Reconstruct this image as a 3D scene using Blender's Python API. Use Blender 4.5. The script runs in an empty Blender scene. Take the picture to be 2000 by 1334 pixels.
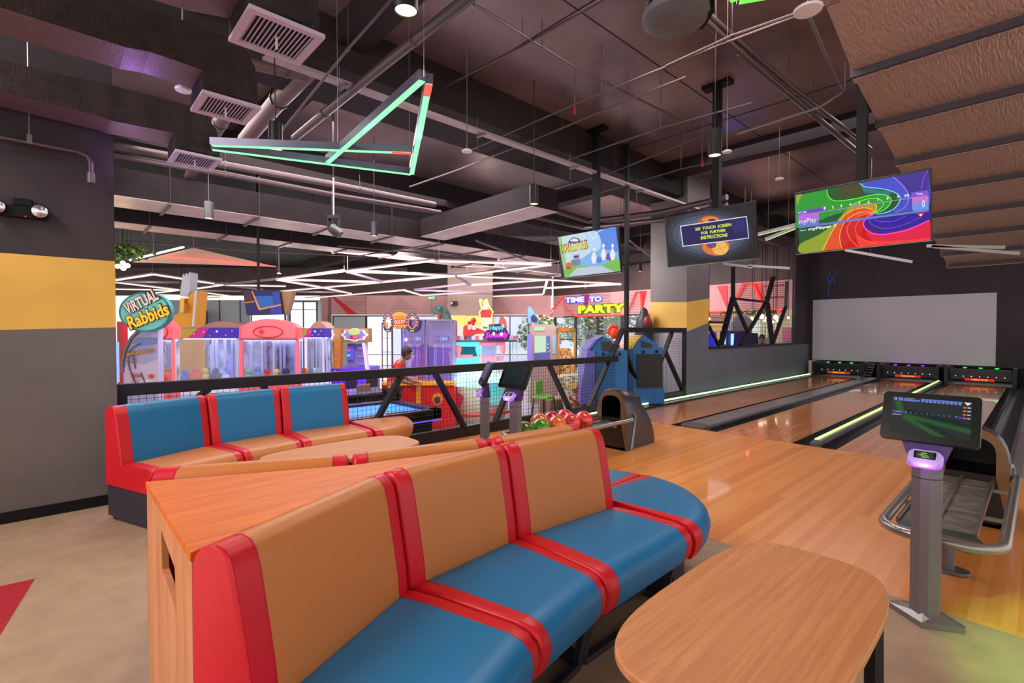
import bpy, bmesh, math, random
from mathutils import Vector, Matrix
random.seed(7)
SC = bpy.context.scene
COL = SC.collection
# ------------------------------------------------------------------ camera, world, exposure
YAW = math.radians(47.0); PITCH = math.radians(1.16); FPX = 965.0; EYE = 1.45
cam_data = bpy.data.cameras.new('camera'); cam = bpy.data.objects.new('camera', cam_data); COL.objects.link(cam)
cam_data.sensor_width = 36.0; cam_data.lens = FPX * 36.0 / 2000.0; cam_data.clip_end = 200
cam.location = (0, 0, EYE); cam.rotation_euler = (math.radians(90) - PITCH, 0, YAW)
SC.camera = cam
SC.view_settings.view_transform = 'Standard'; SC.view_settings.look = 'None'
SC.view_settings.exposure = 0.0; SC.view_settings.gamma = 1.0; SC.view_settings.use_curve_mapping = False
world = bpy.data.worlds.new('world'); SC.world = world; world.use_nodes = True
WBG = world.node_tree.nodes['Background']
WBG.inputs[0].default_value = (1.0, 0.955, 0.94, 1); WBG.inputs[1].default_value = 1.2
SC.cycles.max_bounces = 6; SC.cycles.diffuse_bounces = 3; SC.cycles.glossy_bounces = 4
SC.cycles.transparent_max_bounces = 12; SC.cycles.sample_clamp_indirect = 4.0
SC.cycles.use_denoising = True

def area_light(name, loc, rot, size, sizey, power, color=(1, 1, 1)):
    d = bpy.data.lights.new(name, 'AREA'); d.shape = 'RECTANGLE'; d.size = size; d.size_y = sizey
    d.energy = power; d.color = color
    o = bpy.data.objects.new(name, d); o.location = loc; o.rotation_euler = rot; COL.objects.link(o); return o
def point_light(name, loc, power, color=(1, 1, 1), radius=0.1):
    d = bpy.data.lights.new(name, 'POINT'); d.energy = power; d.color = color; d.shadow_soft_size = radius
    o = bpy.data.objects.new(name, d); o.location = loc; COL.objects.link(o); return o
def spot_light(name, loc, target, power, color=(1, 1, 1), angle=90, radius=0.06, blend=0.6):
    d = bpy.data.lights.new(name, 'SPOT'); d.energy = power; d.color = color; d.spot_size = math.radians(angle)
    d.shadow_soft_size = radius; d.spot_blend = blend
    o = bpy.data.objects.new(name, d); o.location = loc
    o.rotation_euler = (Vector(target) - Vector(loc)).to_track_quat('-Z', 'Y').to_euler(); COL.objects.link(o); return o
# added area fills, no fixtures there: over the seating, lanes and arcade hall
#LIGHTS
area_light('fill_seating', (-3.2, -2.6, 4.6), (math.radians(25), 0, math.radians(-25)), 3.0, 1.0, 190, (1.0, 0.90, 0.82))
area_light('fill_approach', (-1.0, 4.6, 4.9), (0, 0, 0), 5.0, 1.2, 170, (1.0, 0.88, 0.78))
area_light('fill_lanes', (-3.0, 11.5, 4.9), (0, 0, 0), 3.0, 5.0, 160, (0.92, 0.88, 1.0))
area_light('fill_hall_near', (-9.0, 4.0, 4.6), (0, 0, 0), 4.0, 6.0, 400, (1.0, 0.9, 0.92))  # hall fills are added as well, to brighten machine fronts and far walls
area_light('fill_hall_far', (-15.0, 12.0, 4.6), (0, 0, 0), 8.0, 8.0, 700, (1.0, 0.9, 0.92))
area_light('fill_hall_fronts', (-7.6, 2.6, 3.6), (math.radians(50), 0, YAW), 5.0, 0.8, 150, (1.0, 0.93, 0.95))
area_light('fill_hall_far_wall', (-13.0, 12.5, 4.2), (math.radians(65), 0, YAW), 9.0, 1.0, 850, (1.0, 0.90, 0.88))
area_light('fill_hall_partition', (-7.6, 8.6, 3.2), (math.radians(55), 0, math.radians(20)), 1.5, 0.6, 110, (1.0, 0.95, 0.98))
area_light('fill_hall_shopfront', (-14.0, 6.5, 3.6), (math.radians(70), 0, math.radians(65)), 4.0, 0.8, 380, (1.0, 0.95, 0.95))
area_light('fill_hall_party', (-11.5, 15.5, 4.3), (math.radians(60), 0, 0), 7.0, 0.8, 60, (1.0, 0.92, 0.92))
spot_light('magenta_fill', (-3.0, -2.4, 2.6), (-1.7, 0.25, 0.4), 170, (0.45, 0.02, 1.0), 36, 0.1, 0.9)  # added magenta spots without a fixture, tinting the bench end panels
spot_light('magenta_fill', (-4.4, -2.6, 2.4), (-4.7, 0.3, 0.5), 60, (0.5, 0.02, 1.0), 26, 0.1, 0.9)
sun_d = bpy.data.lights.new('sun', 'SUN'); sun_d.energy = 5.0; sun_d.angle = math.radians(1); sun_d.color = (1.0, 0.96, 0.88)
sun = bpy.data.objects.new('sun', sun_d); sun.rotation_euler = (math.radians(38), math.radians(-18), 0); COL.objects.link(sun)
area_light('fill_hall_deep', (-12.0, 18.0, 4.6), (0, 0, 0), 8.0, 3.0, 200, (1.0, 0.9, 0.95))

# ------------------------------------------------------------------ geometry of the view: pixel -> point on a plane of the room
ca, sa = math.cos(YAW), math.sin(YAW); cp, sp = math.cos(PITCH), math.sin(PITCH)
RV = Vector((ca, sa, 0)); FV = Vector((-sa, ca, 0)); UPV = Vector((0, 0, 1))
def ray(u, v):
    a = (u - 1000) / FPX; b = -(v - 667) / FPX
    return Vector((-sa * cp + a * ca - b * sa * sp, ca * cp + a * sa + b * ca * sp, -sp + b * cp))
EY = Vector((0, 0, EYE))
def at_z(u, v, z=0.0): d = ray(u, v); return EY + d * ((z - EYE) / d.z)
def at_x(u, v, x): d = ray(u, v); return EY + d * (x / d.x)
def at_y(u, v, y): d = ray(u, v); return EY + d * (y / d.y)
def at_d(u, v, dd):
    d = ray(u, v); return EY + d * (dd / d.dot(FV))
def at_p(u, v, p, n): d = ray(u, v); return EY + d * ((p - EY).dot(n) / d.dot(n))

# ------------------------------------------------------------------ materials
def lin(c):
    return tuple(((x / 255.0) / 12.92 if x / 255.0 <= 0.04045 else ((x / 255.0 + 0.055) / 1.055) ** 2.4) for x in c[:3]) + (1.0,)
MATS = {}
def mat(name, col, rough=0.5, metal=0.0, emit=None, es=1.0, bump=None, var=None, spec=0.5, alpha=1.0, coat=0.0, trans=0.0):
    """col and emit in 0-255; bump=(scale, strength); var=(scale, amount) mottles the colour"""
    if name in MATS: return MATS[name]
    m = bpy.data.materials.new(name); m.use_nodes = True; nt = m.node_tree; b = nt.nodes['Principled BSDF']
    b.inputs['Base Color'].default_value = lin(col); b.inputs['Roughness'].default_value = rough
    b.inputs['Metallic'].default_value = metal; b.inputs['Specular IOR Level'].default_value = spec
    b.inputs['Coat Weight'].default_value = coat; b.inputs['Alpha'].default_value = alpha
    b.inputs['Transmission Weight'].default_value = trans
    if emit is not None:
        b.inputs['Emission Color'].default_value = lin(emit); b.inputs['Emission Strength'].default_value = es
    tc = None
    if bump or var: tc = nt.nodes.new('ShaderNodeTexCoord')
    if bump:
        n = nt.nodes.new('ShaderNodeTexNoise'); n.inputs['Scale'].default_value = bump[0]; n.inputs['Detail'].default_value = 3
        bp = nt.nodes.new('ShaderNodeBump'); bp.inputs['Strength'].default_value = bump[1]; bp.inputs['Distance'].default_value = 0.01
        nt.links.new(tc.outputs['Object'], n.inputs['Vector']); nt.links.new(n.outputs['Fac'], bp.inputs['Height'])
        nt.links.new(bp.outputs['Normal'], b.inputs['Normal'])
    if var:
        n = nt.nodes.new('ShaderNodeTexNoise'); n.inputs['Scale'].default_value = var[0]; n.inputs['Detail'].default_value = 5
        r = nt.nodes.new('ShaderNodeValToRGB'); a = var[1]
        c0 = lin([max(0, x * (1 - a)) for x in col]); c1 = lin([min(255, x * (1 + a)) for x in col])
        r.color_ramp.elements[0].position = 0.35; r.color_ramp.elements[0].color = c0
        r.color_ramp.elements[1].position = 0.65; r.color_ramp.elements[1].color = c1
        nt.links.new(tc.outputs['Object'], n.inputs['Vector']); nt.links.new(n.outputs['Fac'], r.inputs['Fac'])
        nt.links.new(r.outputs['Color'], b.inputs['Base Color'])
    MATS[name] = m; return m
def glow(name, col, s=1.0):
    return mat('glow_' + name, (5, 5, 5), 0.6, emit=col, es=s)
def flat(name, col, rough=0.5): return mat('paint_' + name, col, rough)
def glass(name, col=(235, 240, 255), a=0.12, rough=0.03):
    if 'glass_' + name in MATS: return MATS['glass_' + name]
    m = bpy.data.materials.new('glass_' + name); m.use_nodes = True; nt = m.node_tree; nt.nodes.clear()
    o = nt.nodes.new('ShaderNodeOutputMaterial'); mx = nt.nodes.new('ShaderNodeMixShader')
    t = nt.nodes.new('ShaderNodeBsdfTransparent'); g = nt.nodes.new('ShaderNodeBsdfGlossy')
    t.inputs[0].default_value = lin(col); g.inputs['Roughness'].default_value = rough; mx.inputs[0].default_value = a
    nt.links.new(t.outputs[0], mx.inputs[1]); nt.links.new(g.outputs[0], mx.inputs[2]); nt.links.new(mx.outputs[0], o.inputs[0])
    MATS['glass_' + name] = m; return m

def planks(name, c0, c1, c2, width, length, rough, gap=0.02, axis='Y', bumpy=0.02, coat=0.0):
    """boards running along axis, each board with its own tone and a fine grain"""
    m = bpy.data.materials.new(name); m.use_nodes = True; nt = m.node_tree; b = nt.nodes['Principled BSDF']
    tc = nt.nodes.new('ShaderNodeTexCoord'); mp = nt.nodes.new('ShaderNodeMapping')
    if axis == 'Y': mp.inputs['Rotation'].default_value = (0, 0, math.radians(90))
    br = nt.nodes.new('ShaderNodeTexBrick'); br.offset = 0.37; br.inputs['Scale'].default_value = 1.0
    br.inputs['Brick Width'].default_value = length; br.inputs['Row Height'].default_value = width
    br.inputs['Mortar Size'].default_value = gap * width; br.inputs['Bias'].default_value = 0.0
    br.inputs['Color1'].default_value = (0, 0, 0, 1); br.inputs['Color2'].default_value = (1, 1, 1, 1); br.inputs['Mortar'].default_value = (0.0, 0.0, 0.0, 1)
    r = nt.nodes.new('ShaderNodeValToRGB'); r.color_ramp.elements[0].color = lin(c0); r.color_ramp.elements[1].color = lin(c2)
    e = r.color_ramp.elements.new(0.5); e.color = lin(c1)
    n = nt.nodes.new('ShaderNodeTexNoise'); n.inputs['Scale'].default_value = 3.0; n.inputs['Detail'].default_value = 6
    m2 = nt.nodes.new('ShaderNodeMapping'); m2.inputs['Scale'].default_value = (14, 0.8, 1) if axis == 'Y' else (0.8, 14, 1)
    mixf = nt.nodes.new('ShaderNodeMath'); mixf.operation = 'MULTIPLY_ADD'; mixf.inputs[1].default_value = 0.7
    ad = nt.nodes.new('ShaderNodeMath'); ad.operation = 'MULTIPLY_ADD'; ad.inputs[1].default_value = 0.6; ad.inputs[2].default_value = -0.15
    nt.links.new(tc.outputs['Object'], mp.inputs[0]); nt.links.new(mp.outputs[0], br.inputs['Vector'])
    nt.links.new(tc.outputs['Object'], m2.inputs[0]); nt.links.new(m2.outputs[0], n.inputs['Vector'])
    nt.links.new(n.outputs['Fac'], ad.inputs[0]); nt.links.new(br.outputs['Color'], mixf.inputs[0]); nt.links.new(ad.outputs[0], mixf.inputs[2])
    nt.links.new(mixf.outputs[0], r.inputs['Fac']); nt.links.new(r.outputs['Color'], b.inputs['Base Color'])
    b.inputs['Roughness'].default_value = rough; b.inputs['Coat Weight'].default_value = coat; b.inputs['Coat Roughness'].default_value = 0.05
    MATS[name] = m; return m
def grain(name, c0, c1, scale=(1.2, 14, 6), rough=0.35):
    m = bpy.data.materials.new(name); m.use_nodes = True; nt = m.node_tree; b = nt.nodes['Principled BSDF']
    tc = nt.nodes.new('ShaderNodeTexCoord'); mp = nt.nodes.new('ShaderNodeMapping'); mp.inputs['Scale'].default_value = scale
    n = nt.nodes.new('ShaderNodeTexNoise'); n.inputs['Scale'].default_value = 2.2; n.inputs['Detail'].default_value = 8; n.inputs['Distortion'].default_value = 0.6
    r = nt.nodes.new('ShaderNodeValToRGB'); r.color_ramp.elements[0].position = 0.38; r.color_ramp.elements[1].position = 0.62
    r.color_ramp.elements[0].color = lin(c0); r.color_ramp.elements[1].color = lin(c1)
    nt.links.new(tc.outputs['Object'], mp.inputs[0]); nt.links.new(mp.outputs[0], n.inputs['Vector'])
    nt.links.new(n.outputs['Fac'], r.inputs['Fac']); nt.links.new(r.outputs['Color'], b.inputs['Base Color'])
    b.inputs['Roughness'].default_value = rough
    MATS[name] = m; return m

BLACK = mat('black_paint', (18, 16, 19), 0.5, spec=0.2)
BLACKM = mat('black_powdercoat', (32, 28, 32), 0.42, 0.1, spec=0.35)
DARKPL = mat('dark_plastic', (14, 14, 16), 0.25)
STEEL = mat('brushed_steel', (150, 146, 145), 0.33, 0.85)
STEELD = mat('painted_silver', (112, 104, 106), 0.35, 0.35)
CHROME = mat('chrome', (205, 205, 210), 0.15, 1.0)
WHITE = mat('white_plastic', (225, 222, 225), 0.4)
GALV = mat('galvanised_pipe', (96, 80, 82), 0.38, 0.6)
VRED = mat('red_vinyl', (208, 22, 38), 0.36, bump=(220, 0.05), spec=0.45)
VREDD = mat('red_vinyl_piping', (186, 16, 32), 0.4)
VTAN = mat('tan_vinyl', (200, 122, 62), 0.40, bump=(220, 0.05), spec=0.45)
VBLUE = mat('blue_vinyl', (20, 116, 172), 0.38, bump=(220, 0.05), spec=0.45)

# ------------------------------------------------------------------ mesh builder
class MB:
    def __init__(s): s.v = []; s.f = []; s.m = []
    def add(s, vs, fs, mi=0):
        o = len(s.v); s.v += [tuple(p) for p in vs]; s.f += [tuple(i + o for i in f) for f in fs]; s.m += [mi] * len(fs); return s
    def obox(s, o, a, b, c, mi=0):
        """box from corner o along vectors a, b, c"""
        o, a, b, c = map(Vector, (o, a, b, c))
        vs = [o, o + a, o + a + b, o + b, o + c, o + a + c, o + a + b + c, o + b + c]
        return s.add(vs, [(0, 3, 2, 1), (4, 5, 6, 7), (0, 1, 5, 4), (1, 2, 6, 5), (2, 3, 7, 6), (3, 0, 4, 7)], mi)
    def box(s, x0, x1, y0, y1, z0, z1, mi=0): return s.obox((x0, y0, z0), (x1 - x0, 0, 0), (0, y1 - y0, 0), (0, 0, z1 - z0), mi)
    def cbox(s, c, sx, sy, sz, rz=0, mi=0):
        c = Vector(c); a = Vector((math.cos(rz), math.sin(rz), 0)) * sx; b = Vector((-math.sin(rz), math.cos(rz), 0)) * sy
        return s.obox(c - a / 2 - b / 2 - Vector((0, 0, sz / 2)), a, b, (0, 0, sz), mi)
    def bar(s, p, q, w, h, mi=0, up=(0, 0, 1)):
        p, q = Vector(p), Vector(q); d = (q - p); up = Vector(up); n = d.normalized()
        sd = n.cross(up)
        if sd.length < 1e-4: sd = n.cross(Vector((0, 1, 0)))
        sd.normalize(); u2 = sd.cross(n).normalized()
        return s.obox(p - sd * w / 2 - u2 * h / 2, d, sd * w, u2 * h, mi)
    def tube(s, pts, r, n=8, mi=0, caps=True):
        pts = [Vector(p) for p in pts]; rs = r if isinstance(r, (list, tuple)) else [r] * len(pts)
        o = len(s.v); prev = None
        for i, p in enumerate(pts):
            d = (pts[min(i + 1, len(pts) - 1)] - pts[max(i - 1, 0)]).normalized()
            if prev is None:
                a = d.cross(Vector((0, 0, 1)))
                if a.length < 1e-3: a = d.cross(Vector((0, 1, 0)))
            else: a = prev - d * prev.dot(d)
            a.normalize(); prev = a; b = d.cross(a)
            for k in range(n):
                t = 2 * math.pi * k / n; s.v.append(tuple(p + (a * math.cos(t) + b * math.sin(t)) * rs[i]))
        for i in range(len(pts) - 1):
            for k in range(n):
                k2 = (k + 1) % n; s.f.append((o + i * n + k, o + (i + 1) * n + k, o + (i + 1) * n + k2, o + i * n + k2)); s.m.append(mi)
        if caps:
            s.f.append(tuple(o + k for k in range(n))); s.m.append(mi)
            e = o + (len(pts) - 1) * n; s.f.append(tuple(e + n - 1 - k for k in range(n))); s.m.append(mi)
        return s
    def cyl(s, p, q, r, n=16, mi=0): return s.tube([p, q], r, n, mi)
    def poly(s, pts, mi=0): return s.add(pts, [tuple(range(len(pts)))], mi)
    def slab(s, pts, off, mi=0, side=None):
        """polygon pts extruded by vector off"""
        pts = [Vector(p) for p in pts]; off = Vector(off); n = len(pts)
        vs = pts + [p + off for p in pts]
        s.add(vs, [tuple(range(n))], mi); o = len(s.v) - 2 * n
        s.f.append(tuple(o + n + n - 1 - k for k in range(n))); s.m.append(mi)
        for k in range(n):
            k2 = (k + 1) % n; s.f.append((o + k, o + n + k, o + n + k2, o + k2)); s.m.append(mi if side is None else side)
        return s
    def loft(s, rings, mi=0, closed=True, caps=True):
        o = len(s.v); n = len(rings[0])
        for r in rings: s.v += [tuple(p) for p in r]
        for i in range(len(rings) - 1):
            for k in range(n if closed else n - 1):
                k2 = (k + 1) % n; s.f.append((o + i * n + k, o + (i + 1) * n + k, o + (i + 1) * n + k2, o + i * n + k2)); s.m.append(mi)
        if caps:
            s.f.append(tuple(o + k for k in range(n))); s.m.append(mi)
            e = o + (len(rings) - 1) * n; s.f.append(tuple(e + n - 1 - k for k in range(n))); s.m.append(mi)
        return s
    def lathe(s, c, prof, n=24, mi=0, axis=None, start=0.0, end=2 * math.pi):
        """prof: list of (r, h); axis default +z"""
        c = Vector(c); ax = Vector(axis or (0, 0, 1)).normalized()
        a = ax.cross(Vector((0, 1, 0)))
        if a.length < 1e-3: a = Vector((1, 0, 0))
        a.normalize(); b = ax.cross(a); o = len(s.v); m = len(prof)
        for k in range(n):
            t = 2 * math.pi * k / n; d = a * math.cos(t) + b * math.sin(t)
            for r, h in prof: s.v.append(tuple(c + d * r + ax * h))
        for k in range(n):
            k2 = (k + 1) % n
            for j in range(m - 1): s.f.append((o + k * m + j, o + k2 * m + j, o + k2 * m + j + 1, o + k * m + j + 1)); s.m.append(mi)
        return s
    def ball(s, c, r, n=16, mi=0, sq=(1, 1, 1)):
        c = Vector(c); o = len(s.v); m = n // 2
        for i in range(m + 1):
            p = math.pi * i / m
            for k in range(n):
                t = 2 * math.pi * k / n
                s.v.append((c.x + r * sq[0] * math.sin(p) * math.cos(t), c.y + r * sq[1] * math.sin(p) * math.sin(t), c.z + r * sq[2] * math.cos(p)))
        for i in range(m):
            for k in range(n):
                k2 = (k + 1) % n; s.f.append((o + i * n + k, o + (i + 1) * n + k, o + (i + 1) * n + k2, o + i * n + k2)); s.m.append(mi)
        return s
    def text(s, body, org, u, v, w, h, mi=0, depth=0.002, bold=0.0, shear=0.0):
        """lettering filling w x h from org (lower left) along unit vectors u, v"""
        cu = bpy.data.curves.new('t', 'FONT'); cu.body = body; cu.size = 1; cu.offset = bold; cu.shear = shear; cu.resolution_u = 2
        ob = bpy.data.objects.new('t', cu); COL.objects.link(ob)
        dg = bpy.context.evaluated_depsgraph_get(); dg.update()
        me = bpy.data.meshes.new_from_object(ob.evaluated_get(dg))
        xs = [p.co.x for p in me.vertices]; ys = [p.co.y for p in me.vertices]
        if xs:
            x0, x1, y0, y1 = min(xs), max(xs), min(ys), max(ys)
            org, u, v = Vector(org), Vector(u).normalized(), Vector(v).normalized(); n = u.cross(v)
            vs = [org + u * ((p.co.x - x0) / (x1 - x0) * w) + v * ((p.co.y - y0) / max(1e-6, y1 - y0) * h) + n * depth for p in me.vertices]
            s.add(vs, [tuple(f.vertices) for f in me.polygons], mi)
        bpy.data.objects.remove(ob); bpy.data.curves.remove(cu); bpy.data.meshes.remove(me)
        return s
    def build(s, name, mats, parent=None, smooth=False, bevel=0.0, label=None, seg=2, sub=0, recalc=True):
        me = bpy.data.meshes.new(name); me.from_pydata(s.v, [], s.f)
        for m in (mats if isinstance(mats, (list, tuple)) else [mats]): me.materials.append(m)
        if len(s.m): me.polygons.foreach_set('material_index', s.m)
        me.update()
        if recalc:
            bm = bmesh.new(); bm.from_mesh(me); bmesh.ops.recalc_face_normals(bm, faces=bm.faces); bm.to_mesh(me); bm.free()
        if smooth:
            me.shade_smooth()
            if smooth is not True:
                me.set_sharp_from_angle(angle=math.radians(smooth))
        o = bpy.data.objects.new(name, me); COL.objects.link(o)
        if bevel:
            b = o.modifiers.new('bevel', 'BEVEL'); b.width = bevel; b.segments = seg; b.limit_method = 'ANGLE'; b.angle_limit = math.radians(40)
        if sub:
            b = o.modifiers.new('sub', 'SUBSURF'); b.levels = sub; b.render_levels = sub
        if parent is not None:
            o.parent = parent
            if parent.type == 'EMPTY': o.matrix_parent_inverse = Matrix.Translation(parent.location).inverted()
        if label: o['label'] = label
        return o
def thing(name, label, cat, loc=(0, 0, 0), group=None, kind=None):
    o = bpy.data.objects.new(name, None); o.empty_display_size = 0.1; COL.objects.link(o); o.location = loc
    o['label'] = label; o['category'] = cat
    if group: o['group'] = group
    if kind: o['kind'] = kind
    return o
def tag(o, label, cat, group=None, kind=None):
    o['label'] = label; o['category'] = cat
    if group: o['group'] = group
    if kind: o['kind'] = kind
    return o
def struct(o, label=None):
    o['kind'] = 'structure'
    if label: o['label'] = label
    return o
def clone(root, delta=(0, 0, 0), label=None, group=None, rz=0):
    def cp_(o, parent):
        c = o.copy(); COL.objects.link(c)
        if parent is not None: c.parent = parent
        for ch in [x for x in bpy.data.objects if x.parent == o]: cp_(ch, c)
        return c
    r = cp_(root, None); r.location = Vector(root.location) + Vector(delta); r.rotation_euler.z = root.rotation_euler.z + rz
    if label: r['label'] = label
    if group: r['group'] = group
    return r
def V(*a): return Vector(a)
# ================================================================== STRUCTURE
M_CONC = mat('speckled_concrete_floor', (166, 138, 112), 0.6, var=(7.0, 0.04), bump=(60, 0.08))
M_APP = planks('maple_approach', (214, 126, 56), (228, 146, 72), (240, 164, 92), 0.06, 3.4, 0.30, 0.012, coat=0.25)
M_LANE = planks('maple_lane', (204, 124, 70), (218, 140, 84), (230, 156, 98), 0.055, 30.0, 0.18, 0.02, coat=0.6)
M_GREYW = planks('grey_lane', (128, 118, 122), (148, 140, 142), (166, 158, 160), 0.12, 1.6, 0.2, 0.03)
M_HALLF = mat('polished_hall_floor', (176, 168, 172), 0.12, var=(1.2, 0.10))
M_WALL = mat('charcoal_wall', (104, 94, 92), 0.55, var=(1.5, 0.05))
M_WALLD = mat('dark_purple_wall', (62, 53, 57), 0.6, var=(1.2, 0.06), spec=0.2)
M_LOWG = mat('slate_grey_wall', (98, 101, 110), 0.55, var=(1.0, 0.05))
M_YEL = mat('mustard_wall_band', (222, 172, 74), 0.5, var=(1.5, 0.04))
M_CEIL = mat('black_painted_slab', (126, 105, 106), 0.30, 0.3, var=(0.55, 0.22), bump=(0.5, 0.15))
M_DUCTD = mat('dark_duct_wrap', (50, 41, 42), 0.6, bump=(70, 0.5), var=(9, 0.12), spec=0.15)
M_SEAM = mat('dark_joint', (26, 22, 24), 0.6)

f = MB(); f.box(-5.38, 4, -4, 3.35, -0.12, 0.0); struct(f.build('floor', M_CONC), 'beige speckled concrete floor of the seating area')
m = MB(); m.poly([at_z(-120, 1168, 0.002), at_z(0, 1145, 0.002), at_z(68, 1130, 0.002), at_z(0, 1240, 0.002), at_z(-120, 1420, 0.002)])
struct(m.build('floor_red_triangle', mat('red_floor_paint', (168, 28, 46), 0.45)), 'red triangle painted on the concrete floor')
f = MB(); f.box(-5.38, 4, 3.35, 7.0, -0.12, 0.002); struct(f.build('floor_approach', M_APP), 'orange maple approach boards')
# lanes, their gutters and the cappings between them
for nm, x0, x1 in (('floor_lane', -5.0, -3.92), ('floor_lane', -3.18, -2.2), ('floor_lane', -1.70, -0.60)):
    f = MB(); f.box(x0, x1, 7.0, 18.35, -0.12, 0.0); struct(f.build(nm, M_LANE), 'glossy maple bowling lane')
M_GUT = mat('black_gutter', (30, 30, 36), 0.22)
M_CAP = mat('silver_capping', (150, 142, 140), 0.25, 0.3)
M_RUB = mat('grey_rubber', (84, 78, 76), 0.6)
def gutter(x0, x1):
    f = MB(); n = 8; pr = []
    for i in range(n + 1):
        t = math.pi * i / n; pr.append((x0 + (x1 - x0) * (0.5 - 0.5 * math.cos(t)), -0.07 * math.sin(t) - 0.004))
    for i in range(n): f.add([(pr[i][0], 7.0, pr[i][1]), (pr[i + 1][0], 7.0, pr[i + 1][1]), (pr[i + 1][0], 18.35, pr[i + 1][1]), (pr[i][0], 18.35, pr[i][1])], [(0, 1, 2, 3)])
    f.add([(p[0], 7.0, p[1]) for p in pr], [tuple(range(n + 1))])
    return struct(f.build('trim_gutter', M_GUT, smooth=30), 'black ball gutter beside a lane')
for g_ in ((-3.92, -3.74), (-3.40, -3.18), (-2.2, -1.99), (-1.90, -1.70), (-0.60, -0.36)): gutter(*g_)
GREENL = glow('green_led', (190, 255, 110), 3.0)
t = thing('lane_capping', 'wide silver capping rail between the first and second lanes from the left wall', 'capping', (-3.57, 7.05, 0))
m = MB(); m.box(-3.74, -3.40, 7.25, 18.35, -0.1, 0.045); m.build('rail', M_CAP, t, bevel=0.015)
m = MB(); m.box(-3.76, -3.38, 7.03, 7.27, -0.1, 0.05); m.build('end_cap', M_RUB, t, bevel=0.03, label='grey rubber end cap')
t = thing('lane_capping', 'narrow capping rail with a glowing green light strip left of the third lane', 'capping', (-1.95, 7.05, 0))
m = MB(); m.box(-1.99, -1.90, 7.2, 18.35, -0.1, 0.055); m.build('rail', M_CAP, t, bevel=0.01)
m = MB(); m.box(-1.985, -1.955, 7.2, 18.35, 0.055, 0.066); m.build('light_strip', GREENL, t)
m = MB(); m.box(-2.0, -1.89, 7.03, 7.2, -0.1, 0.06); m.build('end_cap', M_RUB, t, bevel=0.03, label='grey rubber end cap')
t = thing('lane_capping', 'black kerb rail with a pale green light strip along the grey half wall', 'capping', (-5.2, 7.0, 0))
m = MB(); m.box(-5.16, -5.0, 7.0, 18.35, -0.1, 0.03); m.box(-5.3, -5.16, 5.5, 18.35, -0.1, 0.04); m.build('rail', M_GUT, t, bevel=0.008)
m = MB(); m.box(-5.24, -5.205, 6.3, 18.35, 0.04, 0.062); m.build('light_strip', glow('palegreen_led', (215, 255, 190), 2.0), t)
t = thing('lane_capping', 'dark capping rail right of the third lane, last on the right', 'capping', (-0.36, 7.0, 0))
m = MB(); m.box(-0.36, -0.22, 7.0, 18.35, -0.1, 0.05); m.build('rail', mat('dark_capping', (40, 40, 46), 0.3), t, bevel=0.01)
f = MB(); f.box(-0.22, 4, 7.0, 18.35, -0.12, 0.0); struct(f.build('floor_service_strip', M_GREYW), 'grey glossy boards right of the lanes')
f = MB(); f.box(-5.38, -5.3, 5.5, 18.35, -0.12, 0.0); f.box(-5.3, -5.16, 7.0, 18.35, -0.2, -0.1); struct(f.build('floor_ledge', mat('green_felt', (20, 92, 66), 0.8)), 'dark ledge strip along the half wall')
# subfloor so gutters and the hall step close
f = MB(); f.box(-5.42, 4, -4, 18.9, -0.45, -0.125); struct(f.build('floor_platform', BLACK), 'black raised platform under the lanes')
f = MB(); f.box(-30, -5.42, -6, 30, -0.55, -0.45); struct(f.build('floor_hall', M_HALLF), 'polished pale floor of the arcade hall, one step lower')
# left wall with its mustard band
WX = -5.32
def banded(name, pa, pb, th, za, zb, zc, zd, top, base=0.0, mats=None):
    """wall panel from pa to pb (xy) with a slanted band: lower edge za->zb, upper edge zc->zd"""
    a = V(pa[0], pa[1], 0); b = V(pb[0], pb[1], 0); n = (b - a).cross(V(0, 0, 1)).normalized() * th
    m = MB(); zs = [(base, base), (za, zb), (zc, zd), (top, top)]
    for i, mi in ((0, 0), (1, 1), (2, 2)):
        q = [a + V(0, 0, zs[i][0]), b + V(0, 0, zs[i][1]), b + V(0, 0, zs[i + 1][1]), a + V(0, 0, zs[i + 1][0])]
        m.slab(q, n, mi)
    return struct(m.build(name, mats or [M_WALL, M_YEL, M_WALLD]))
banded('wall_left', (WX, -5), (WX, 0.40), -0.10, 1.30, 1.485, 2.03, 2.04, 5.0)['label'] = 'charcoal wall with a mustard band, at the left'
m = MB(); m.box(WX, WX + 0.015, -5, 0.40, 0, 0.085); struct(m.build('baseboard_left', BLACK))
# column
m = MB()
x0, x1, y0, y1 = -6.31, -5.40, 10.35, 11.43
cor = [((x1, y0), 1.444, 2.103), ((x1, y1), 1.66, 2.235), ((x0, y1), 1.5, 2.2), ((x0, y0), 1.54, 2.144)]
for i in range(4):
    (p, a0, a1), (q, b0, b1) = cor[i], cor[(i + 1) % 4]
    lo = -0.45
    for (za, zb, zc, zd, mi) in ((lo, lo, a0, b0, 0), (a0, b0, a1, b1, 1), (a1, b1, 5.0, 5.0, 2)):
        m.add([(p[0], p[1], za), (q[0], q[1], zb), (q[0], q[1], zd), (p[0], p[1], zc)], [(0, 1, 2, 3)], mi)
struct(m.build('column', [M_LOWG, M_YEL, M_WALL]), 'square charcoal column with a mustard band')
# half wall beyond, with its upper return
m = MB(); m.box(-5.5, -5.4, 11.43, 18.83, -0.45, 1.03); struct(m.build('wall_half', M_LOWG), 'slate grey half wall beside the lanes')
m = MB(); m.box(-5.5, -5.4, 17.47, 18.83, 1.03, 5.0); struct(m.build('wall_return', M_WALLD), 'dark wall pier in the corner of the lanes')
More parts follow.
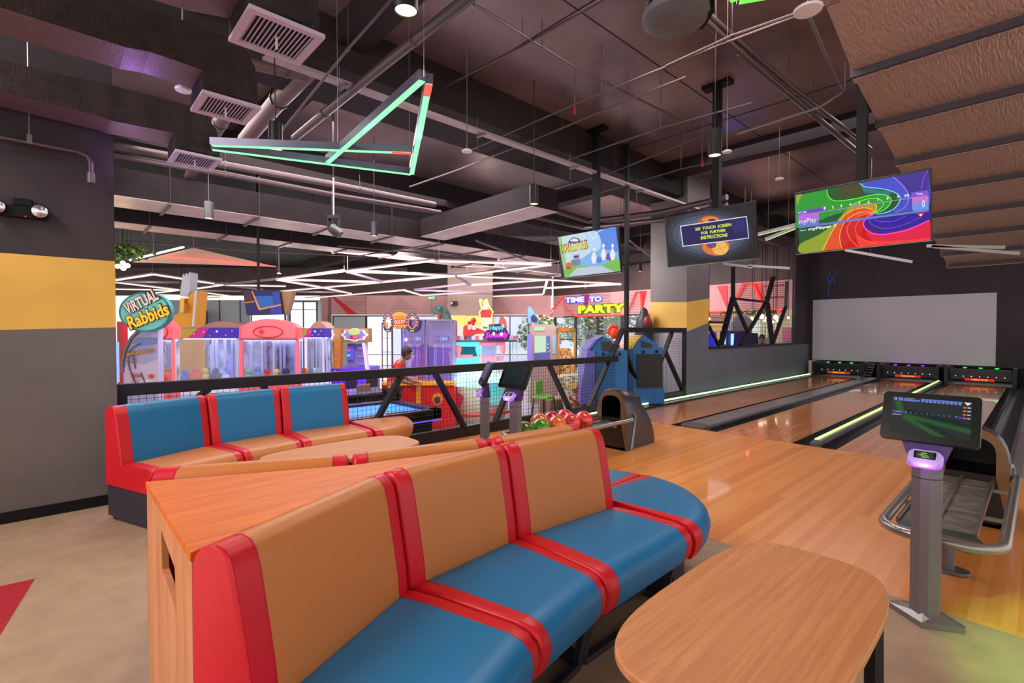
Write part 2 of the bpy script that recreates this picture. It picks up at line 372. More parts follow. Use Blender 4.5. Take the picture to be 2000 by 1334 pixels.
# masking wall above the pins
YB = 18.83
m = MB(); m.box(-5.4, 4, YB, YB + 0.12, 0.47, 5.0); struct(m.build('wall_back', M_WALLD), 'dark masking wall above the pin decks')
a = at_y(1588, 586, YB - 0.03); b = at_y(1947, 571, YB - 0.03)
m = MB(); m.box(a.x, b.x, YB - 0.03, YB - 0.001, 0.50, 2.51)
tag(m.build('projection_screen', mat('screen_cloth', (196, 190, 200), 0.7)), 'wide blank grey-white projection board on the dark wall above the pins', 'projection screen')
# ceiling
M_CEILD = mat('dark_slab', (40, 33, 35), 0.6, var=(0.6, 0.15), spec=0.1); M_BEAM = mat('dark_beam', (46, 38, 39), 0.6, var=(0.6, 0.1), spec=0.12)
m = MB(); m.box(-9.8, 4, -5, 20.7, 5.0, 5.2); struct(m.build('ceiling', M_CEIL), 'black painted concrete ceiling slab')
m = MB(); m.slab([V(-9.8, -5, 5.0), V(-9.8, 20.7, 5.0), V(-18.75, 20.7, 5.0), V(-24, 15.6, 5.0), V(-40, 1, 5.0), V(-40, -5, 5.0)], V(0, 0, 0.2)); struct(m.build('ceiling_hall', M_CEILD), 'dark ceiling over the arcade hall')
m = MB()
for i, (x0, x1, y0, y1) in enumerate(((-6.5, -5.5, -4, 18.8), (-10.2, -9.8, -4, 24))): m.box(x0, x1, y0, y1, 4.45, 5.0)
struct(m.build('ceiling_beam', M_BEAM), 'dark concrete beams under the slab')
m = MB()
for y in (2.4, 9.5, 14.5): m.box(-9.8, -1.5, y, y + 0.35, 4.72, 4.999)
for y in (9.5, 14.5, 19.5): m.box(-26, -10.2, y, y + 0.4, 4.6, 4.999)
struct(m.build('ceiling_cross_beam', M_BEAM), 'dark cross beams under the slab')
m = MB(); m.box(-5.4, 4, 20.35, 20.45, -0.5, 0.5); m.box(-0.42, 4, 18.83, 18.95, -0.5, 0.47); m.box(-5.4, 4, 18.35, 20.35, -0.5, -0.15); struct(m.build('wall_pit', BLACK), 'black pit behind the pin decks')
m = MB()
for x in (-3.55,): m.box(x, x + 0.008, -4, 18.8, 4.992, 4.9995)
for y in (4.3, 8.3): m.box(-5.5, -1.5, y, y + 0.008, 4.992, 4.9995)
struct(m.build('ceiling_joints', M_SEAM), 'dark formwork joints in the slab')
# pin deck boxes
for i, (xc, gl, lab) in enumerate(((-4.46, (40, 230, 80), 'leftmost'), (-2.70, (150, 40, 255), 'middle'), (-1.15, (40, 230, 80), 'rightmost'))):
    t = thing('pin_deck', {'leftmost': 'dark pin deck hood with a red name bar, green lamps, beside the half wall', 'middle': 'dark pin deck hood with purple lamps under the white board, middle lane', 'rightmost': 'dark pin deck hood with green lamps, right end of the white board'}[lab], 'pin deck', (xc, 18.4, 0))
    m = MB(); m.box(xc - 0.72, xc - 0.64, 18.4, 20.2, -0.1, 0.46); m.box(xc + 0.64, xc + 0.72, 18.4, 20.2, -0.1, 0.46)
    m.box(xc - 0.72, xc + 0.72, 20.2, 20.3, -0.1, 0.46); m.box(xc - 0.64, xc + 0.64, 18.4, 20.2, -0.14, -0.02); m.build('hood', mat('pit_black', (16, 15, 18), 0.4), t)
    m = MB(); m.box(xc - 0.62, xc + 0.62, 18.72, 18.75, 0.10, 0.40); m.build('sweep_curtain', mat('pit_curtain', (24, 22, 30), 0.3), t)
    m = MB(); m.box(xc - 0.30, xc + 0.30, 18.55, 18.60, 0.09, 0.16); m.text('TIMEZONE', (xc - 0.17, 18.549, 0.105), (1, 0, 0), (0, 0, 1), 0.34, 0.04, 1, 0.002, 0.02)
    m.build('name_bar', [glow('red_bar', (205, 40, 34), 0.9), glow('bar_text', (255, 190, 90), 1.0)], t)
    for k in (-0.3, 0.02, 0.34):
        m = MB(); m.lathe((xc + k, 18.6, 0.455), [(0.0, 0), (0.045, 0), (0.03, -0.02), (0, -0.025)], 12); m.build('lamp', glow('pitlamp%d' % i, gl, 3.0), t)
    m = MB()
    for k in range(7): m.ball((xc - 0.5 + k * 0.165, 18.7, 0.2), 0.012, 6)
    m.build('light_dots', glow('dotlights', (255, 250, 250), 1.5), t)
    point_light('pin_lamp', (xc, 18.9, 0.30), 1.2, [x / 255 for x in gl], 0.05)
t = thing('ladder_frame', 'thin silver ladder rails standing on the silver capping by the pins', 'ladder', (-3.75, 18.3, 0))
for dx in (0, 0.16):
    m = MB(); m.bar((-3.72 + dx, 18.2, 0.05), (-3.62 + dx, 18.42, 0.5), 0.02, 0.02); m.build('side_rail', CHROME, t)
m = MB()
for k in range(5): m.bar((-3.70 + 0.02 * k, 18.24 + 0.035 * k, 0.12 + 0.08 * k), (-3.54 + 0.02 * k, 18.24 + 0.035 * k, 0.12 + 0.08 * k), 0.012, 0.012)
m.build('rungs', CHROME, t)

# ================================================================== BENCHES
def interp(a, b, t): return a + (b - a) * t
BACKP = [(0.0, 0.27), (0.0, 0.80), (0.012, 0.845), (0.04, 0.872), (0.075, 0.88), (0.105, 0.872), (0.128, 0.845), (0.142, 0.80), (0.158, 0.72), (0.178, 0.62), (0.196, 0.52), (0.205, 0.43), (0.205, 0.27)]
def seatp(D): return [(0.17, 0.28), (0.17, 0.43), (0.23, 0.445), (0.35, 0.45), (D - 0.10, 0.448), (D - 0.045, 0.436), (D - 0.012, 0.405), (D, 0.365), (D - 0.01, 0.31), (D - 0.035, 0.265), (D - 0.09, 0.262), (0.3, 0.262)]
def bench_module(t, B0, B1, F0, F1, seatm, backm, end0=False, end1=False, base=True):
    """B*: back plane points, F*: seat front points at the module's two seams"""
    B0, B1, F0, F1 = [V(p[0], p[1], 0) for p in (B0, B1, F0, F1)]
    def ring(prof, s, shrink, zmid, backside):
        B = interp(B0, B1, s); F = interp(F0, F1, s); d = (F - B); L = d.length; d.normalize()
        pts = []
        P = prof(L) if callable(prof) else prof
        cx = sum(p[0] for p in P) / len(P)
        for x, z in P:
            x2 = x + (cx - x) * shrink * 0.10 if callable(prof) else x + (0.10 - x) * shrink * 0.22
            z2 = z + (zmid - z) * shrink * (0.10 if z > zmid else 0.04)
            pts.append(B + d * x2 + V(0, 0, z2))
        return pts
    L = (B1 - B0).length; bw = 0.078 / L; g = 0.006 / L; rr = 0.022 / L
    def rings(prof, s0, s1, zmid, r0, r1, n=2):
        out = []
        if r0:
            for k in range(4):
                a = math.pi / 2 * k / 4; out.append(ring(prof, s0 + rr * (1 - math.sin(a)) if False else s0 + rr * (1 - math.cos(a)), (1 - math.sin(a)), zmid, 0))
        lo = s0 + (rr if r0 else 0); hi = s1 - (rr if r1 else 0)
        for k in range(n + 1): out.append(ring(prof, lo + (hi - lo) * k / n, 0, zmid, 0))
        if r1:
            for k in range(1, 5):
                a = math.pi / 2 * k / 4; out.append(ring(prof, hi + rr * math.sin(a), (1 - math.cos(a)), zmid, 0))
        return out
    for prof, nm, cm, zm in ((BACKP, 'backrest', backm, 0.5), (seatp, 'seat', seatm, 0.33)):
        m = MB(); m.loft(rings(prof, bw, 1 - bw, zm, False, False)); m.build(nm, cm, t, smooth=50)
        for (a, b, r0, r1) in ((0.0 if end0 else g, bw, not end0, False), (1 - bw, 1 - g, False, True)):
            m = MB(); m.loft(rings(prof, a, b, zm, r0, r1)); m.build(nm + '_red_band', VRED, t, smooth=50)
        # stitched seam lines
        for s_ in (bw, 1 - bw):
            P = ring(prof, s_, -0.015, zm, 0); m = MB(); m.tube(P + [P[0]], 0.0016, 5); m.build(nm + '_piping', VREDD, t, smooth=True)
    if base:
        m = MB(); n = (B1 - B0).normalized(); 
        for s_ in (0.03, 0.97):
            B = interp(B0, B1, s_); F = interp(F0, F1, s_); d = (F - B); LL = d.length; d.normalize()
            m.bar(B + d * (LL - 0.10) + V(0, 0, 0.262), B + d * (LL - 0.16) + V(0, 0, 0.0), 0.03, 0.03)
            m.bar(B + d * 0.05 + V(0, 0, 0.02), B + d * (LL - 0.14) + V(0, 0, 0.02), 0.03, 0.03)
        B = interp(B0, B1, 0.03); B2 = interp(B0, B1, 0.97); F = interp(F0, F1, 0.03); F2 = interp(F0, F1, 0.97)
        m.bar(interp(B, F, 0.80) + V(0, 0, 0.015), interp(B2, F2, 0.80) + V(0, 0, 0.015), 0.03, 0.03)
        m.build('leg_frame', mat('dark_steel_frame', (60, 56, 62), 0.4, 0.4), t)
        a_, b_ = interp(B, F, 0.0), interp(B2, F2, 0.0); c_, d_ = interp(B2, F2, 0.62), interp(B, F, 0.62)
        m = MB(); m.slab([a_ + V(0, 0, 0.03), b_ + V(0, 0, 0.03), c_ + V(0, 0, 0.03), d_ + V(0, 0, 0.03)], V(0, 0, 0.235)); m.build('base_box', mat('bench_base_slate', (46, 42, 52), 0.6), t)
def end_panel(t, B, F, outward, full=False):
    B = V(B[0], B[1], 0); F = V(F[0], F[1], 0); d = (F - B); L = d.length; d.normalize(); o = V(*outward).normalized() * 0.014
    P = [(0, 0.27 if not full else 0.04)] + BACKP[1:12] + [(0.21, 0.44)] + seatp(L)[3:10] + [(L - 0.05, 0.262 if not full else 0.262)]
    m = MB(); m.slab([B + d * x + V(0, 0, z) for x, z in P], o); m.build('end_panel', VRED, t, bevel=0.008, smooth=40, label='red vinyl end panel')
def cap_module(t, C, R0, a0, a1, seatm, inner=0.0, nseg=14, seat_bulge=1.0):
    """quarter round seat: centre C, radius R0, angles a0..a1 degrees"""
    C = V(C[0], C[1], 0); n = nseg; bw = 7.0
    def prof(R): return [(0.012, 0.27), (0.012, 0.435), (0.06, 0.447), (0.2, 0.45), (R - 0.10, 0.448), (R - 0.045, 0.436), (R - 0.012, 0.405), (R, 0.365), (R - 0.01, 0.31), (R - 0.035, 0.265), (R - 0.09, 0.262)]
    def ring(a):
        d = V(math.cos(math.radians(a)), math.sin(math.radians(a)), 0)
        return [C + d * x + V(0, 0, z) for x, z in prof(R0)]
    def span(x, y, k): return [ring(x + (y - x) * i / k) for i in range(k + 1)]
    m = MB(); m.loft(span(a0 + bw, a1 - bw, n)); m.build('seat', seatm, t, smooth=50)
    for (x, y) in ((a0 + 0.4, a0 + bw), (a1 - bw, a1 - 0.4)):
        m = MB(); m.loft(span(x, y, 3)); m.build('seat_red_band', VRED, t, smooth=50)
    m = MB(); pts = [C + V(0, 0, 0.02)] + [C + V(math.cos(math.radians(a0 + 3 + (a1 - a0 - 6) * i / 12)), math.sin(math.radians(a0 + 3 + (a1 - a0 - 6) * i / 12)), 0) * (R0 - 0.14) + V(0, 0, 0.02) for i in range(13)]
    m.slab(pts, V(0, 0, 0.245)); m.build('base_box', mat('bench_base_slate', (46, 42, 52), 0.6), t)
BACKX = 0.075
# island: bench A faces the near table, bench B faces the left bench
A_B = [(-1.560, 0.283), (-1.880, 0.965), (-1.935, 1.66), (-1.872, 2.36)]
A_F = [(-0.93, 0.60), (-1.125, 1.19), (-1.195, 1.655), (-1.205, 2.415)]
labA = ['tan-backed blue bench section nearest the camera, with a red end panel', 'middle tan-backed blue bench section facing the near oval table', 'far tan-backed blue bench section beside the round blue end seat']
for i in range(3):
    c = ((A_B[i][0] + A_B[i + 1][0]) / 2, (A_B[i][1] + A_B[i + 1][1]) / 2, 0)
    t = thing('bench_section', labA[i], 'bench', c, 'tan-backed blue bench sections facing the near table')
    bench_module(t, A_B[i], A_B[i + 1], A_F[i], A_F[i + 1], VBLUE, VTAN, end0=(i == 0))
    if i == 0: end_panel(t, A_B[0], A_F[0], (-0.4, -0.9, 0))
B_B = [(-2.455, 0.283), (-2.125, 0.985), (-1.955, 1.69), (-1.890, 2.37)]
B_F = [(-3.05, 0.66), (-2.78, 1.26), (-2.62, 1.86), (-2.54, 2.50)]
labB = ['tan-backed bench section seen from behind, at the wooden divider\'s left end', 'middle tan-backed bench section behind the wooden divider top', 'far tan-backed bench section facing the left bench, back-to-back with the near one']
for i in range(3):
    c = ((B_B[i][0] + B_B[i + 1][0]) / 2, (B_B[i][1] + B_B[i + 1][1]) / 2, 0)
    t = thing('bench_section', labB[i], 'bench', c, 'tan-backed bench sections facing left')
    bench_module(t, B_B[i], B_B[i + 1], B_F[i], B_F[i + 1], VBLUE, VTAN, end0=(i == 0))
    if i == 0: end_panel(t, B_B[0], B_F[0], (0.5, -0.9, 0))
CC = (-1.885, 2.42)
t = thing('round_end_seat', 'rounded blue end seat with red bands, at the lane end of the near benches', 'bench', (CC[0] + 0.3, CC[1] + 0.3, 0))
cap_module(t, CC, 0.69, -1, 91, VBLUE)
t = thing('round_end_seat', 'rounded blue end seat behind the first one, half hidden by the tan backrest', 'bench', (CC[0] - 0.3, CC[1] + 0.3, 0))
cap_module(t, CC, 0.67, 91.5, 176, VBLUE)
# left bench along the fence
C_B = [(-4.915, 0.305), (-5.235, 0.985), (-5.345, 1.68), (-5.335, 2.37)]
C_F = [(-4.30, 0.55), (-4.50, 1.17), (-4.575, 1.67), (-4.60, 2.40)]
labC = ['blue-backed tan bench section with a red end panel, by the charcoal wall', 'middle blue-backed tan bench section along the fence', 'blue-backed tan bench section next to the rounded tan end seat']
for i in range(3):
    c = ((C_B[i][0] + C_B[i + 1][0]) / 2, (C_B[i][1] + C_B[i + 1][1]) / 2, 0)
    t = thing('bench_section', labC[i], 'bench', c, 'blue-backed tan bench sections')
    bench_module(t, C_B[i], C_B[i + 1], C_F[i], C_F[i + 1], VTAN, VBLUE, end0=(i == 0))
    if i == 0:
        end_panel(t, C_B[0], C_F[0], (-0.3, -0.9, 0))
        B = V(*C_B[0], 0); F = V(*C_F[0], 0); d = F - B
        m = MB(); m.slab([B + V(0, 0, 0.03), B + d * 0.9 + V(0, 0, 0.03), B + d * 0.9 + V(0, 0, 0.27), B + V(0, 0, 0.27)], V(0.012, 0.03, 0)); m.build('end_base', mat('bench_base_slate', (46, 42, 52), 0.6), t)
        m = MB()
        for k in (0.06, 0.8): m.cbox(B + d * k + V(0.02, 0.05, 0.015), 0.05, 0.05, 0.03)
        m.build('feet', BLACK, t)
t = thing('round_end_seat', 'rounded tan end seat with a red band, beside the fence', 'bench', (-5.0, 2.6, 0))
cap_module(t, (-5.27, 2.43), 0.70, -3, 82, VTAN)
# wooden divider between the backs
M_WOODT = grain('oiled_maple_top', (206, 100, 14), (222, 122, 28), (16, 1.2, 6), 0.5)
M_WOODE = grain('maple_panel', (196, 130, 74), (214, 150, 92), (6, 6, 0.8), 0.4)
t = thing('divider_cabinet', 'wedge-shaped wooden divider top between the two rows of tan backrests', 'cabinet', (-2.0, 0.9, 0))
e = 0.012
top = [(A_B[0][0] - e, 0.268), (A_B[1][0] - e, A_B[1][1]), (A_B[2][0] - e - 0.005, A_B[2][1]), (-1.925, 1.85), (B_B[2][0] + e, B_B[2][1]), (B_B[1][0] + e, B_B[1][1]), (B_B[0][0] + e, 0.268)]
m = MB(); m.slab([V(x, y, 0.822) for x, y in top], V(0, 0, 0.026)); m.build('top', M_WOODT, t, bevel=0.003)
xa, xb = -2.44, -1.575
Yp, th = 0.272, 0.02
out = [V(xa, Yp, 0.02), V(xb, Yp, 0.02), V(xb, Yp, 0.822), V(xa, Yp, 0.822)]
hole = [at_y(314.5, 1035, Yp), at_y(341, 1109, Yp), at_y(344.6, 1195, Yp), at_y(317, 1112, Yp)]
hole = [V(p.x, Yp, p.z) for p in hole]
from mathutils.geometry import tessellate_polygon
tri = tessellate_polygon([[V(p.x, p.z, 0) for p in out], [V(p.x, p.z, 0) for p in hole]])
m = MB(); allp = out + hole
m.add(allp + [p + V(0, th, 0) for p in allp], [tuple(f) for f in tri] + [tuple(k + 8 for k in reversed(f)) for f in tri] + [(k, (k + 1) % 4, (k + 1) % 4 + 8, k + 8) for k in range(4)] + [(4 + k, 12 + k, 12 + (k + 1) % 4, 4 + (k + 1) % 4) for k in range(4)])
m.build('end_panel', M_WOODE, t, label='maple end panel with a cut-out')
m = MB(); m.slab([V(xa + 0.05, Yp + th, 0.05), V(xb - 0.05, Yp + th, 0.05), V(-1.95, 1.4, 0.05), V(-2.1, 1.4, 0.05)], V(0, 0, 0.02)); m.slab([V(xa + 0.03, Yp + th, 0.41), V(xb - 0.03, Yp + th, 0.41), V(-1.95, 1.4, 0.41), V(-2.1, 1.4, 0.41)], V(0, 0, 0.02))
m.build('shelf', M_WOODE, t)

# ================================================================== TABLES
def oval_table(label, cx, cy, hw, hl, z, grainm):
    t = thing('oval_table', label, 'table', (cx, cy, 0), None)
    pts = []; n = 56
    for k in range(n):
        a = 2 * math.pi * k / n; c_, s_ = math.cos(a), math.sin(a)
        pts.append(V(cx + hw * math.copysign(abs(c_) ** 0.58, c_), cy + hl * math.copysign(abs(s_) ** 0.58, s_), z - 0.028))
    m = MB(); m.slab(pts, V(0, 0, 0.028), 0, 1); m.build('tabletop', [grainm, M_WOODE], t, bevel=0.006, smooth=30)
    for sx in (-1, 1):
        for sy in (-1, 1):
            m = MB(); m.bar((cx + sx * hw * 0.90, cy + sy * hl * 0.42, 0.0), (cx + sx * hw * 0.88, cy + sy * hl * 0.40, z - 0.028), 0.035, 0.035); m.build('leg', BLACKM, t)
    m = MB(); m.box(cx - hw * 0.85, cx + hw * 0.85, cy - hl * 0.4, cy + hl * 0.4, z - 0.06, z - 0.028); m.build('apron', BLACKM, t)
    return t
M_TT = grain('maple_tabletop', (194, 122, 68), (210, 140, 84), (24, 1.0, 6), 0.45)
oval_table('oval maple table in the near right foreground facing the blue seats', -0.573, 1.585, 0.272, 0.55, 0.60, M_TT)
oval_table('oval maple table between the left bench and the tan-backed benches, mostly hidden', -3.42, 1.54, 0.272, 0.55, 0.60, M_TT)

# ================================================================== FENCE
FX = -5.41
t = thing('fence', 'black steel mesh fence with diagonal struts between the bowling area and the arcade', 'fence', (FX, 5.4, 0))
def fz(u, v): p = at_x(u, v, FX); return V(FX, p.y, p.z)
m = MB(); m.bar((FX, 0.40, 0.945), (FX, 7.85, 0.945), 0.07, 0.105); m.build('top_rail', BLACKM, t, bevel=0.006)
m = MB(); m.bar((FX, 0.40, 0.075), (FX, 10.32, 0.075), 0.07, 0.15); m.build('bottom_rail', BLACKM, t, bevel=0.006)
m = MB(); m.bar((FX, 8.05, 1.48), (FX, 10.32, 1.48), 0.07, 0.10); m.build('raised_rail', BLACKM, t, bevel=0.006)
for y, zt in ((0.44, 0.96), (10.28, 1.5), (8.03, 5.0)):
    m = MB(); m.bar((FX, y, 0), (FX, y, zt), 0.07, 0.07); m.build('post', BLACKM, t, bevel=0.006)
for p, q in (((418, 749), (362, 800)), ((505, 742), (560, 820)), ((786, 728), (728, 835)), ((847, 724), (914, 848)), ((1012, 712), (960, 842)), ((1073, 713), (1118, 812)),
             ((1217, 642), (1145, 805)), ((1222, 689), (1253, 775)), ((1312, 650), (1262, 779)), ((1299, 686), (1336, 770))):
    m = MB(); m.bar(fz(*p), fz(*q), 0.05, 0.085, up=(1, 0, 0)); m.build('strut', BLACKM, t)
m = MB(); w = 0.0035; y = 0.5
while y < 10.25:
    m.box(FX - w / 2, FX + w / 2, y, y + w, 0.1, 0.94 if y < 8.03 else 1.47); y += 0.055
z = 0.14
while z < 1.46:
    m.box(FX - w / 2, FX + w / 2, 0.47 if z < 0.93 else 8.06, 10.26, z, z + w); z += 0.055
m.build('wire_mesh', BLACKM, t)
# dark frame with struts above the half wall
t = thing('lattice_frame', 'black steel lattice with diagonal struts in the opening above the half wall', 'lattice', (FX, 14.5, 1.03))
m = MB(); m.bar((FX, 11.45, 1.06), (FX, 17.45, 1.06), 0.06, 0.06); m.bar((FX, 17.42, 1.03), (FX, 17.42, 3.3), 0.06, 0.06); m.build('frame', BLACKM, t)
def z7(x, y): return (1370 + x / 6.065, 500 + y / 6.065)
for p, q, wd in (((210, 1070), (85, 830), .07), ((230, 1050), (375, 490), .13), ((370, 490), (555, 920), .09), ((460, 1055), (760, 560), .1), ((380, 505), (770, 545), .11), ((770, 560), (850, 250), .12), ((780, 560), (840, 1040), .13), ((845, 1030), (1000, 600), .1), ((80, 785), (310, 790), .1), ((375, 490), (375, 130), .09), ((1000, 600), (1010, 300), .08)):
    m = MB(); m.bar(fz(*z7(*p)), fz(*z7(*q)), 0.05, wd, up=(1, 0, 0)); m.build('strut', BLACKM, t)
m = MB(); y = 11.5
while y < 17.4:
    m.box(FX - .003, FX + .003, y, y + 0.006, 1.09, 1.95); y += 0.11
z = 1.12
while z < 1.95:
    m.box(FX - .003, FX + .003, 11.46, 17.4, z, z + 0.006); z += 0.11
m.build('wire_mesh', BLACKM, t)
# ================================================================== SCORE CONSOLES
SCRG = mat('touch_screen_glass', (16, 26, 28), 0.04, emit=(34, 46, 48), es=0.55, spec=1.0)
UIB = glow('ui_blue', (92, 116, 210), 0.9); UIW = glow('ui_white', (225, 230, 240), 0.9); UIV = glow('ui_violet', (46, 44, 140), 0.9); UIR = glow('ui_orange', (220, 110, 50), 0.8)
PURP = mat('purple_ring', (120, 70, 200), 0.3, emit=(150, 70, 255), es=1.6)
PURPW = mat('lilac_reader_shell', (205, 180, 235), 0.25, emit=(170, 110, 255), es=0.15)
POSTM = mat('silver_post', (128, 120, 124), 0.35, 0.5)
def console(label, x, y, rz=0.0, lane='3', ui=True):
    t = thing('score_console', label, 'score console', (x, y, 0), 'score consoles on silver posts')
    W = lambda a, b, c: V(x + a, y + b, c)
    # foot
    m = MB(); P = [(-0.15, 0.03), (0.0, -0.085), (0.15, 0.0), (0.15, 0.03), (0.03, 0.05), (-0.03, 0.055), (-0.14, 0.06)]
    Q = [(-0.06, 0.02), (0.0, -0.05), (0.06, 0.01), (0.06, 0.03), (0.03, 0.045), (-0.03, 0.045), (-0.06, 0.045)]
    m.loft([[W(a, b, 0.0) for a, b in P], [W(a, b, 0.028) for a, b in P], [W(a, b, 0.062) for a, b in Q]]); m.build('foot', STEEL, t)
    hexp = [(-0.058, 0.0), (-0.058, -0.015), (-0.018, -0.05), (0.018, -0.05), (0.058, -0.015), (0.058, 0.0), (0.058, 0.04), (-0.058, 0.04)]
    m = MB(); m.loft([[W(a, b, 0.02) for a, b in hexp], [W(a, b, 0.79) for a, b in hexp]]); m.build('post', POSTM, t)
    m = MB(); m.loft([[W(a * 1.03, b * 1.03, 0.725) for a, b in hexp], [W(a * 1.03, b * 1.03, 0.728) for a, b in hexp]]); m.build('joint', DARKPL, t)
    # neck flaring to the monitor
    m = MB(); m.loft([[W(-0.058, -0.03, 0.78), W(0.058, -0.03, 0.78), W(0.058, 0.05, 0.78), W(-0.058, 0.05, 0.78)],
                      [W(-0.11, -0.015, 0.93), W(0.11, -0.015, 0.93), W(0.11, 0.03, 0.93), W(-0.11, 0.03, 0.93)]]); m.build('neck', mat('purple_lit_neck', (84, 60, 120), 0.35, 0.3), t)  # purple light on the neck is put into its colour
    # monitor
    c = W(0.005, 0.0, 1.02); uu = V(1, 0, 0); vv = V(0, math.sin(math.radians(25)), math.cos(math.radians(25))); nn = uu.cross(vv)
    def rr(w, h, r, off, k=5):
        out = []
        for cx_, cy_, a0 in ((w - r, h - r, 0), (-w + r, h - r, 90), (-w + r, -h + r, 180), (w - r, -h + r, 270)):
            for i in range(k + 1):
                a = math.radians(a0 + 90 * i / k); out.append(c + uu * (cx_ + r * math.cos(a)) + vv * (cy_ + r * math.sin(a)) + nn * off)
        return out
    m = MB(); m.loft([rr(0.188, 0.125, 0.018, 0.006), rr(0.19, 0.127, 0.02, 0.0), rr(0.19, 0.127, 0.02, -0.016), rr(0.17, 0.105, 0.02, -0.034)])
    mon = m.build('monitor', [DARKPL], t, smooth=35)
    m = MB(); S = lambda a, b, o=0.0075: c + uu * a + vv * b + nn * o
    def R(x0, x1, y0, y1, mi, o=0.0082): m.poly([S(x0, y0, o), S(x1, y0, o), S(x1, y1, o), S(x0, y1, o)], mi)
    R(-0.150, 0.155, -0.090, 0.098, 0, 0.0068)
    if not ui: R_ = R; R = lambda *a: None; m_text = m.text; m.text = lambda *a, **k: None; m_poly = m.poly; m.poly = lambda *a: None
    R(-0.148, -0.128, 0.078, 0.096, 3); m.text(lane, S(-0.143, 0.081, 0.0087), uu, vv, 0.010, 0.012, 2, 0.0)
    R(-0.125, -0.108, 0.078, 0.096, 1); R(-0.106, -0.04, 0.078, 0.088, 1); m.text('myPlayer1', S(-0.102, 0.089, 0.0087), uu, vv, 0.04, 0.006, 2, 0.0)
    for k in range(10): R(-0.036 + k * 0.0155, -0.036 + k * 0.0155 + 0.014, 0.083, 0.096, 1); R(-0.034 + k * 0.0155, -0.036 + k * 0.0155 + 0.012, 0.0795, 0.081, 2)
    m.poly([S(0.125, 0.094, 0.0085), S(0.152, 0.094, 0.0085), S(0.1385, 0.078, 0.0085)], 2)
    R(-0.148, -0.085, 0.012, 0.024, 3); m.text('PLAYER', S(-0.135, 0.0155, 0.0087), uu, vv, 0.025, 0.005, 2, 0.0); m.text('1', S(-0.092, 0.0155, 0.0087), uu, vv, 0.002, 0.005, 2, 0.0)
    m.text('myPlayer1', S(-0.146, -0.002, 0.0087), uu, vv, 0.038, 0.008, 2, 0.0)
    for k in range(9): m.text(str(k + 2), S(-0.072 + k * 0.021, 0.015, 0.0087), uu, vv, 0.003 if k < 8 else 0.006, 0.005, 2, 0.0)
    R(0.10, 0.128, 0.010, 0.022, 3)
    for k in range(4):
        R(0.123, 0.134, 0.064 - k * 0.018, 0.072 - k * 0.018, 4); R(0.138, 0.150, 0.066 - k * 0.018, 0.070 - k * 0.018, 2)
    m.build('screen', [SCRG, UIB, UIW, UIV, UIR], t, recalc=False)
    # card reader
    c = W(0.0, -0.075, 0.835); vv = V(0, math.sin(math.radians(48)), math.cos(math.radians(48))); nn = uu.cross(vv)
    m = MB(); m.loft([rr(0.055, 0.036, 0.02, -0.034), rr(0.066, 0.045, 0.028, -0.02), rr(0.068, 0.047, 0.03, -0.005), rr(0.062, 0.042, 0.026, 0.008)]); m.build('card_reader', PURPW, t, smooth=40)
    m = MB(); m.loft([rr(0.0685, 0.0475, 0.03, -0.022), rr(0.0695, 0.0485, 0.03, -0.014)]); m.build('light_ring', PURP, t)
    m = MB(); m.poly([p + vv * 0.01 for p in rr(0.042, 0.022, 0.005, 0.0088)], 0); m.poly([p + vv * 0.01 for p in rr(0.034, 0.019, 0.003, 0.0092)], 1)
    m.text('TAP', S(-0.016, 0.016, 0.0098), uu, vv, 0.022, 0.008, 2, 0.0, 0.03, 0.2); m.text('HERE TO', S(-0.024, 0.005, 0.0098), uu, vv, 0.034, 0.008, 2, 0.0, 0.03, 0.2); m.text('PLAY!', S(-0.012, -0.006, 0.0098), uu, vv, 0.030, 0.009, 2, 0.0, 0.03, 0.2)
    m.build('reader_display', [DARKPL, glow('reader_green', (30, 60, 36), 0.8), glow('reader_text', (190, 230, 120), 0.9)], t, recalc=False)
    t.rotation_euler.z = rz
    point_light('reader_glow', (x + 0.12 * math.sin(rz), y - 0.12 * math.cos(rz), 0.80), 0.5, (0.6, 0.25, 1.0), 0.03)
    return t
console('score console on a silver post in front of the right ball return', -0.380, 3.175)
console('score console with its dark screen towards the camera, left of the coloured bowling balls', -3.47, 3.27, 0.0, '3', False)
console('score console seen edge-on, leftmost of the three, before the mesh fence', -3.88, 3.24, math.radians(-34), '3', False)

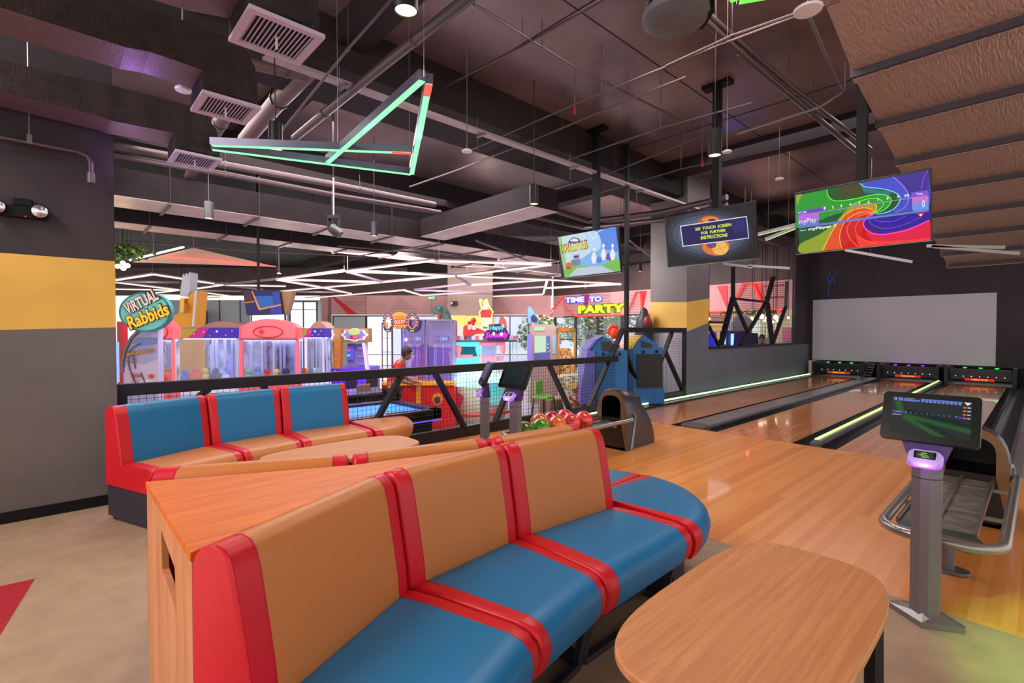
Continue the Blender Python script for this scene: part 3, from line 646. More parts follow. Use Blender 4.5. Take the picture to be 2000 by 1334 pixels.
# ================================================================== BALL RETURNS
M_HOOD = mat('gunmetal_shell', (84, 80, 88), 0.28, 0.55, var=(3, 0.06)); M_RIM = mat('bronze_rim', (146, 112, 78), 0.3, 0.6)
M_TRAY = mat('worn_tray', (108, 100, 96), 0.5, 0.3, var=(14, 0.18))
def ball_return(label, cx, Y0, rackY):
    t = thing('ball_return', label, 'ball return', (cx, Y0 + 0.3, 0), 'ball returns with curved gunmetal hoods')
    def arch(w, h, y, wt=0.86, n=16, z0=0.0):
        hs = h * 0.52; pts = [V(cx - w, y, z0)]
        for i in range(n + 1):
            a = math.pi - math.pi * i / n
            pts.append(V(cx + w * 1.0 * math.copysign(abs(math.cos(a)) ** 0.75, math.cos(a)), y, z0 + hs + (h - hs) * math.sin(a) ** 0.8))
        pts.append(V(cx + w, y, z0)); return pts
    secs = [(Y0 + 0.0, 0.213, 0.725), (Y0 + 0.03, 0.224, 0.738), (Y0 + 0.14, 0.218, 0.735), (Y0 + 0.26, 0.212, 0.705), (Y0 + 0.38, 0.207, 0.64), (Y0 + 0.50, 0.203, 0.54), (Y0 + 0.59, 0.20, 0.42), (Y0 + 0.65, 0.198, 0.28), (Y0 + 0.68, 0.197, 0.12)]
    m = MB(); m.loft([arch(w, h, y) for y, w, h in secs], caps=False)
    e = arch(0.197, 0.12, Y0 + 0.68); m.poly(e); m.build('hood', M_HOOD, t, smooth=50)
    # front rim plate around the throat
    o = arch(0.213, 0.725, Y0 - 0.004); inn = arch(0.140, 0.275, Y0 - 0.004, z0=0.385)
    m = MB(); n = len(o); m.add(o + inn, [(k, k + 1, n + k + 1, n + k) for k in range(n - 1)]); m.add([o[0], o[-1], inn[-1], inn[0]], [(0, 1, 2, 3)], 1)
    m.build('front_rim', [M_RIM, mat('brown_black_panel', (38, 30, 28), 0.35)], t)
    inn2 = [p + V(0, 0.45, 0) for p in inn]; m = MB(); m.loft([inn, inn2], caps=False); m.poly(inn2); m.build('throat', mat('throat_black', (8, 8, 9), 0.5), t)
    m = MB(); m.box(cx - 0.16, cx + 0.16, Y0 - 0.012, Y0 - 0.005, 0.03, 0.27); m.build('access_panel', mat('brown_black_panel', (38, 30, 28), 0.35), t, bevel=0.004)
    m = MB(); m.box(cx - 0.205, cx + 0.205, Y0 - 0.004, Y0 + 0.02, 0.0, 0.04); m.build('kick_plate', BLACK, t)
    # silver side channel: rises, bends forward
    for sx in (-1, 1):
        X = cx + sx * 0.222
        m = MB(); m.tube([V(X, Y0 + 0.11, 0.01), V(X, Y0 + 0.175, 0.28), V(X, Y0 + 0.19, 0.40), V(X - sx * 0.004, Y0 + 0.15, 0.455), V(X - sx * 0.004, Y0 + 0.02, 0.475)], [0.016] * 5, 8)
        m.build('side_trim', mat('satin_blue_steel', (150, 165, 172), 0.25, 0.7), t, smooth=40)
    # rack: looped tube rail, tray, cross bars, pedestal
    zr = 0.375; hw = 0.245; y1 = rackY; r_ = 0.12; pts = [V(cx - hw, Y0 + 0.09, zr)]
    pts += [V(cx - hw, y1 + 0.3, zr)]
    for i in range(7):
        a = math.radians(180 + 90 * i / 6); pts.append(V(cx - hw + 0.16 + 0.16 * math.cos(a), y1 + 0.16 + 0.16 * math.sin(a), zr))
    for i in range(7):
        a = math.radians(270 + 90 * i / 6); pts.append(V(cx + hw - 0.16 + 0.16 * math.cos(a), y1 + 0.16 + 0.16 * math.sin(a), zr))
    pts.append(V(cx + hw, y1 + 0.3, zr)); pts.append(V(cx + hw, Y0 + 0.09, zr))
    m = MB(); m.tube(pts, 0.027, 10); m.build('rail', mat('silver_rail', (158, 152, 146), 0.25, 0.75), t, smooth=60)
    m = MB(); m.box(cx - 0.20, cx + 0.12, y1 + 0.36, Y0, 0.315, 0.335); m.build('tray', M_TRAY, t, bevel=0.003)
    for X in (-0.21, -0.045, 0.125):
        m = MB(); m.box(cx + X - 0.008, cx + X + 0.008, y1 + 0.32, Y0, 0.32, 0.352); m.build('guide_strip', STEEL, t)
    m = MB(); m.slab([V(cx - 0.2, y1 + 0.10, 0.325), V(cx + 0.12, y1 + 0.06, 0.325), V(cx + 0.2, y1 + 0.16, 0.325), V(cx + 0.12, y1 + 0.36, 0.325), V(cx - 0.2, y1 + 0.36, 0.325)], V(0, 0, 0.01)); m.build('ramp_plate', mat('dark_green_plate', (34, 60, 46), 0.3), t)
    for yy in (y1 + 0.2, y1 + 0.75, Y0 - 0.25):
        m = MB(); m.bar((cx - hw, yy, 0.335), (cx + hw, yy, 0.335), 0.025, 0.02); m.build('cross_bar', STEEL, t)
    m = MB(); m.cyl((cx - 0.02, 3.95 + (Y0 - 5.06), 0.02), (cx - 0.02, 3.95 + (Y0 - 5.06), 0.32), 0.04, 16); m.build('pedestal', STEELD, t, smooth=40)
    m = MB(); q = [V(cx - 0.02 + 0.11 * math.copysign(abs(math.cos(a)) ** 0.6, math.cos(a)), 3.95 + (Y0 - 5.06) + 0.065 * math.sin(a), 0.003) for a in [2 * math.pi * k / 24 for k in range(24)]]
    m.slab(q, V(0, 0, 0.02)); m.build('foot_plate', STEELD, t, bevel=0.004)
    return t
ball_return('gunmetal ball return holding coloured balls, behind the tan benches', -3.625, 5.06, 3.40)
ball_return('gunmetal ball return with an empty rack, behind the near score console', -0.355, 5.06, 3.32)
BALLS = [(1024, 828, (96, 112, 30), 'dark olive green bowling ball, leftmost on the rack, beside the console post'), (1056, 836, (84, 150, 34), 'bright green marbled bowling ball in the front row'),
         (1054, 817, (232, 92, 36), 'orange bowling ball in the back row above the bright green one'), (1088, 829, (244, 104, 30), 'bright orange bowling ball in the front row'),
         (1077, 814, (164, 34, 44), 'dark crimson bowling ball in the back row'), (1103, 811, (226, 56, 60), 'coral red bowling ball, rightmost of the back row'),
         (1115, 823, (238, 66, 62), 'coral red bowling ball in the front row beside the bright orange one'), (1140, 818, (246, 62, 62), 'coral red bowling ball, rightmost, its finger holes showing')]
for i, (u, v, c, lab) in enumerate(BALLS):
    row = i in (2, 4, 5); p = at_z(u, v, 0.448)
    # two rows on the rack, in the order of the photograph
    xx = -3.625 + (0.115 if not row else -0.115); p = at_x(u, v, xx)
    p = V(xx, p.y, 0.448)
    m = MB(); m.ball(p, 0.106, 32)
    b = m.build('bowling_ball', mat('ball_%d' % i, c, 0.1, var=(9, 0.18), coat=0.6), smooth=True); tag(b, lab, 'bowling ball', 'bowling balls on the ball return')
    b.location = (0, 0, 0)
    m = MB(); d0 = V(0.75, -0.6, -0.25 if i == 7 else 0.3).normalized(); s1 = d0.cross(V(0, 0, 1)).normalized(); s2 = s1.cross(d0)
    for a_, b_ in (((-0.10, 0.08), (0.12, 0.10), (0.0, -0.14)) if i in (6, 7) else ()):
        d = (d0 + s1 * a_ + s2 * b_).normalized(); m.cyl(p + d * 0.1, p + d * 0.1064, 0.007, 10)
    if i in (6, 7): m.build('finger_holes', BLACK, b)

# ================================================================== HANGING SCREENS
TA = math.radians(8.0); TN = V(0, -math.cos(TA), -math.sin(TA)); TV_ = V(0, -math.sin(TA), math.cos(TA)); TU = V(1, 0, 0)
class Pic:
    """flat picture on a screen: shapes given where the photograph shows them, laid on the screen's own plane"""
    def __init__(s, p, n, conv): s.p = p; s.n = n; s.c = conv; s.mb = MB(); s.mats = []; s.k = 0
    def mi(s, m):
        if m not in s.mats: s.mats.append(m)
        return s.mats.index(m)
    def P(s, q):
        s_ = s.c(*q); p = at_p(s_[0], s_[1], s.p + s.n * (0.0006 * s.k), s.n)
        o = s.p + s.n * (0.0006 * s.k); d = p - o; a = max(-0.645, min(0.645, d.dot(TU))); b = max(-0.371, min(0.371, d.dot(TV_)))
        return o + TU * a + TV_ * b
    def poly(s, col, pts, st=0.9):
        s.k += 1; s.mb.poly([s.P(q) for q in pts], s.mi(glow('pic_%d_%d_%d' % col, col, st))); return s
    def line(s, col, pts, w, st=1.2):
        s.k += 1; g = s.mi(glow('pic_%d_%d_%d' % col, col, st)); P3 = [s.P(q) for q in pts]
        for i in range(len(P3) - 1):
            a, b = P3[i], P3[i + 1]; d = (b - a).normalized().cross(s.n) * w / 2
            s.mb.poly([a - d, b - d, b + d, a + d], g)
        return s
    def text(s, body, q0, q1, q2, col, bold=0.0, st=1.0, shear=0.0):
        s.k += 1; a, b, c_ = s.P(q0), s.P(q1), s.P(q2); u = (b - a); w = u.length; u.normalize(); v = (c_ - a); v -= u * v.dot(u); h = v.length; v.normalize()
        s.mb.text(body, a, u, v, w, h, s.mi(glow('pic_%d_%d_%d' % col, col, st)), 0.0, bold, shear); return s
def smooth_pts(pts, n=6):
    out = []
    for i in range(len(pts) - 1):
        p0 = pts[max(i - 1, 0)]; p1 = pts[i]; p2 = pts[i + 1]; p3 = pts[min(i + 2, len(pts) - 1)]
        for k in range(n):
            t = k / n; out.append(tuple(0.5 * ((2 * p1[j]) + (-p0[j] + p2[j]) * t + (2 * p0[j] - 5 * p1[j] + 4 * p2[j] - p3[j]) * t * t + (-p0[j] + 3 * p1[j] - 3 * p2[j] + p3[j]) * t ** 3) for j in (0, 1)))
    out.append(pts[-1]); return out
def tv(label, xc, conv, draw, polex):
    t = thing('hanging_screen', label, 'screen', (xc, 6.8, 2.79), 'big screens hung over the foul line')
    c = V(xc, 6.8, 2.79); hw, hh = 0.652, 0.378
    def Q(a, b, o): return c + TU * a + TV_ * b + TN * o
    m = MB(); m.obox(Q(-hw, -hh, 0), TU * 2 * hw, TV_ * 2 * hh, TN * -0.05); m.build('housing', DARKPL, t, bevel=0.006)
    m = MB(); m.obox(Q(-0.25, -0.2, -0.05), TU * 0.5, TV_ * 0.4, TN * -0.04); m.build('wall_bracket', BLACKM, t)
    pic = Pic(c + TN * 0.001, TN, conv); draw(pic)
    pic.mb.build('picture', pic.mats, t, recalc=False)
    m = MB(); m.obox(Q(-hw, -hh - 0.004, 0.004), TU * 2 * hw, TV_ * 0.008, TN * -0.05); m.build('lower_trim', STEEL, t)
    m = MB(); m.box(polex - 0.05, polex + 0.05, 6.97, 7.07, 2.6, 4.999); m.build('pole', BLACK, t)
    m = MB(); m.box(polex - 0.20, polex + 0.20, 6.94, 7.10, 4.94, 4.999); m.build('ceiling_plate', BLACK, t)
    return t
def z6(x, y): return (1540 + x / 6.897, 320 + y / 6.897)
def draw3(P):
    P.poly((14, 92, 34), [(95, 420), (1880, 85), (1912, 1035), (155, 1205)], 0.8)
    P.poly((30, 158, 44), smooth_pts([(520, 345), (540, 440), (620, 495), (900, 465), (1200, 412), (1380, 460), (1330, 600), (1150, 665), (980, 600), (600, 690), (100, 860), (97, 430)]))
    P.poly((72, 72, 24), [(700, 310), (960, 262), (1020, 385), (780, 440), (660, 420)], 0.8)
    P.poly((150, 170, 40), [(96, 420), (185, 405), (120, 560)])
    P.poly((34, 120, 130), [(960, 262), (1010, 300), (1200, 350), (1400, 375), (1350, 440), (1180, 400), (1020, 390)])
    P.poly((70, 78, 205), smooth_pts([(960, 262), (1040, 305), (1250, 335), (1420, 380), (1500, 450), (1440, 590), (1200, 680), (1560, 640), (1900, 560), (1880, 85)], 4))
    P.poly((60, 44, 150), [(1410, 175), (1500, 240), (1600, 360), (1620, 430), (1895, 380), (1880, 85)])
    P.poly((150, 165, 40), smooth_pts([(1150, 665), (980, 540), (820, 580), (620, 800), (400, 960), (158, 1080), (163, 1200), (460, 1172), (700, 820), (1000, 640)], 5))
    P.poly((200, 150, 40), smooth_pts([(460, 1170), (560, 960), (700, 740), (880, 580), (1060, 540), (1180, 560), (1150, 665), (900, 700), (700, 860), (560, 1160)], 5))
    P.poly((232, 80, 36), smooth_pts([(480, 1168), (640, 830), (900, 600), (1120, 620), (1150, 665), (900, 760), (800, 900), (960, 1125)], 5))
    P.poly((214, 20, 30), smooth_pts([(700, 1145), (700, 860), (860, 730), (1140, 680), (1000, 800), (1020, 980), (1190, 1095), (1912, 1030), (1900, 760), (1500, 930), (1200, 940), (1040, 860)], 5))
    P.poly((232, 12, 70), [(1180, 1090), (1040, 930), (1300, 945), (1600, 880), (1900, 760), (1910, 1000), (1500, 1050)])
    P.poly((255, 60, 44), [(900, 960), (1060, 1040), (1400, 1040), (1912, 1000), (1912, 1032), (960, 1125)])
    P.poly((44, 6, 150), smooth_pts([(1150, 670), (1400, 690), (1700, 640), (1893, 580), (1898, 750), (1560, 880), (1250, 940), (1060, 880), (1010, 780), (1060, 720), (1150, 670)], 5))
    P.poly((70, 14, 120), [(1080, 790), (1200, 860), (1400, 850), (1230, 930), (1080, 880)], 0.7)
    for col, pts, w in (((110, 210, 255), [(960, 262), (1040, 310), (1250, 335), (1420, 380), (1505, 460), (1440, 590), (1300, 660), (1180, 680)], 0.008),
                        ((150, 120, 255), [(1410, 175), (1500, 250), (1590, 360), (1620, 470), (1560, 590), (1440, 660)], 0.007), ((150, 60, 255), [(1880, 90), (1820, 200), (1790, 350)], 0.006),
                        ((120, 230, 60), [(520, 345), (540, 440), (640, 500), (900, 470), (1180, 410), (1350, 440), (1380, 520), (1290, 620), (1150, 668)], 0.008),
                        ((130, 230, 70), [(840, 560), (1000, 490), (1160, 465), (1260, 500), (1270, 570), (1160, 660)], 0.007),
                        ((240, 190, 60), [(1000, 545), (1110, 535), (1190, 570), (1150, 660)], 0.006), ((250, 190, 60), [(450, 1170), (620, 860), (800, 660), (980, 595), (1110, 610), (1150, 665)], 0.007),
                        ((255, 170, 50), [(715, 1140), (690, 960), (760, 780), (900, 680), (1040, 645), (1140, 670)], 0.007), ((255, 120, 50), [(940, 1120), (830, 1010), (790, 880), (850, 770), (1000, 690), (1130, 675)], 0.006),
                        ((255, 90, 60), [(1190, 1090), (960, 990), (900, 880), (960, 760), (1130, 690)], 0.006),
                        ((255, 60, 220), [(1895, 760), (1600, 890), (1300, 950), (1120, 935), (1020, 850), (1020, 770), (1090, 700), (1150, 672)], 0.01),
                        ((110, 50, 255), [(1790, 720), (1500, 840), (1280, 870), (1130, 820), (1090, 750), (1150, 680)], 0.007), ((110, 70, 255), [(1580, 700), (1440, 765), (1250, 780), (1160, 740), (1150, 680)], 0.006)):
        P.line(col, smooth_pts(pts), w)
    P.poly((12, 60, 40), [(420, 660), (1650, 455), (1650, 395), (400, 590)], 0.35) if False else None
    P.line((170, 150, 190), [(400, 655), (1680, 455)], 0.010, 0.8)
    P.poly((110, 130, 225), [(415, 805), (1890, 610), (1890, 640), (415, 835)], 0.8)
    for k in range(10):
        x = 520 + k * 125; y = 640 - (x - 520) * 0.155; P.line((20, 40, 60), [(x, y), (x, y + 170)], 0.002, 0.3)
    P.poly((110, 60, 200), [(122, 640), (505, 580), (512, 625), (124, 690)])
    P.poly((140, 80, 215), [(1655, 388), (1880, 352), (1882, 415), (1655, 440)])
    P.poly((188, 110, 220), [(130, 690), (395, 650), (410, 680), (412, 830), (150, 868), (135, 850)])
    P.poly((110, 130, 225), [(132, 790), (412, 750), (412, 830), (150, 868), (135, 850)])
    P.poly((200, 120, 215), [(1665, 450), (1860, 420), (1885, 440), (1890, 610), (1690, 640), (1665, 620)])
    P.poly((110, 150, 235), [(1665, 540), (1888, 510), (1890, 610), (1690, 640), (1665, 620)])
    P.text('myPlay', (145, 835), (380, 800), (140, 750), (240, 235, 250)); P.text('0', (1800, 590), (1838, 584), (1798, 490), (245, 245, 255))
    P.text('37.20', (130, 678), (245, 660), (130, 648), (235, 230, 250), 0.02); P.text('Tot.', (1722, 425), (1812, 411), (1720, 398), (245, 240, 250), 0.03)
    for k, (x, y) in enumerate(((475, 618), (585, 603), (700, 585), (820, 566), (945, 545), (1068, 530), (1195, 505), (1325, 485), (1462, 465), (1565, 448))):
        P.text(str(k + 1), (x, y), (x + (24 if k < 9 else 62), y - (4 if k < 9 else 9)), (x, y - 36), (240, 245, 240), 0.04)
    P.text('myPlayer 1', (268, 912), (632, 862), (266, 862), (245, 245, 245), 0.03); P.text('Player', (160, 912), (242, 900), (160, 892), (235, 235, 235), 0.03)
    P.poly((220, 40, 40), [(1722, 668), (1842, 655), (1782, 722)]); P.line((250, 240, 240), [(1765, 688), (1782, 678), (1800, 686), (1784, 700), (1765, 688)], 0.006)
def zt2(x, y): return (1250 + x / 2.6667, 380 + y / 2.6667)
def disc(cx, cy, rx, ry, n=20): return [(cx + rx * math.cos(2 * math.pi * k / n), cy + ry * math.sin(2 * math.pi * k / n)) for k in range(n)]
def draw2(P):
    P.poly((16, 16, 22), [(130, 112), (598, 38), (612, 325), (152, 370)], 0.6)
    for i, (rx, ry, c) in enumerate(((232, 140, (34, 38, 54)), (214, 122, (52, 60, 80)), (190, 105, (74, 88, 112)), (160, 88, (98, 108, 128)), (120, 72, (120, 100, 110)))):
        P.poly(c, [(max(136, min(604, x)), max(52 + (598 - x) * .13, min(352 - (x - 150) * 0.07, y))) for x, y in disc(360, 208, rx, ry, 28)], 0.7)
    P.poly((200, 90, 40), disc(362, 142, 60, 32), 0.8); P.poly((240, 150, 60), disc(366, 132, 44, 18), 0.8); P.poly((70, 40, 50), disc(375, 135, 20, 9))
    P.poly((226, 120, 50), disc(395, 270, 72, 48), 0.9); P.poly((250, 190, 90), disc(418, 280, 42, 36), 0.9); P.poly((120, 70, 130), disc(372, 262, 26, 18), 0.8)
    P.line((200, 130, 60), [(400, 250), (418, 280), (440, 310)], 0.008); P.line((200, 130, 60), [(380, 290), (418, 280), (456, 268)], 0.008)
    P.poly((230, 230, 250), [(208, 163), (556, 112), (568, 228), (222, 272)], 0.9); P.poly((16, 10, 84), [(213, 167), (553, 117), (564, 225), (226, 267)], 0.9)
    P.poly((40, 40, 130), [(470, 165), (500, 130), (545, 128), (548, 180), (500, 200)], 0.6)
    for s_, q0, q1, q2 in (('SEE  TOUCH  SCREEN', (288, 189), (475, 164), (287, 174)), ('FOR  FURTHER', (319, 209), (447, 193), (318, 194)), ('INSTRUCTIONS', (317, 235), (456, 219), (316, 217))):
        P.text(s_, q0, q1, q2, (220, 240, 70), 0.03)
def zt1(x, y): return (1060 + x / 4.5455, 420 + y / 4.5455)
def draw1(P):
    P.poly((120, 180, 232), [(135, 190), (645, 90), (705, 495), (195, 555)], 0.95)
    P.poly((196, 222, 226), [(135, 190), (380, 142), (430, 330), (300, 420), (175, 440)], 0.95)
    P.poly((160, 205, 120), [(135, 190), (165, 184), (230, 545), (195, 552)])
    P.poly((84, 140, 235), [(450, 130), (645, 92), (680, 330), (540, 300)])
    P.poly((180, 214, 248), smooth_pts([(380, 142), (480, 150), (520, 260), (470, 330), (400, 300)]), 0.95)
    P.poly((120, 196, 76), [(185, 490), (240, 455), (300, 440), (360, 450), (430, 468), (500, 455), (560, 430), (600, 400), (640, 384), (687, 400), (700, 492), (196, 552)])
    P.poly((196, 206, 224), [(230, 545), (300, 470), (520, 450), (640, 505)])
    P.poly((120, 130, 170), [(250, 400), (330, 385), (335, 440), (255, 455)]); P.poly((196, 200, 226), [(262, 350), (330, 340), (334, 385), (264, 395)]); P.poly((70, 76, 110), [(275, 362), (318, 356), (320, 380), (278, 386)])
    P.poly((210, 120, 60), disc(235, 445, 32, 26)); P.poly((210, 60, 50), disc(228, 470, 24, 12))
    P.poly((90, 130, 220), disc(500, 398, 28, 28)); P.poly((120, 70, 190), disc(590, 370, 32, 34))
    for x, y in ((455, 330), (540, 300), (620, 300)):
        P.poly((240, 240, 245), smooth_pts([(x - 12, y + 100), (x - 24, y + 50), (x - 8, y), (x - 12, y - 30), (x, y - 48), (x + 12, y - 30), (x + 8, y), (x + 24, y + 50), (x + 12, y + 100)])); P.line((220, 40, 60), [(x - 9, y - 6), (x + 9, y - 8)], 0.01)
    P.line((230, 235, 160), smooth_pts([(400, 140), (450, 210), (480, 160), (530, 130)]), 0.01)
    P.poly((52, 66, 150), [(225, 235), (270, 195), (325, 210), (330, 245), (230, 250)]); P.poly((230, 236, 250), [(240, 232), (272, 205), (312, 216), (316, 238)])
    P.text('BOWLOPOLIS', (172, 345), (402, 300), (165, 262), (90, 20, 30), 0.045, 0.8); P.text('BOWLOPOLIS', (178, 335), (396, 294), (172, 272), (250, 220, 40), 0.02, 1.0)
tv('hanging screen showing a rainbow swirl scoreboard, rightmost of the three', -1.465, z6, draw3, -1.477)
tv('hanging screen with yellow instructions in a blue box, middle of the three', -3.235, zt2, draw2, -3.215)
tv('hanging screen with a sunny cartoon title picture, leftmost of the three', -5.375, zt1, draw1, -5.36)

# ================================================================== LEFT WALL FITTINGS
t = thing('emergency_light', 'black twin-head emergency light on the charcoal wall above the mustard band', 'emergency light', (WX, -0.15, 2.36))
m = MB(); m.box(WX, WX + 0.05, -0.31, 0.0, 2.31, 2.40); m.box(WX, WX + 0.03, -0.20, -0.09, 2.40, 2.46); m.build('battery_box', BLACK, t, bevel=0.01)
for y in (-0.285, -0.055):
    m = MB(); m.lathe((WX + 0.05, y, 2.372), [(0.0, 0.0), (0.052, 0.0), (0.056, 0.03), (0.05, 0.045)], 20, axis=(1, 0.1, -0.1)); l = m.build('lamp_head', BLACK, t, smooth=40)
    m = MB(); m.lathe((WX + 0.05, y, 2.372), [(0.0, 0.052), (0.03, 0.05), (0.05, 0.04)], 20, axis=(1, 0.1, -0.1)); m.build('reflector', mat('reflector', (230, 225, 235), 0.15, 0.9), l, smooth=True)
m = MB(); m.ball((WX + 0.052, -0.13, 2.322), 0.005, 8); m.build('indicator', glow('red_dot', (255, 30, 30), 2.0), t)
t = thing('sprinkler_pipe', 'dark pipe with an elbow dropping down the charcoal wall, hung on rods', 'pipe', (WX + 0.1, 0, 2.87))
m = MB(); m.tube([(WX + 0.10, -3, 2.89), (WX + 0.10, 0.17, 2.87), (WX + 0.10, 0.235, 2.85), (WX + 0.10, 0.25, 2.80), (WX + 0.10, 0.25, 2.66)], 0.018, 10); m.build('pipe', GALV, t, smooth=50)
m = MB(); m.cyl((WX + 0.10, 0.25, 2.64), (WX + 0.10, 0.25, 2.72), 0.027, 12); m.build('nozzle', STEELD, t, smooth=50)
m = MB(); m.cyl((WX + 0.10, -0.1, 2.87), (WX + 0.10, -0.1, 5.0), 0.004, 6); m.box(WX + 0.08, WX + 0.12, -0.115, -0.085, 2.86, 2.93); m.build('hanger', STEEL, t)
t = tag(MB().box(WX - 0.06, WX - 0.03, 0.405, 0.42, 1.02, 1.36).build('neon_strip', glow('blue_strip', (70, 90, 255), 6.0)), 'vertical blue neon strip at the end of the charcoal wall', 'neon strip')
point_light('neon_glow', (WX - 0.05, 0.50, 1.2), 3, (0.2, 0.2, 1.0), 0.05)
# ================================================================== CEILING FITTINGS
# green zigzag light over the seats
GR = glow('green_tube', (150, 255, 185), 1.25); RDT = glow('red_tube_end', (255, 90, 70), 1.3); M_ALU = mat('grey_aluminium', (98, 96, 116), 0.35, 0.5)
ZL = 3.0
def led(name, label, segs, z, mg, w=0.05, h=0.06, wires=(), cat='light fitting', group=None, reds=(), power=0, pc=(0.3, 1.0, 0.6), body=None, light=None):
    """hanging light bars: aluminium channel with a glowing lens underneath"""
    c = segs[0][0]; t = thing(name, label, cat, (c.x, c.y, z), group)
    for i, (a, b) in enumerate(segs):
        a = V(a.x, a.y, a.z); b = V(b.x, b.y, b.z); d = (b - a).normalized(); sd = d.cross(V(0, 0, 1)).normalized()
        lo = 0.45 * h if w > 0.08 else 0.0; m = MB(); m.bar(a + V(0, 0, (h + lo) / 2), b + V(0, 0, (h + lo) / 2), w, h - lo); ch = m.build('channel', body or M_ALU, t)
        a2, b2 = a + d * 0.01, b - d * 0.01; hh = 0.45 * h if w > 0.08 else 0.004
        m = MB(); fr = 0.0
        m.obox(a2 - sd * (w / 2 - 0.004) + V(0, 0, -0.004), b2 - a2, sd * (w - 0.008), V(0, 0, 0.004 + lo)); m.build('lens', mg, ch)
        if i in reds:
            m = MB(); e = b2 - d * 0.16; m.obox(e - sd * (w / 2 - 0.002) + V(0, 0, -0.006), b2 - e, sd * (w - 0.004), V(0, 0, 0.003)); m.build('red_end', RDT, ch, label='red glowing end of the tube')
        if power: point_light('tube_light', tuple((a + b) / 2 - V(0, 0, 0.06)), power, pc, 0.1)
    for p in wires:
        m = MB(); m.cyl(p, (p.x, p.y, 4.99), 0.002, 4); m.build('wire', STEEL, t)
    return t
g = lambda u, v: at_z(u, v, ZL)
led('zigzag_light', 'green glowing zigzag light hanging over the left bench', [(g(412, 284), g(805, 299)), (g(412, 292), g(804, 341)), (g(640, 318), g(826, 156)), (g(804, 341), g(838, 162))], ZL, GR, wires=[g(660, 310), g(828, 150), g(800, 335)], reds=(0, 3), power=3)
led('zigzag_light', 'green zigzag light at the top edge of the view, over the near console', [(V(-0.94, 0.90, 3.1), V(-0.06, 0.64, 3.1)), (V(-0.94, 0.88, 3.1), V(-0.30, 0.30, 3.1)), (V(-0.94, 0.90, 3.1), at_z(1440, 2, 3.1)), (at_z(1440, 2, 3.1), at_z(1530, -14, 3.1)), (at_z(1530, -14, 3.1), V(-0.06, 0.64, 3.1))], 3.1, glow('lime_tube', (120, 230, 90), 1.3), w=0.06, wires=[V(-0.94, 0.9, 3.1), V(-0.06, 0.64, 3.1)], power=0, pc=(0.45, 1.0, 0.35))
spot_light('green_beam', (0.2, 0.7, 3.03), (0.38, 3.1, 0), 650, (0.35, 1.0, 0.2), 23, 0.03, 0.6)
# supply ducts at the upper left, each turning down to a grille
M_GRL = mat('grille_white', (196, 176, 200), 0.45); M_DKU = mat('paler_duct_underside', (112, 86, 92), 0.5, 0.2, bump=(90, 0.5))  # wrapped ducts get a separate, paler brown colour underneath
def duct(label, X, side_px, w, vent_px, zv, under=()):
    t = thing('supply_duct', label, 'air duct', (X, 0.5, 3.3), 'dark wrapped supply ducts ending in downward grilles')
    P = [at_x(u, v, X) for u, v in side_px]; P = [V(X, p.y, p.z) for p in P]
    m = MB(); m.slab(P, V(-w, 0, 0), 0, 0); 
    o = m.build('casing', [M_DUCTD], t)
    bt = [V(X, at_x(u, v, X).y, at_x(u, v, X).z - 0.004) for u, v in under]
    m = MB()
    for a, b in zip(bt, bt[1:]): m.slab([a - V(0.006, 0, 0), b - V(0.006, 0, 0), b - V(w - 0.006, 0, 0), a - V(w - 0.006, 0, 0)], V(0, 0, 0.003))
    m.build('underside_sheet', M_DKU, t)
    c = [at_z(u, v, zv) for u, v in vent_px]
    xs = [p.x for p in c]; ys = [p.y for p in c]; x0, x1, y0, y1 = X - w - 0.015, X + 0.015, min(ys), max(ys)
    m = MB(); b = 0.035
    for q in ((x0, x1, y0, y0 + b), (x0, x1, y1 - b, y1), (x0, x0 + b, y0 + b, y1 - b), (x1 - b, x1, y0 + b, y1 - b)): m.box(*q, zv - 0.025, zv - 0.004)
    g_ = m.build('grille', M_GRL, t)
    m = MB(); n = 14
    for k in range(n):
        y = y0 + b + (y1 - y0 - 2 * b) * (k + 0.5) / n; m.box(x0 + b, x1 - b, y - 0.0025, y + 0.0025, zv - 0.014, zv - 0.009)
    m.build('slats', M_GRL, g_)
    m = MB(); m.box(x0 + b, x1 - b, y0 + b, y1 - b, zv - 0.007, zv - 0.002); m.build('throat_shade', BLACK, g_)  # flat black sheet stands in for the shade inside the duct mouth
    m = MB(); m.cyl(((x0 + x1) / 2, (y0 + y1) / 2, zv), ((x0 + x1) / 2, (y0 + y1) / 2, zv - 0.07), 0.006, 6); m.build('streamer', WHITE, t)
    return t
ZV = 2.95
duct('dark duct nearest the charcoal wall, its grille left of the green light tip', -4.87, [(-160, 72), (0, 116), (76, 135), (225, 168), (378, 209), (405, 228), (422, 252), (429, 280), (429, 305), (342, 288), (342, 259), (216, 234), (198, 227), (0, 176), (-160, 135)], 0.35, [(342, 290), (334, 314), (416, 327), (429, 307)], ZV, [(-160, 135), (0, 176), (198, 227), (216, 234), (342, 259)])
duct('dark duct with a purple-lit underside, middle of the three at the upper left', -3.57, [(-260, -200), (0, -100), (250, 5), (360, 40), (450, 75), (480, 100), (498, 130), (503, 165), (503, 200), (394, 172), (396, 135), (293, 99), (245, 90), (0, 12), (-260, -75)], 0.33, [(394, 174), (384, 211), (483, 235), (502, 202)], ZV, [(-260, -75), (0, 12), (245, 90), (293, 99), (396, 135)])
duct('dark duct with the largest grille, at the top edge of the view', -2.50, [(-100, -420), (300, -240), (500, -130), (600, -60), (622, 0), (624, 54), (484, 6), (484, -30), (398, -50), (0, -190), (-100, -230)], 0.33, [(484, 8), (460, 78), (588, 117), (623, 55)], ZV, [(-100, -230), (0, -190), (398, -50), (484, -30)])
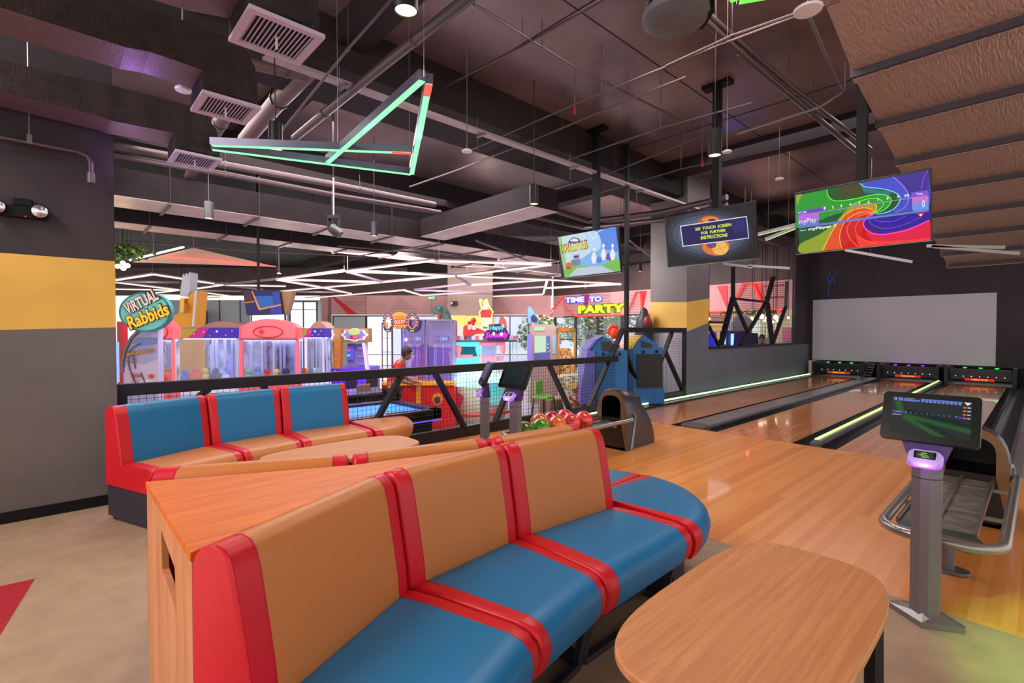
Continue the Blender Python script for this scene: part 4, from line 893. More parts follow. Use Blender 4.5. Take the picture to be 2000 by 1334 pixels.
for X, Y in ((-4.62, 0.05), (-3.35, -0.2), (-3.72, -0.2)):
    pass
point_light('violet_spot', (-4.15, 0.45, 2.95), 2.5, (0.5, 0.25, 1.0), 0.05)
point_light('violet_spot', (-5.15, 0.5, 2.85), 1.5, (0.6, 0.3, 1.0), 0.05)
# long rectangular ducts crossing the arcade
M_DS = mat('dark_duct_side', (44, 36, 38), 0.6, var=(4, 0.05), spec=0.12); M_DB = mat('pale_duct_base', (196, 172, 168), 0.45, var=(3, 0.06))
def rduct(label, x1, x0, y0, y1, z0, z1, name='rectangular_duct'):
    t = thing(name, label, 'air duct', (x1, (y0 + y1) / 2, z0), 'long rectangular ducts under the hall ceiling')
    m = MB(); m.box(x0, x1, y0, y1, z0, z1); m.build('casing', M_DS, t)
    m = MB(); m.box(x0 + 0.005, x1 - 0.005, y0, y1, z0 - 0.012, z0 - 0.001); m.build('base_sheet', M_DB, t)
    y = y0 + 0.6
    while y < y1:
        m = MB(); m.box(x0 - 0.06, x1 + 0.06, y, y + 0.05, z0 - 0.05, z0 - 0.013); m.build('hanger_bar', GALV, t)
        m = MB(); m.cyl((x1 + 0.04, y + 0.02, z0 - 0.04), (x1 + 0.04, y + 0.02, 4.99), 0.006, 5); m.build('rod', GALV, t)
        m = MB(); m.cyl((x0 - 0.04, y + 0.02, z0 - 0.04), (x0 - 0.04, y + 0.02, 4.99), 0.006, 5); m.build('rod', GALV, t)
        y += 1.5
    return t
rduct('dark rectangular duct with a pale underside, nearer of the long pair over the arcade', -10.9, -11.9, -2.0, 12.5, 3.8, 4.28)
rduct('dark rectangular duct with a pale underside, farther of the long pair over the arcade', -13.5, -14.3, -2.0, 16.0, 3.8, 4.2)
a, b = at_z(822, 462, 3.8), at_z(1040, 402, 3.8); d = (b - a).normalized(); n = V(-d.y, d.x, 0)
t = thing('rectangular_duct', 'short dark duct with a pale underside crossing from the long duct towards the screens', 'air duct', tuple((a + b) / 2), 'long rectangular ducts under the hall ceiling')
m = MB(); m.obox(a, b - a, n * 0.7, V(0, 0, 0.42)); m.build('casing', M_DS, t)
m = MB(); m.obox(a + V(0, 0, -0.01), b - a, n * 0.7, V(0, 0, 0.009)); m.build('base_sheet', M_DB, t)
# pipes, rods and trays: (label, pixels, height, radius)
def pipe(label, pts, z, r, matl=GALV, name='pipe', cat='pipe', group=None, drops=()):
    P = [at_z(u, v, zz) for (u, v), zz in zip(pts, z if isinstance(z, (list, tuple)) else [z] * len(pts))]
    m = MB(); m.tube(P, r, 10 if r > 0.02 else 6); o = m.build(name, matl, smooth=60)
    tag(o, label, cat, group)
    for p in (drops or (0.5,)):
        i_ = min(len(P) - 2, int(p * (len(P) - 1))); q = P[i_] + (P[i_ + 1] - P[i_]) * (p * (len(P) - 1) - i_); dq = (P[i_ + 1] - P[i_]).normalized() * 0.015
        m = MB(); m.cyl(q, (q.x, q.y, 4.995), 0.004, 5); m.build('drop_rod', GALV, o)
        m = MB(); m.cyl(q - dq, q + dq, r * 1.15, 10); m.build('clamp', GALV, o)
    return o
GP = 'pipes and conduits under the dark ceiling'
pipe('thick grey pipe running down from the top edge past the green light\'s tip', [(960, -40), (760, 118), (575, 270)], 4.2, 0.05, group=GP, drops=(0.35, 0.8))
pipe('thin conduit left of the thick grey pipe at the top edge', [(790, -30), (680, 95), (545, 262)], 4.0, 0.014, group=GP)
pipe('large insulated pipe leaving the middle grille towards the ceiling', [(612, 128), (545, 195), (478, 275)], [4.5, 4.5, 4.5], 0.11, mat('insulated_pipe', (104, 76, 76), 0.5, 0.1, bump=(60, 0.3)), group=GP)
pipe('pair of insulated pipes left of the green light tip, upper one', [(470, 120), (560, 140), (600, 150)], 4.3, 0.06, mat('insulated_pipe', (104, 76, 76), 0.5, 0.1, bump=(60, 0.3)), group=GP)
pipe('insulated pipe dropping behind the left grille', [(465, 190), (430, 240), (370, 345)], 4.4, 0.09, mat('insulated_pipe', (104, 76, 76), 0.5, 0.1), group=GP)
pipe('upper foil pipe of the long pair above the nearer rectangular duct', [(222, 285), (335, 305), (440, 322), (660, 362), (850, 400)], 4.3, 0.06, GALV, group=GP, drops=(0.5, 0.8))
pipe('lower foil pipe of the long pair above the nearer rectangular duct', [(222, 302), (335, 322), (440, 340), (660, 382), (860, 415)], 4.2, 0.05, GALV, group=GP)
pipe('conduit crossing the slab from top centre to the right column', [(925, 8), (1130, 135), (1340, 240)], 4.7, 0.014, group=GP, drops=(0.3, 0.7))
pipe('conduit crossing the slab from top centre down to the left', [(1195, -10), (1020, 90), (840, 185)], 4.7, 0.014, group=GP)
pipe('long conduit from the right of the slab down to the cable tray', [(1640, 0), (1400, 90), (1130, 200), (915, 295)], 4.4, 0.012, group=GP, drops=(0.3, 0.6))
pipe('second long conduit below the first, passing the middle screen pole', [(1340, 150), (1180, 215), (1050, 270), (900, 330), (800, 365)], 4.4, 0.014, group=GP, drops=(0.4,))
pipe('conduit passing behind the left screen pole', [(1470, 200), (1290, 250), (1110, 312)], 4.3, 0.012, group=GP)
pipe('lower conduit running from the middle pole to the short duct', [(1380, 262), (1200, 335), (1050, 380)], 4.3, 0.012, group=GP)
pipe('lowest conduit behind the left screen pole', [(1520, 290), (1330, 330), (1100, 398)], 4.3, 0.012, group=GP)
pipe('long silver pipe of the pair right of the slab, left one', [(1345, 12), (1500, 150), (1680, 300)], 4.55, 0.035, group=GP, drops=(0.3, 0.7))
pipe('long silver pipe of the pair right of the slab, right one', [(1385, 30), (1540, 165), (1700, 290)], 4.6, 0.028, group=GP)
pipe('bent conduit hanging beside the brown stepped ceiling', [(1580, 30), (1612, 105), (1650, 178), (1600, 210), (1440, 262)], 4.2, 0.018, STEELD, group=GP)
pipe('thin rod pipe from the sensor disc to the left, near the top edge', [(1560, 25), (1430, 70), (1300, 130)], 4.2, 0.014, group=GP)
pipe('upper foil pipe of the short pair behind the left screen', [(1050, 400), (1150, 432), (1290, 415), (1420, 385)], 4.1, 0.06, GALV, group=GP)
pipe('lower foil pipe of the short pair behind the left screen', [(1010, 415), (1140, 445), (1290, 430), (1420, 400)], 4.0, 0.05, GALV, group=GP)
pipe('thin conduit below the farther rectangular duct', [(240, 470), (480, 490), (700, 500), (840, 478)], 3.6, 0.02, group=GP)
for k, (u0, v0, u1, v1) in enumerate(((660, 480, 900, 500), (930, 470, 1060, 520), (1230, 470, 1268, 500), (1400, 440, 1520, 480))):
    pipe('thin grey conduit over the arcade lights, %s' % ('left of the short duct', 'below the short duct', 'beside the column', 'behind the middle screen')[k], [(u0, v0), (u1, v1)], 3.7, 0.025, group=GP)
# cable tray
t = thing('cable_tray', 'pale straight cable tray crossing the ceiling above the fence', 'cable tray', (-5.3, 5, 4.2))
m = MB(); m.box(-5.42, -5.32, 1.6, 14, 4.20, 4.212); m.box(-5.425, -5.42, 1.6, 14, 4.20, 4.24); m.box(-5.32, -5.315, 1.6, 14, 4.20, 4.24); m.build('tray', mat('pale_tray', (168, 150, 150), 0.4, 0.4), t)
for k in range(6):
    y = 2.4 + 2.0 * k
    m = MB(); m.box(-5.46, -5.28, y, y + 0.04, 4.17, 4.198); m.cyl((-5.45, y + 0.02, 4.0), (-5.45, y + 0.02, 4.45), 0.006, 5); m.build('hanger', STEELD, t)
# pendants
def pendant(u, v, z, label, dia=0.13, w=True, power=12):
    p = at_z(u, v, z); r = dia / 2
    t = thing('pendant_light', label, 'pendant light', tuple(p), 'black cylinder pendant lights')
    m = MB(); m.lathe(p, [(0.0, 0.26), (r * 0.98, 0.26), (r, 0.25), (r, 0.0), (r * 0.9, 0.0), (r * 0.88, 0.012)], 24); m.build('shade', BLACKM, t, smooth=50)
    m = MB(); m.lathe(p, [(0.0, 0.008), (r * 0.89, 0.008)], 24); m.build('lamp', glow('warm_lamp', (255, 226, 170), 3.2), t, recalc=False)
    m = MB(); m.cyl(p + V(0, 0, 0.26), (p.x, p.y, 4.99), 0.006, 6); m.build('stem', BLACKM, t)
    if power: spot_light('pendant_beam', (p.x, p.y, p.z - 0.02), (p.x, p.y, 0), power, (1.0, 0.8, 0.58), 110, 0.05)
    return t
pendant(793, 22, 3.25, 'black cylinder pendant glowing at the top centre edge, nearest the camera', 0.135, power=35)
pendant(1396, 304, 3.25, 'black cylinder pendant in front of the middle screen pole', power=30)
pendant(1043, 399, 3.25, 'black cylinder pendant at the end of the short duct', power=30)
pendant(408, 427, 3.2, 'black cylinder pendant below the left grille, before the long duct', power=30)
pendant(731, 461, 3.2, 'black cylinder pendant over the arcade, right of the spotlight projector', power=20)
pendant(538, 292, 3.25, 'black cylinder pendant half hidden by the green light tube', 0.13, power=30)
pendant(1250, 530, 3.4, 'small black pendant far back between the left screen and the column', 0.14, power=0)
pendant(1143, 563, 3.3, 'tiny pendant above the neon party sign', 0.14, power=0)
# sensors
def sensor(u, v, z, label, r=0.06):
    p = at_z(u, v, z); t = thing('smoke_detector', label, 'smoke detector', tuple(p), 'white detectors hung on rods')
    m = MB(); m.lathe(p, [(0.0, 0.03), (r * 0.7, 0.03), (r, 0.015), (r * 0.95, 0.0), (0, -0.006)], 20); m.build('disc', WHITE, t, smooth=40)
    m = MB(); m.cyl(p + V(0, 0, 0.03), (p.x, p.y, 4.99), 0.005, 6); m.build('rod', STEEL, t)
sensor(912, 297, 3.6, 'white detector disc hung on a rod, right of the green light'); sensor(1420, 298, 3.8, 'white detector beside the pendant at the middle pole'); sensor(1522, 351, 3.8, 'white detector between the middle and right screens')
sensor(1578, 22, 3.5, 'large pale round detector at the top edge by the brown ceiling', 0.085); sensor(545, 535, 3.2, 'white detector hung low over the arcade at the left'); sensor(358, 178, 3.1, 'small white detector lit violet between two dark ducts', 0.05)
# moving-head spotlight
p = at_z(652, 440, 3.05); t = thing('spotlight_projector', 'black moving spotlight hung on a rod over the arcade', 'spotlight', tuple(p))
m = MB(); m.cyl(p + V(0, 0, 0.14), (p.x, p.y, 4.99), 0.012, 8); m.build('rod', STEELD, t)
m = MB(); m.cbox(p + V(0, 0, 0.12), 0.16, 0.10, 0.05, YAW); m.bar(p + RV * -0.07 + V(0, 0, 0.1), p + RV * -0.07 - V(0, 0, 0.06), 0.03, 0.05); m.bar(p + RV * 0.07 + V(0, 0, 0.1), p + RV * 0.07 - V(0, 0, 0.06), 0.03, 0.05); m.build('yoke', BLACK, t)
m = MB(); m.lathe(p + V(0, 0, -0.03) - RV * 0.04, [(0, 0), (0.07, 0), (0.08, 0.1), (0.06, 0.18), (0, 0.18)], 20, axis=RV * 0.6 + V(0, 0, -0.5)); m.build('head', mat('spot_head', (54, 46, 48), 0.4), t, smooth=40)
# round speaker at the top right
p = at_d(1320, 22, 2.6); t = thing('ceiling_speaker', 'black half-round loudspeaker with a pale rim hung at the top edge', 'loudspeaker', tuple(p))
ax = V(0, 0, 1)
m = MB(); m.lathe(p, [(0.0, 0.10), (0.08, 0.10), (0.145, 0.05), (0.165, 0.0)], 32); m.build('shell', BLACK, t, smooth=40)
m = MB(); m.lathe(p, [(0.165, 0.0), (0.168, -0.04), (0.12, -0.075), (0.0, -0.085)], 32); m.build('grille', mat('speaker_grille', (92, 92, 98), 0.5), t, smooth=40)
m = MB(); m.cbox(p + RV * 0.13 + V(0, 0, 0.02), 0.08, 0.14, 0.14, YAW); m.build('bracket', BLACK, t)
m = MB(); m.cyl(p + V(0, 0, 0.1), (p.x, p.y, 4.99), 0.008, 8); m.build('rod', STEEL, t)
# red sprinkler heads
for i, (u, v) in enumerate(((1122, 222), (1371, 325))):
    p = at_z(u, v, 4.5 if i == 0 else 4.2); t = thing('fire_sprinkler', ('red sprinkler head on a conduit left of the left screen pole', 'red sprinkler head left of the pendant at the middle pole')[i], 'sprinkler', tuple(p))
    m = MB(); m.lathe(p, [(0, 0.1), (0.012, 0.1), (0.02, 0.06), (0.02, 0.0), (0, 0)], 10); m.build('head', mat('red_metal', (190, 24, 24), 0.4), t, smooth=40)
    m = MB(); m.cyl(p + V(0, 0, 0.1), (p.x, p.y, 4.99), 0.008, 6); m.build('drop', STEEL, t)
# stepped brown ceiling on the right
M_SOF = bpy.data.materials.new('ribbed_brown_foil'); M_SOF.use_nodes = True; nt = M_SOF.node_tree; b = nt.nodes['Principled BSDF']
b.inputs['Base Color'].default_value = lin((184, 154, 142)); b.inputs['Roughness'].default_value = 0.36; b.inputs['Metallic'].default_value = 0.45
tc = nt.nodes.new('ShaderNodeTexCoord'); mp = nt.nodes.new('ShaderNodeMapping'); mp.inputs['Scale'].default_value = (1, 0.075, 1)
w_ = nt.nodes.new('ShaderNodeTexNoise'); w_.inputs['Scale'].default_value = 55; w_.inputs['Detail'].default_value = 2; bp = nt.nodes.new('ShaderNodeBump'); bp.inputs['Strength'].default_value = 1.0; bp.inputs['Distance'].default_value = 0.02
nt.links.new(tc.outputs['Object'], mp.inputs[0]); nt.links.new(mp.outputs[0], w_.inputs['Vector']); nt.links.new(w_.outputs['Fac'], bp.inputs['Height']); nt.links.new(bp.outputs['Normal'], b.inputs['Normal'])
jy = [2.6, 3.9, 5.05, 6.2, 7.36, 8.5, 9.65, 10.8, 11.95, 13.1, 14.0]
def sz(y): return 4.13 - 0.167 * (y - 6.2) if y > 6.2 else 4.13 + 0.30 * (6.2 - y) if y > 3.6 else 4.9
m = MB()
for k in range(len(jy) - 1):
    y0, y1 = jy[k], jy[k + 1]; z0, z1 = sz(y0), sz(y1)
    m.slab([V(-1.4, y0 + 0.02, z0 + 0.02), V(-1.4, y1, z1 + 0.06), V(4, y1, z1 + 0.06), V(4, y0 + 0.02, z0 + 0.02)], V(0, 0, 0.10), 0, 0)
    m.box(-1.42, 4, y1 - 0.01, y1 + 0.045, z1 - 0.01, z1 + 0.10, 1); m.box(-1.41, 4, y1 + 0.045, y1 + 0.15, z1 - 0.02, z1 + 0.02, 0)
struct(m.build('ceiling_stepped', [M_SOF, mat('seam_tape', (60, 52, 62), 0.5)]), 'stepped brown foil-lined ceiling descending over the right lanes')
# white bars hanging before the dark wall
M_LB = mat('white_bar', (190, 190, 192), 0.4)
led('hanging_light_bar', 'two crossed white light bars hanging under the stepped brown ceiling', [(at_y(1810, 483, 12), at_y(1963, 486, 12)), (at_y(1820, 484, 12), at_y(1992, 498, 12))], 3.4, M_LB, body=M_LB, w=0.06, h=0.05, wires=[at_y(1962, 485, 12)], group='unlit white light bars')
led('hanging_light_bar', 'single slanted white light bar left of the crossed pair', [(at_y(1651, 491, 12), at_y(1782, 514, 12))], 3.4, M_LB, body=M_LB, w=0.06, h=0.05, wires=[at_y(1700, 500, 12)], group='unlit white light bars')
led('hanging_light_bar', 'angled white light bar below the middle screen', [(at_y(1413, 517, 12), at_y(1470, 524, 12)), (at_y(1462, 521, 12), at_y(1542, 526, 12))], 3.2, M_LB, body=M_LB, w=0.06, h=0.05, wires=[at_y(1454, 515, 12)], group='unlit white light bars')
led('hanging_light_bar', 'crossed lime-lit bars between the middle and right screens', [(at_y(1480, 460, 10), at_y(1560, 440, 10)), (at_y(1495, 470, 10), at_y(1556, 446, 10))], 3.6, glow('lime_bar', (215, 240, 160), 1.0), body=M_LB, w=0.06, h=0.05, wires=[at_y(1500, 456, 10), at_y(1540, 446, 10)], group='unlit white light bars')
# looped blue cable on the dark wall
P = [at_y(u, v, YB - 0.04) for u, v in smooth_pts([(1617, 578), (1620, 552), (1617, 548), (1621, 532), (1630, 528), (1634, 534), (1624, 545), (1622, 552), (1630, 554), (1627, 545), (1620, 536)], 4)]
m = MB(); m.tube(P, 0.012, 6); tag(m.build('coiled_cable', mat('blue_cable', (70, 90, 210), 0.4), smooth=True), 'looped blue cable hanging on the dark wall above the white board', 'cable')
# ================================================================== ARCADE HALL
HF = -0.45
def zA(x, y): return (220 + x / 5.336, 540 + y / 5.336)
def zB(x, y): return (430 + x / 6.0625, 560 + y / 6.0625)
def zC(x, y): return (740 + x / 6.0645, 560 + y / 6.0645)
def zD(x, y): return (600 + x / 5.0, 700 + y / 5.0)
def zE(x, y): return (1030 + x / 5.8, 560 + y / 5.8)
def zF(x, y): return (870 + x / 11.12, 570 + y / 11.12)
def zG(x, y): return (1370 + x / 6.065, 500 + y / 6.065)
def zH(x, y): return (600 + x / 9.53, 560 + y / 9.53)
class FB(MB):
    """mesh builder for things that stand facing the seating area, d metres out"""
    def __init__(s, d): MB.__init__(s); s.d = d
    def pt(s, u, v, o=0.0):
        """the point on this thing's front plane, then moved o towards the seats"""
        return at_d(u, v, s.d) - FV * o
    def bx(s, u0, u1, v0, v1, dep, mi=0, off=0.0):
        a = s.pt(u0, v0, off); b = s.pt(u1, v0, off); zb = HF if v1 is None else s.pt(u0, v1, off).z
        return s.obox((a.x, a.y, zb), (b - a) * 1.0 - V(0, 0, (b - a).z), FV * dep, V(0, 0, a.z - zb), mi)
    def pg(s, pts, dep, mi=0, off=0.0, conv=None):
        P = [s.pt(*(conv(*q) if conv else q), off) for q in pts]; return s.slab(P, FV * dep, mi)
    def tx(s, body, q0, q1, q2, mi=0, off=0.01, bold=0.02, shear=0.0, conv=None):
        c = conv or (lambda x, y: (x, y)); a, b, e = s.pt(*c(*q0), off), s.pt(*c(*q1), off), s.pt(*c(*q2), off)
        u = b - a; w = u.length; u.normalize(); v = e - a; v -= u * v.dot(u); h = v.length
        return s.text(body, a, u, v.normalized(), w, h, mi, 0.0, bold, shear)
    def base(s, u): p = at_d(u, 700, s.d); return (p.x, p.y, HF)
def neon(t, pts, d, col, w=0.03, s_=3.0, name='neon_tube', conv=None, off=0.05):
    P = [at_d(*(conv(*q) if conv else q), d) - FV * off for q in pts]
    m = MB(); m.tube(P, w / 2, 6); return m.build(name, glow('neon_%d_%d_%d' % col, col, s_), t)
M_FASC = mat('mauve_fascia', (196, 144, 142), 0.6, var=(0.8, 0.04)); M_FL = mat('fascia_groove', (96, 62, 64), 0.6); M_FRED = mat('fascia_red', (206, 26, 38), 0.5)
M_BRN = mat('brown_ceiling_band', (64, 44, 42), 0.6, var=(0.8, 0.15)); M_FRAME = mat('window_frame', (44, 46, 48), 0.4)
M_FROST = mat('frosted_panel', (168, 176, 178), 0.35); M_FROSTW = mat('white_film_daylit', (226, 232, 236), 0.3, emit=(226, 236, 244), es=0.75)  # the white film's own glow stands in for daylight passing through
M_GWALL = mat('pale_grey_wall', (150, 156, 160), 0.5)
DA = 27.5
# far wall, left part (faces the seats squarely)
m = FB(DA); m.bx(100, 1078, 480, 577, 0.2, 0); m.bx(100, 1078, 440, 480, 0.2, 0); struct(m.build('wall_far_left_upper', M_BRN), 'brown band of wall above the mauve fascia')
m = FB(DA)
m.bx(640, 1076, 577, 614.5, 0.2, 0); m.bx(625, 646, 577, 640, 0.18, 0)
for k in range(12): m.bx(672, 714, 580 + k * 2.9, 580.35 + k * 2.9, 0.02, 1, 0.02)
m.bx(714, 714.8, 577, 614, 0.02, 1, 0.02); m.bx(644.5, 645.6, 577, 640, 0.02, 1, 0.02); m.bx(843, 843.6, 577, 614, 0.02, 1, 0.02)
for k in range(11):
    w_ = 3 + k * 2.4; m.bx(780 - w_ * 0.95, 780 + w_ * 1.6, 582 + k * 2.9, 582.35 + k * 2.9, 0.02, 1, 0.02)
m.pg([(645, 577), (651, 577), (699, 614), (681, 614)], 0.02, 2, 0.03)
for k in range(10): m.bx(960, 975 + k * 3.0, 583 + k * 3.0, 583.4 + k * 3.0, 0.02, 1, 0.02)
for k in range(9): m.bx(627, 645, 612 + k * 3.1, 612.4 + k * 3.1, 0.02, 1, 0.02)
struct(m.build('wall_far_left_fascia', [M_FASC, M_FL, M_FRED]), 'mauve fascia with grooved triangles above the far windows')
m = FB(DA); m.bx(100, 1078, 770, None, 0.2); m.bx(640, 646, 614, 780, 0.2); struct(m.build('wall_far_left_base', M_GWALL))
def window(n, d, u0, u1, v0, v1, panes, film=None, label=None, split=None):
    t = thing('window_%d' % n, label, 'window', tuple(at_d((u0 + u1) / 2, v1, d)), None, 'structure')
    m = FB(d); e = max(0.8, (u1 - u0) * 0.012)
    m.bx(u0, u1, v0, v0 + 2.2, 0.1); m.bx(u0, u1, v1 - 1, v1, 0.1)
    for k in range(panes + 1):
        x = u0 + (u1 - u0) * k / panes; m.bx(x - 1.0, x + 1.0, v0, v1, 0.1)
    if split: m.bx(u0, u1, split, split + 1.2, 0.1)
    m.build('window_frame', M_FRAME, t)
    m = FB(d + 0.05); m.bx(u0 + 1, u1 - 1, v0 + 1, v1 - 1, 0.01); m.build('pane', film or glass('clear'), t)
    return t
window(1, DA, 650, 714, 616, 770, 1, M_FROST, 'far window with grey frosted glass, left of the prize tower')
window(2, DA, 716, 765, 616, 770, 1, M_FROSTW, 'far window with white film, behind the ring sign', 692)
window(3, DA, 766, 860, 616, 770, 2, None, 'far clear windows behind the dinosaur cabinet', 692)
window(4, DA, 960, 1032, 616, 770, 2, None, 'far clear windows behind the dessert stand', 692)
# grey shopfront at the far left
DG = 24.0
m = FB(DG); m.bx(330, 485, 586, 760, 0.15, 0); m.bx(560, 626, 586, 760, 0.15, 0); m.bx(485, 560, 640, 760, 0.15, 0); m.bx(485, 560, 586, 600, 0.15, 0)
for u in (428, 468, 540): m.bx(u, u + 2, 586, 740, 0.03, 1, 0.02)
struct(m.build('wall_shopfront', [M_GWALL, M_FRAME]), 'pale grey shopfront panels at the far left of the hall')
window(5, DG - 0.3, 566, 618, 588, 740, 2, M_FROSTW, 'bright shopfront window left of the mauve fascia', 604)
window(6, DG - 0.3, 490, 556, 596, 740, 1, M_FROSTW, 'bright shopfront window behind the red claw machine')
m = FB(DG - 0.6); m.bx(352, 404, 607, 634, 0.06, 0); m.tx('AD', (376, 629), (390, 629), (376, 617), 1); 
t = m.build('shop_sign', [mat('dark_brown_sign', (50, 36, 28), 0.5), glow('cream_text', (240, 225, 190), 1.0)]); tag(t, 'dark brown sign ending in AD, behind the yellow tower', 'sign')
# far column with mustard band
m = FB(24.5); m.bx(874, 908, 575, 616, 1.0, 0); m.bx(908, 962, 573, 617, 1.0, 0); m.bx(874, 962, 616, 636, 1.0, 1); m.bx(874, 962, 636, None, 1.0, 2); m.bx(874, 962, 470, 575, 1.0, 0)
struct(m.build('column_far', [mat('taupe_column', (122, 98, 88), 0.5), M_YEL, mat('beige_column', (192, 170, 158), 0.5)]), 'far taupe column with a mustard band')
t = thing('security_camera', 'small white security camera on the far taupe column', 'camera', tuple(at_d(887, 592, 24.3)))
m = FB(24.15); m.bx(880, 892, 588, 596, 0.3); m.build('housing', BLACK, t); m = FB(24.05); m.lathe(m.pt(882, 592), [(0, 0.02), (0.08, 0), (0.05, -0.05), (0, -0.06)], 14, axis=FV); m.build('lens', CHROME, t, smooth=True)
m = FB(24.0); m.bx(835, 852, 577.5, 586.5, 0.06, 0); m.tx('EXIT', (837, 584.5), (850, 584.5), (837, 579.5), 1, 0.01, 0.03)
t = m.build('exit_sign', [glow('exit_green', (20, 120, 80), 1.0), glow('exit_white', (235, 255, 240), 1.2)]); tag(t, 'green EXIT sign hung over the far hall', 'sign')
# far wall, right part with the party sign
YF = 20.5
class YBd(MB):
    def pt(s, u, v, o=0.0): p = at_y(u, v, YF - o); return p
    def pg(s, pts, dep, mi=0, off=0.0, conv=None):
        return s.slab([s.pt(*(conv(*q) if conv else q), off) for q in pts], V(0, dep, 0), mi)
    def tx(s, body, q0, q1, q2, mi=0, off=0.01, bold=0.02, conv=None):
        c = conv or (lambda x, y: (x, y)); a, b, e = [s.pt(*c(*q), off) for q in (q0, q1, q2)]
        u = V(b.x - a.x, 0, 0); return s.text(body, a, u, V(0, 0, 1), u.length, e.z - a.z, mi, 0.0, bold)
X0, X1 = -18.6, -5.5; ZF0, ZF1 = 2.29, 3.42
m = MB(); m.box(X0, X1, YF, YF + 0.2, ZF1, 5.0, 1); m.box(X0, X1, YF, YF + 0.2, ZF0, ZF1, 0)
k = ZF0 + 0.06
while k < ZF1 - 0.03:
    for a, b in (((70, 400)), ((420, 940)), ((1110, 1290))):
        p, q = at_y(*zE(a, 200), YF), at_y(*zE(b, 200), YF); m.box(p.x, q.x, YF - 0.012, YF, k, k + 0.014, 2)
    p, q = at_y(*zG(330, 400), YF), at_y(*zG(980, 400), YF); m.box(p.x, q.x, YF - 0.012, YF, k, k + 0.02, 2); k += 0.075
struct(m.build('wall_far_right', [M_FASC, M_BRN, M_FL]), 'mauve fascia wall carrying the neon party sign')
m = YBd()
m.pg([(1275, 50), (1355, 50), (1310, 250), (1290, 250)], -0.03, 0, 0.0, zE); m.pg([(235, 348), (410, 130), (410, 348)], -0.02, 1, 0.0, zE)
m.pg([(615, 92), (700, 85), (690, 190), (660, 230), (640, 190)], -0.03, 2, 0.0, zE); m.pg([(938, 80), (1055, 70), (1055, 200), (975, 205)], -0.02, 1, 0.0, zE)
m.pg([(190, 358), (310, 352), (315, 640)], -0.03, 0, 0, zG); m.pg([(80, 360), (190, 358), (312, 650), (80, 668)], -0.02, 1, 0.0, zG); m.pg([(640, 318), (715, 318), (740, 520), (700, 500)], -0.03, 0, 0, zG)
m.pg([(740, 350), (975, 335), (975, 350), (740, 362)], -0.03, 2, 0, zG); m.pg([(740, 490), (975, 475), (975, 492), (740, 503)], -0.03, 2, 0, zG)
struct(m.build('trim_1', [M_FRED, M_FASC, mat('dark_crimson', (150, 24, 50), 0.5)]), 'red and mauve triangles set on the fascia')
t = thing('neon_sign', 'neon sign reading TIME TO PARTY in white and yellow with a red outline', 'sign', tuple(at_y(1160, 615, YF - 0.15)))
def yneon(pts, conv, col, w=0.05, s_=3.0, off=0.12):
    m = MB(); m.tube([at_y(*conv(*q), YF - off) for q in pts], w / 2, 6); m.build('neon_tube', glow('neon_%d_%d_%d' % col, col, s_), t)
yneon([(130, 345), (212, 345), (405, 108), (410, 218), (540, 335), (1125, 322), (1235, 60), (1290, 60), (1295, 250), (1395, 320)], zE, (255, 60, 50), 0.08, 1.6)
for body, q0, q1, q2, col, bc in (('TIME', (428, 186), (645, 183), (428, 124), (235, 235, 255), (60, 50, 190)), ('TO', (702, 176), (842, 166), (702, 112), (235, 235, 255), (60, 50, 190)), ('PARTY', (572, 306), (1112, 296), (572, 214), (246, 255, 40), (60, 90, 10))):
    m = YBd(); m.tx(body, q0, q1, q2, 0, 0.13, 0.06, zE); m.build('neon_lettering', glow('letters_%d_%d_%d' % col, col, 1.15), t)
    m = YBd(); m.tx(body, (q0[0] - 6, q0[1] + 6), (q1[0] + 6, q1[1] + 6), (q2[0], q2[1] - 6), 0, 0.08, 0.16, zE); m.build('letter_backing', mat('backing_%d_%d_%d' % bc, bc, 0.5, emit=bc, es=0.9), t)
point_light('sign_glow', tuple(at_y(1130, 590, YF - 0.7)), 12, (0.4, 0.35, 1.0), 0.2); point_light('sign_glow', tuple(at_y(1160, 612, YF - 0.7)), 8, (1.0, 0.3, 0.2), 0.2)
t = thing('neon_sign', 'red neon trapezoid outline seen through the lattice above the half wall', 'sign', tuple(at_y(1465, 580, YF - 0.15)))
yneon([(415, 495), (500, 330), (612, 326), (730, 600), (760, 650), (975, 640)], zG, (255, 60, 50), 0.10, 1.6); yneon([(80, 672), (318, 665)], zG, (255, 60, 50), 0.09, 1.6)
point_light('sign_glow', tuple(at_y(1463, 552, YF - 0.6)), 7, (1.0, 0.08, 0.05), 0.04); point_light('sign_glow', tuple(at_y(1410, 606, YF - 0.6)), 4, (1.0, 0.08, 0.05), 0.04)
# windows of the right part with trees beyond
def ywindow(n, x0, x1, z0, z1, cols, label):
    t = thing('window_%d' % n, label, 'window', ((x0 + x1) / 2, YF, z0), None, 'structure'); m = MB()
    m.box(x0, x1, YF, YF + 0.1, z1 - 0.08, z1); m.box(x0, x1, YF, YF + 0.1, z0, z0 + 0.08); m.box(x0, x1, YF, YF + 0.1, 1.0, 1.05)
    for k in range(cols + 1):
        x = x0 + (x1 - x0) * k / cols; m.box(x - 0.06, x + 0.06, YF, YF + 0.1, z0, z1)
    m.build('window_frame', M_FRAME, t); m = MB(); m.box(x0 + 0.03, x1 - 0.03, YF + 0.05, YF + 0.06, z0 + 0.04, z1 - 0.04); m.build('pane', glass('clear'), t)
ywindow(7, -18.5, -9.7, HF, ZF0, 6, 'row of tall windows under the party sign with trees outside')
m = MB(); m.box(-9.7, -5.5, YF, YF + 0.2, HF, ZF0); struct(m.build('wall_far_right_base', mat('cream_stall_wall', (206, 194, 160), 0.5)), 'cream wall below the fascia, seen through the lattice')
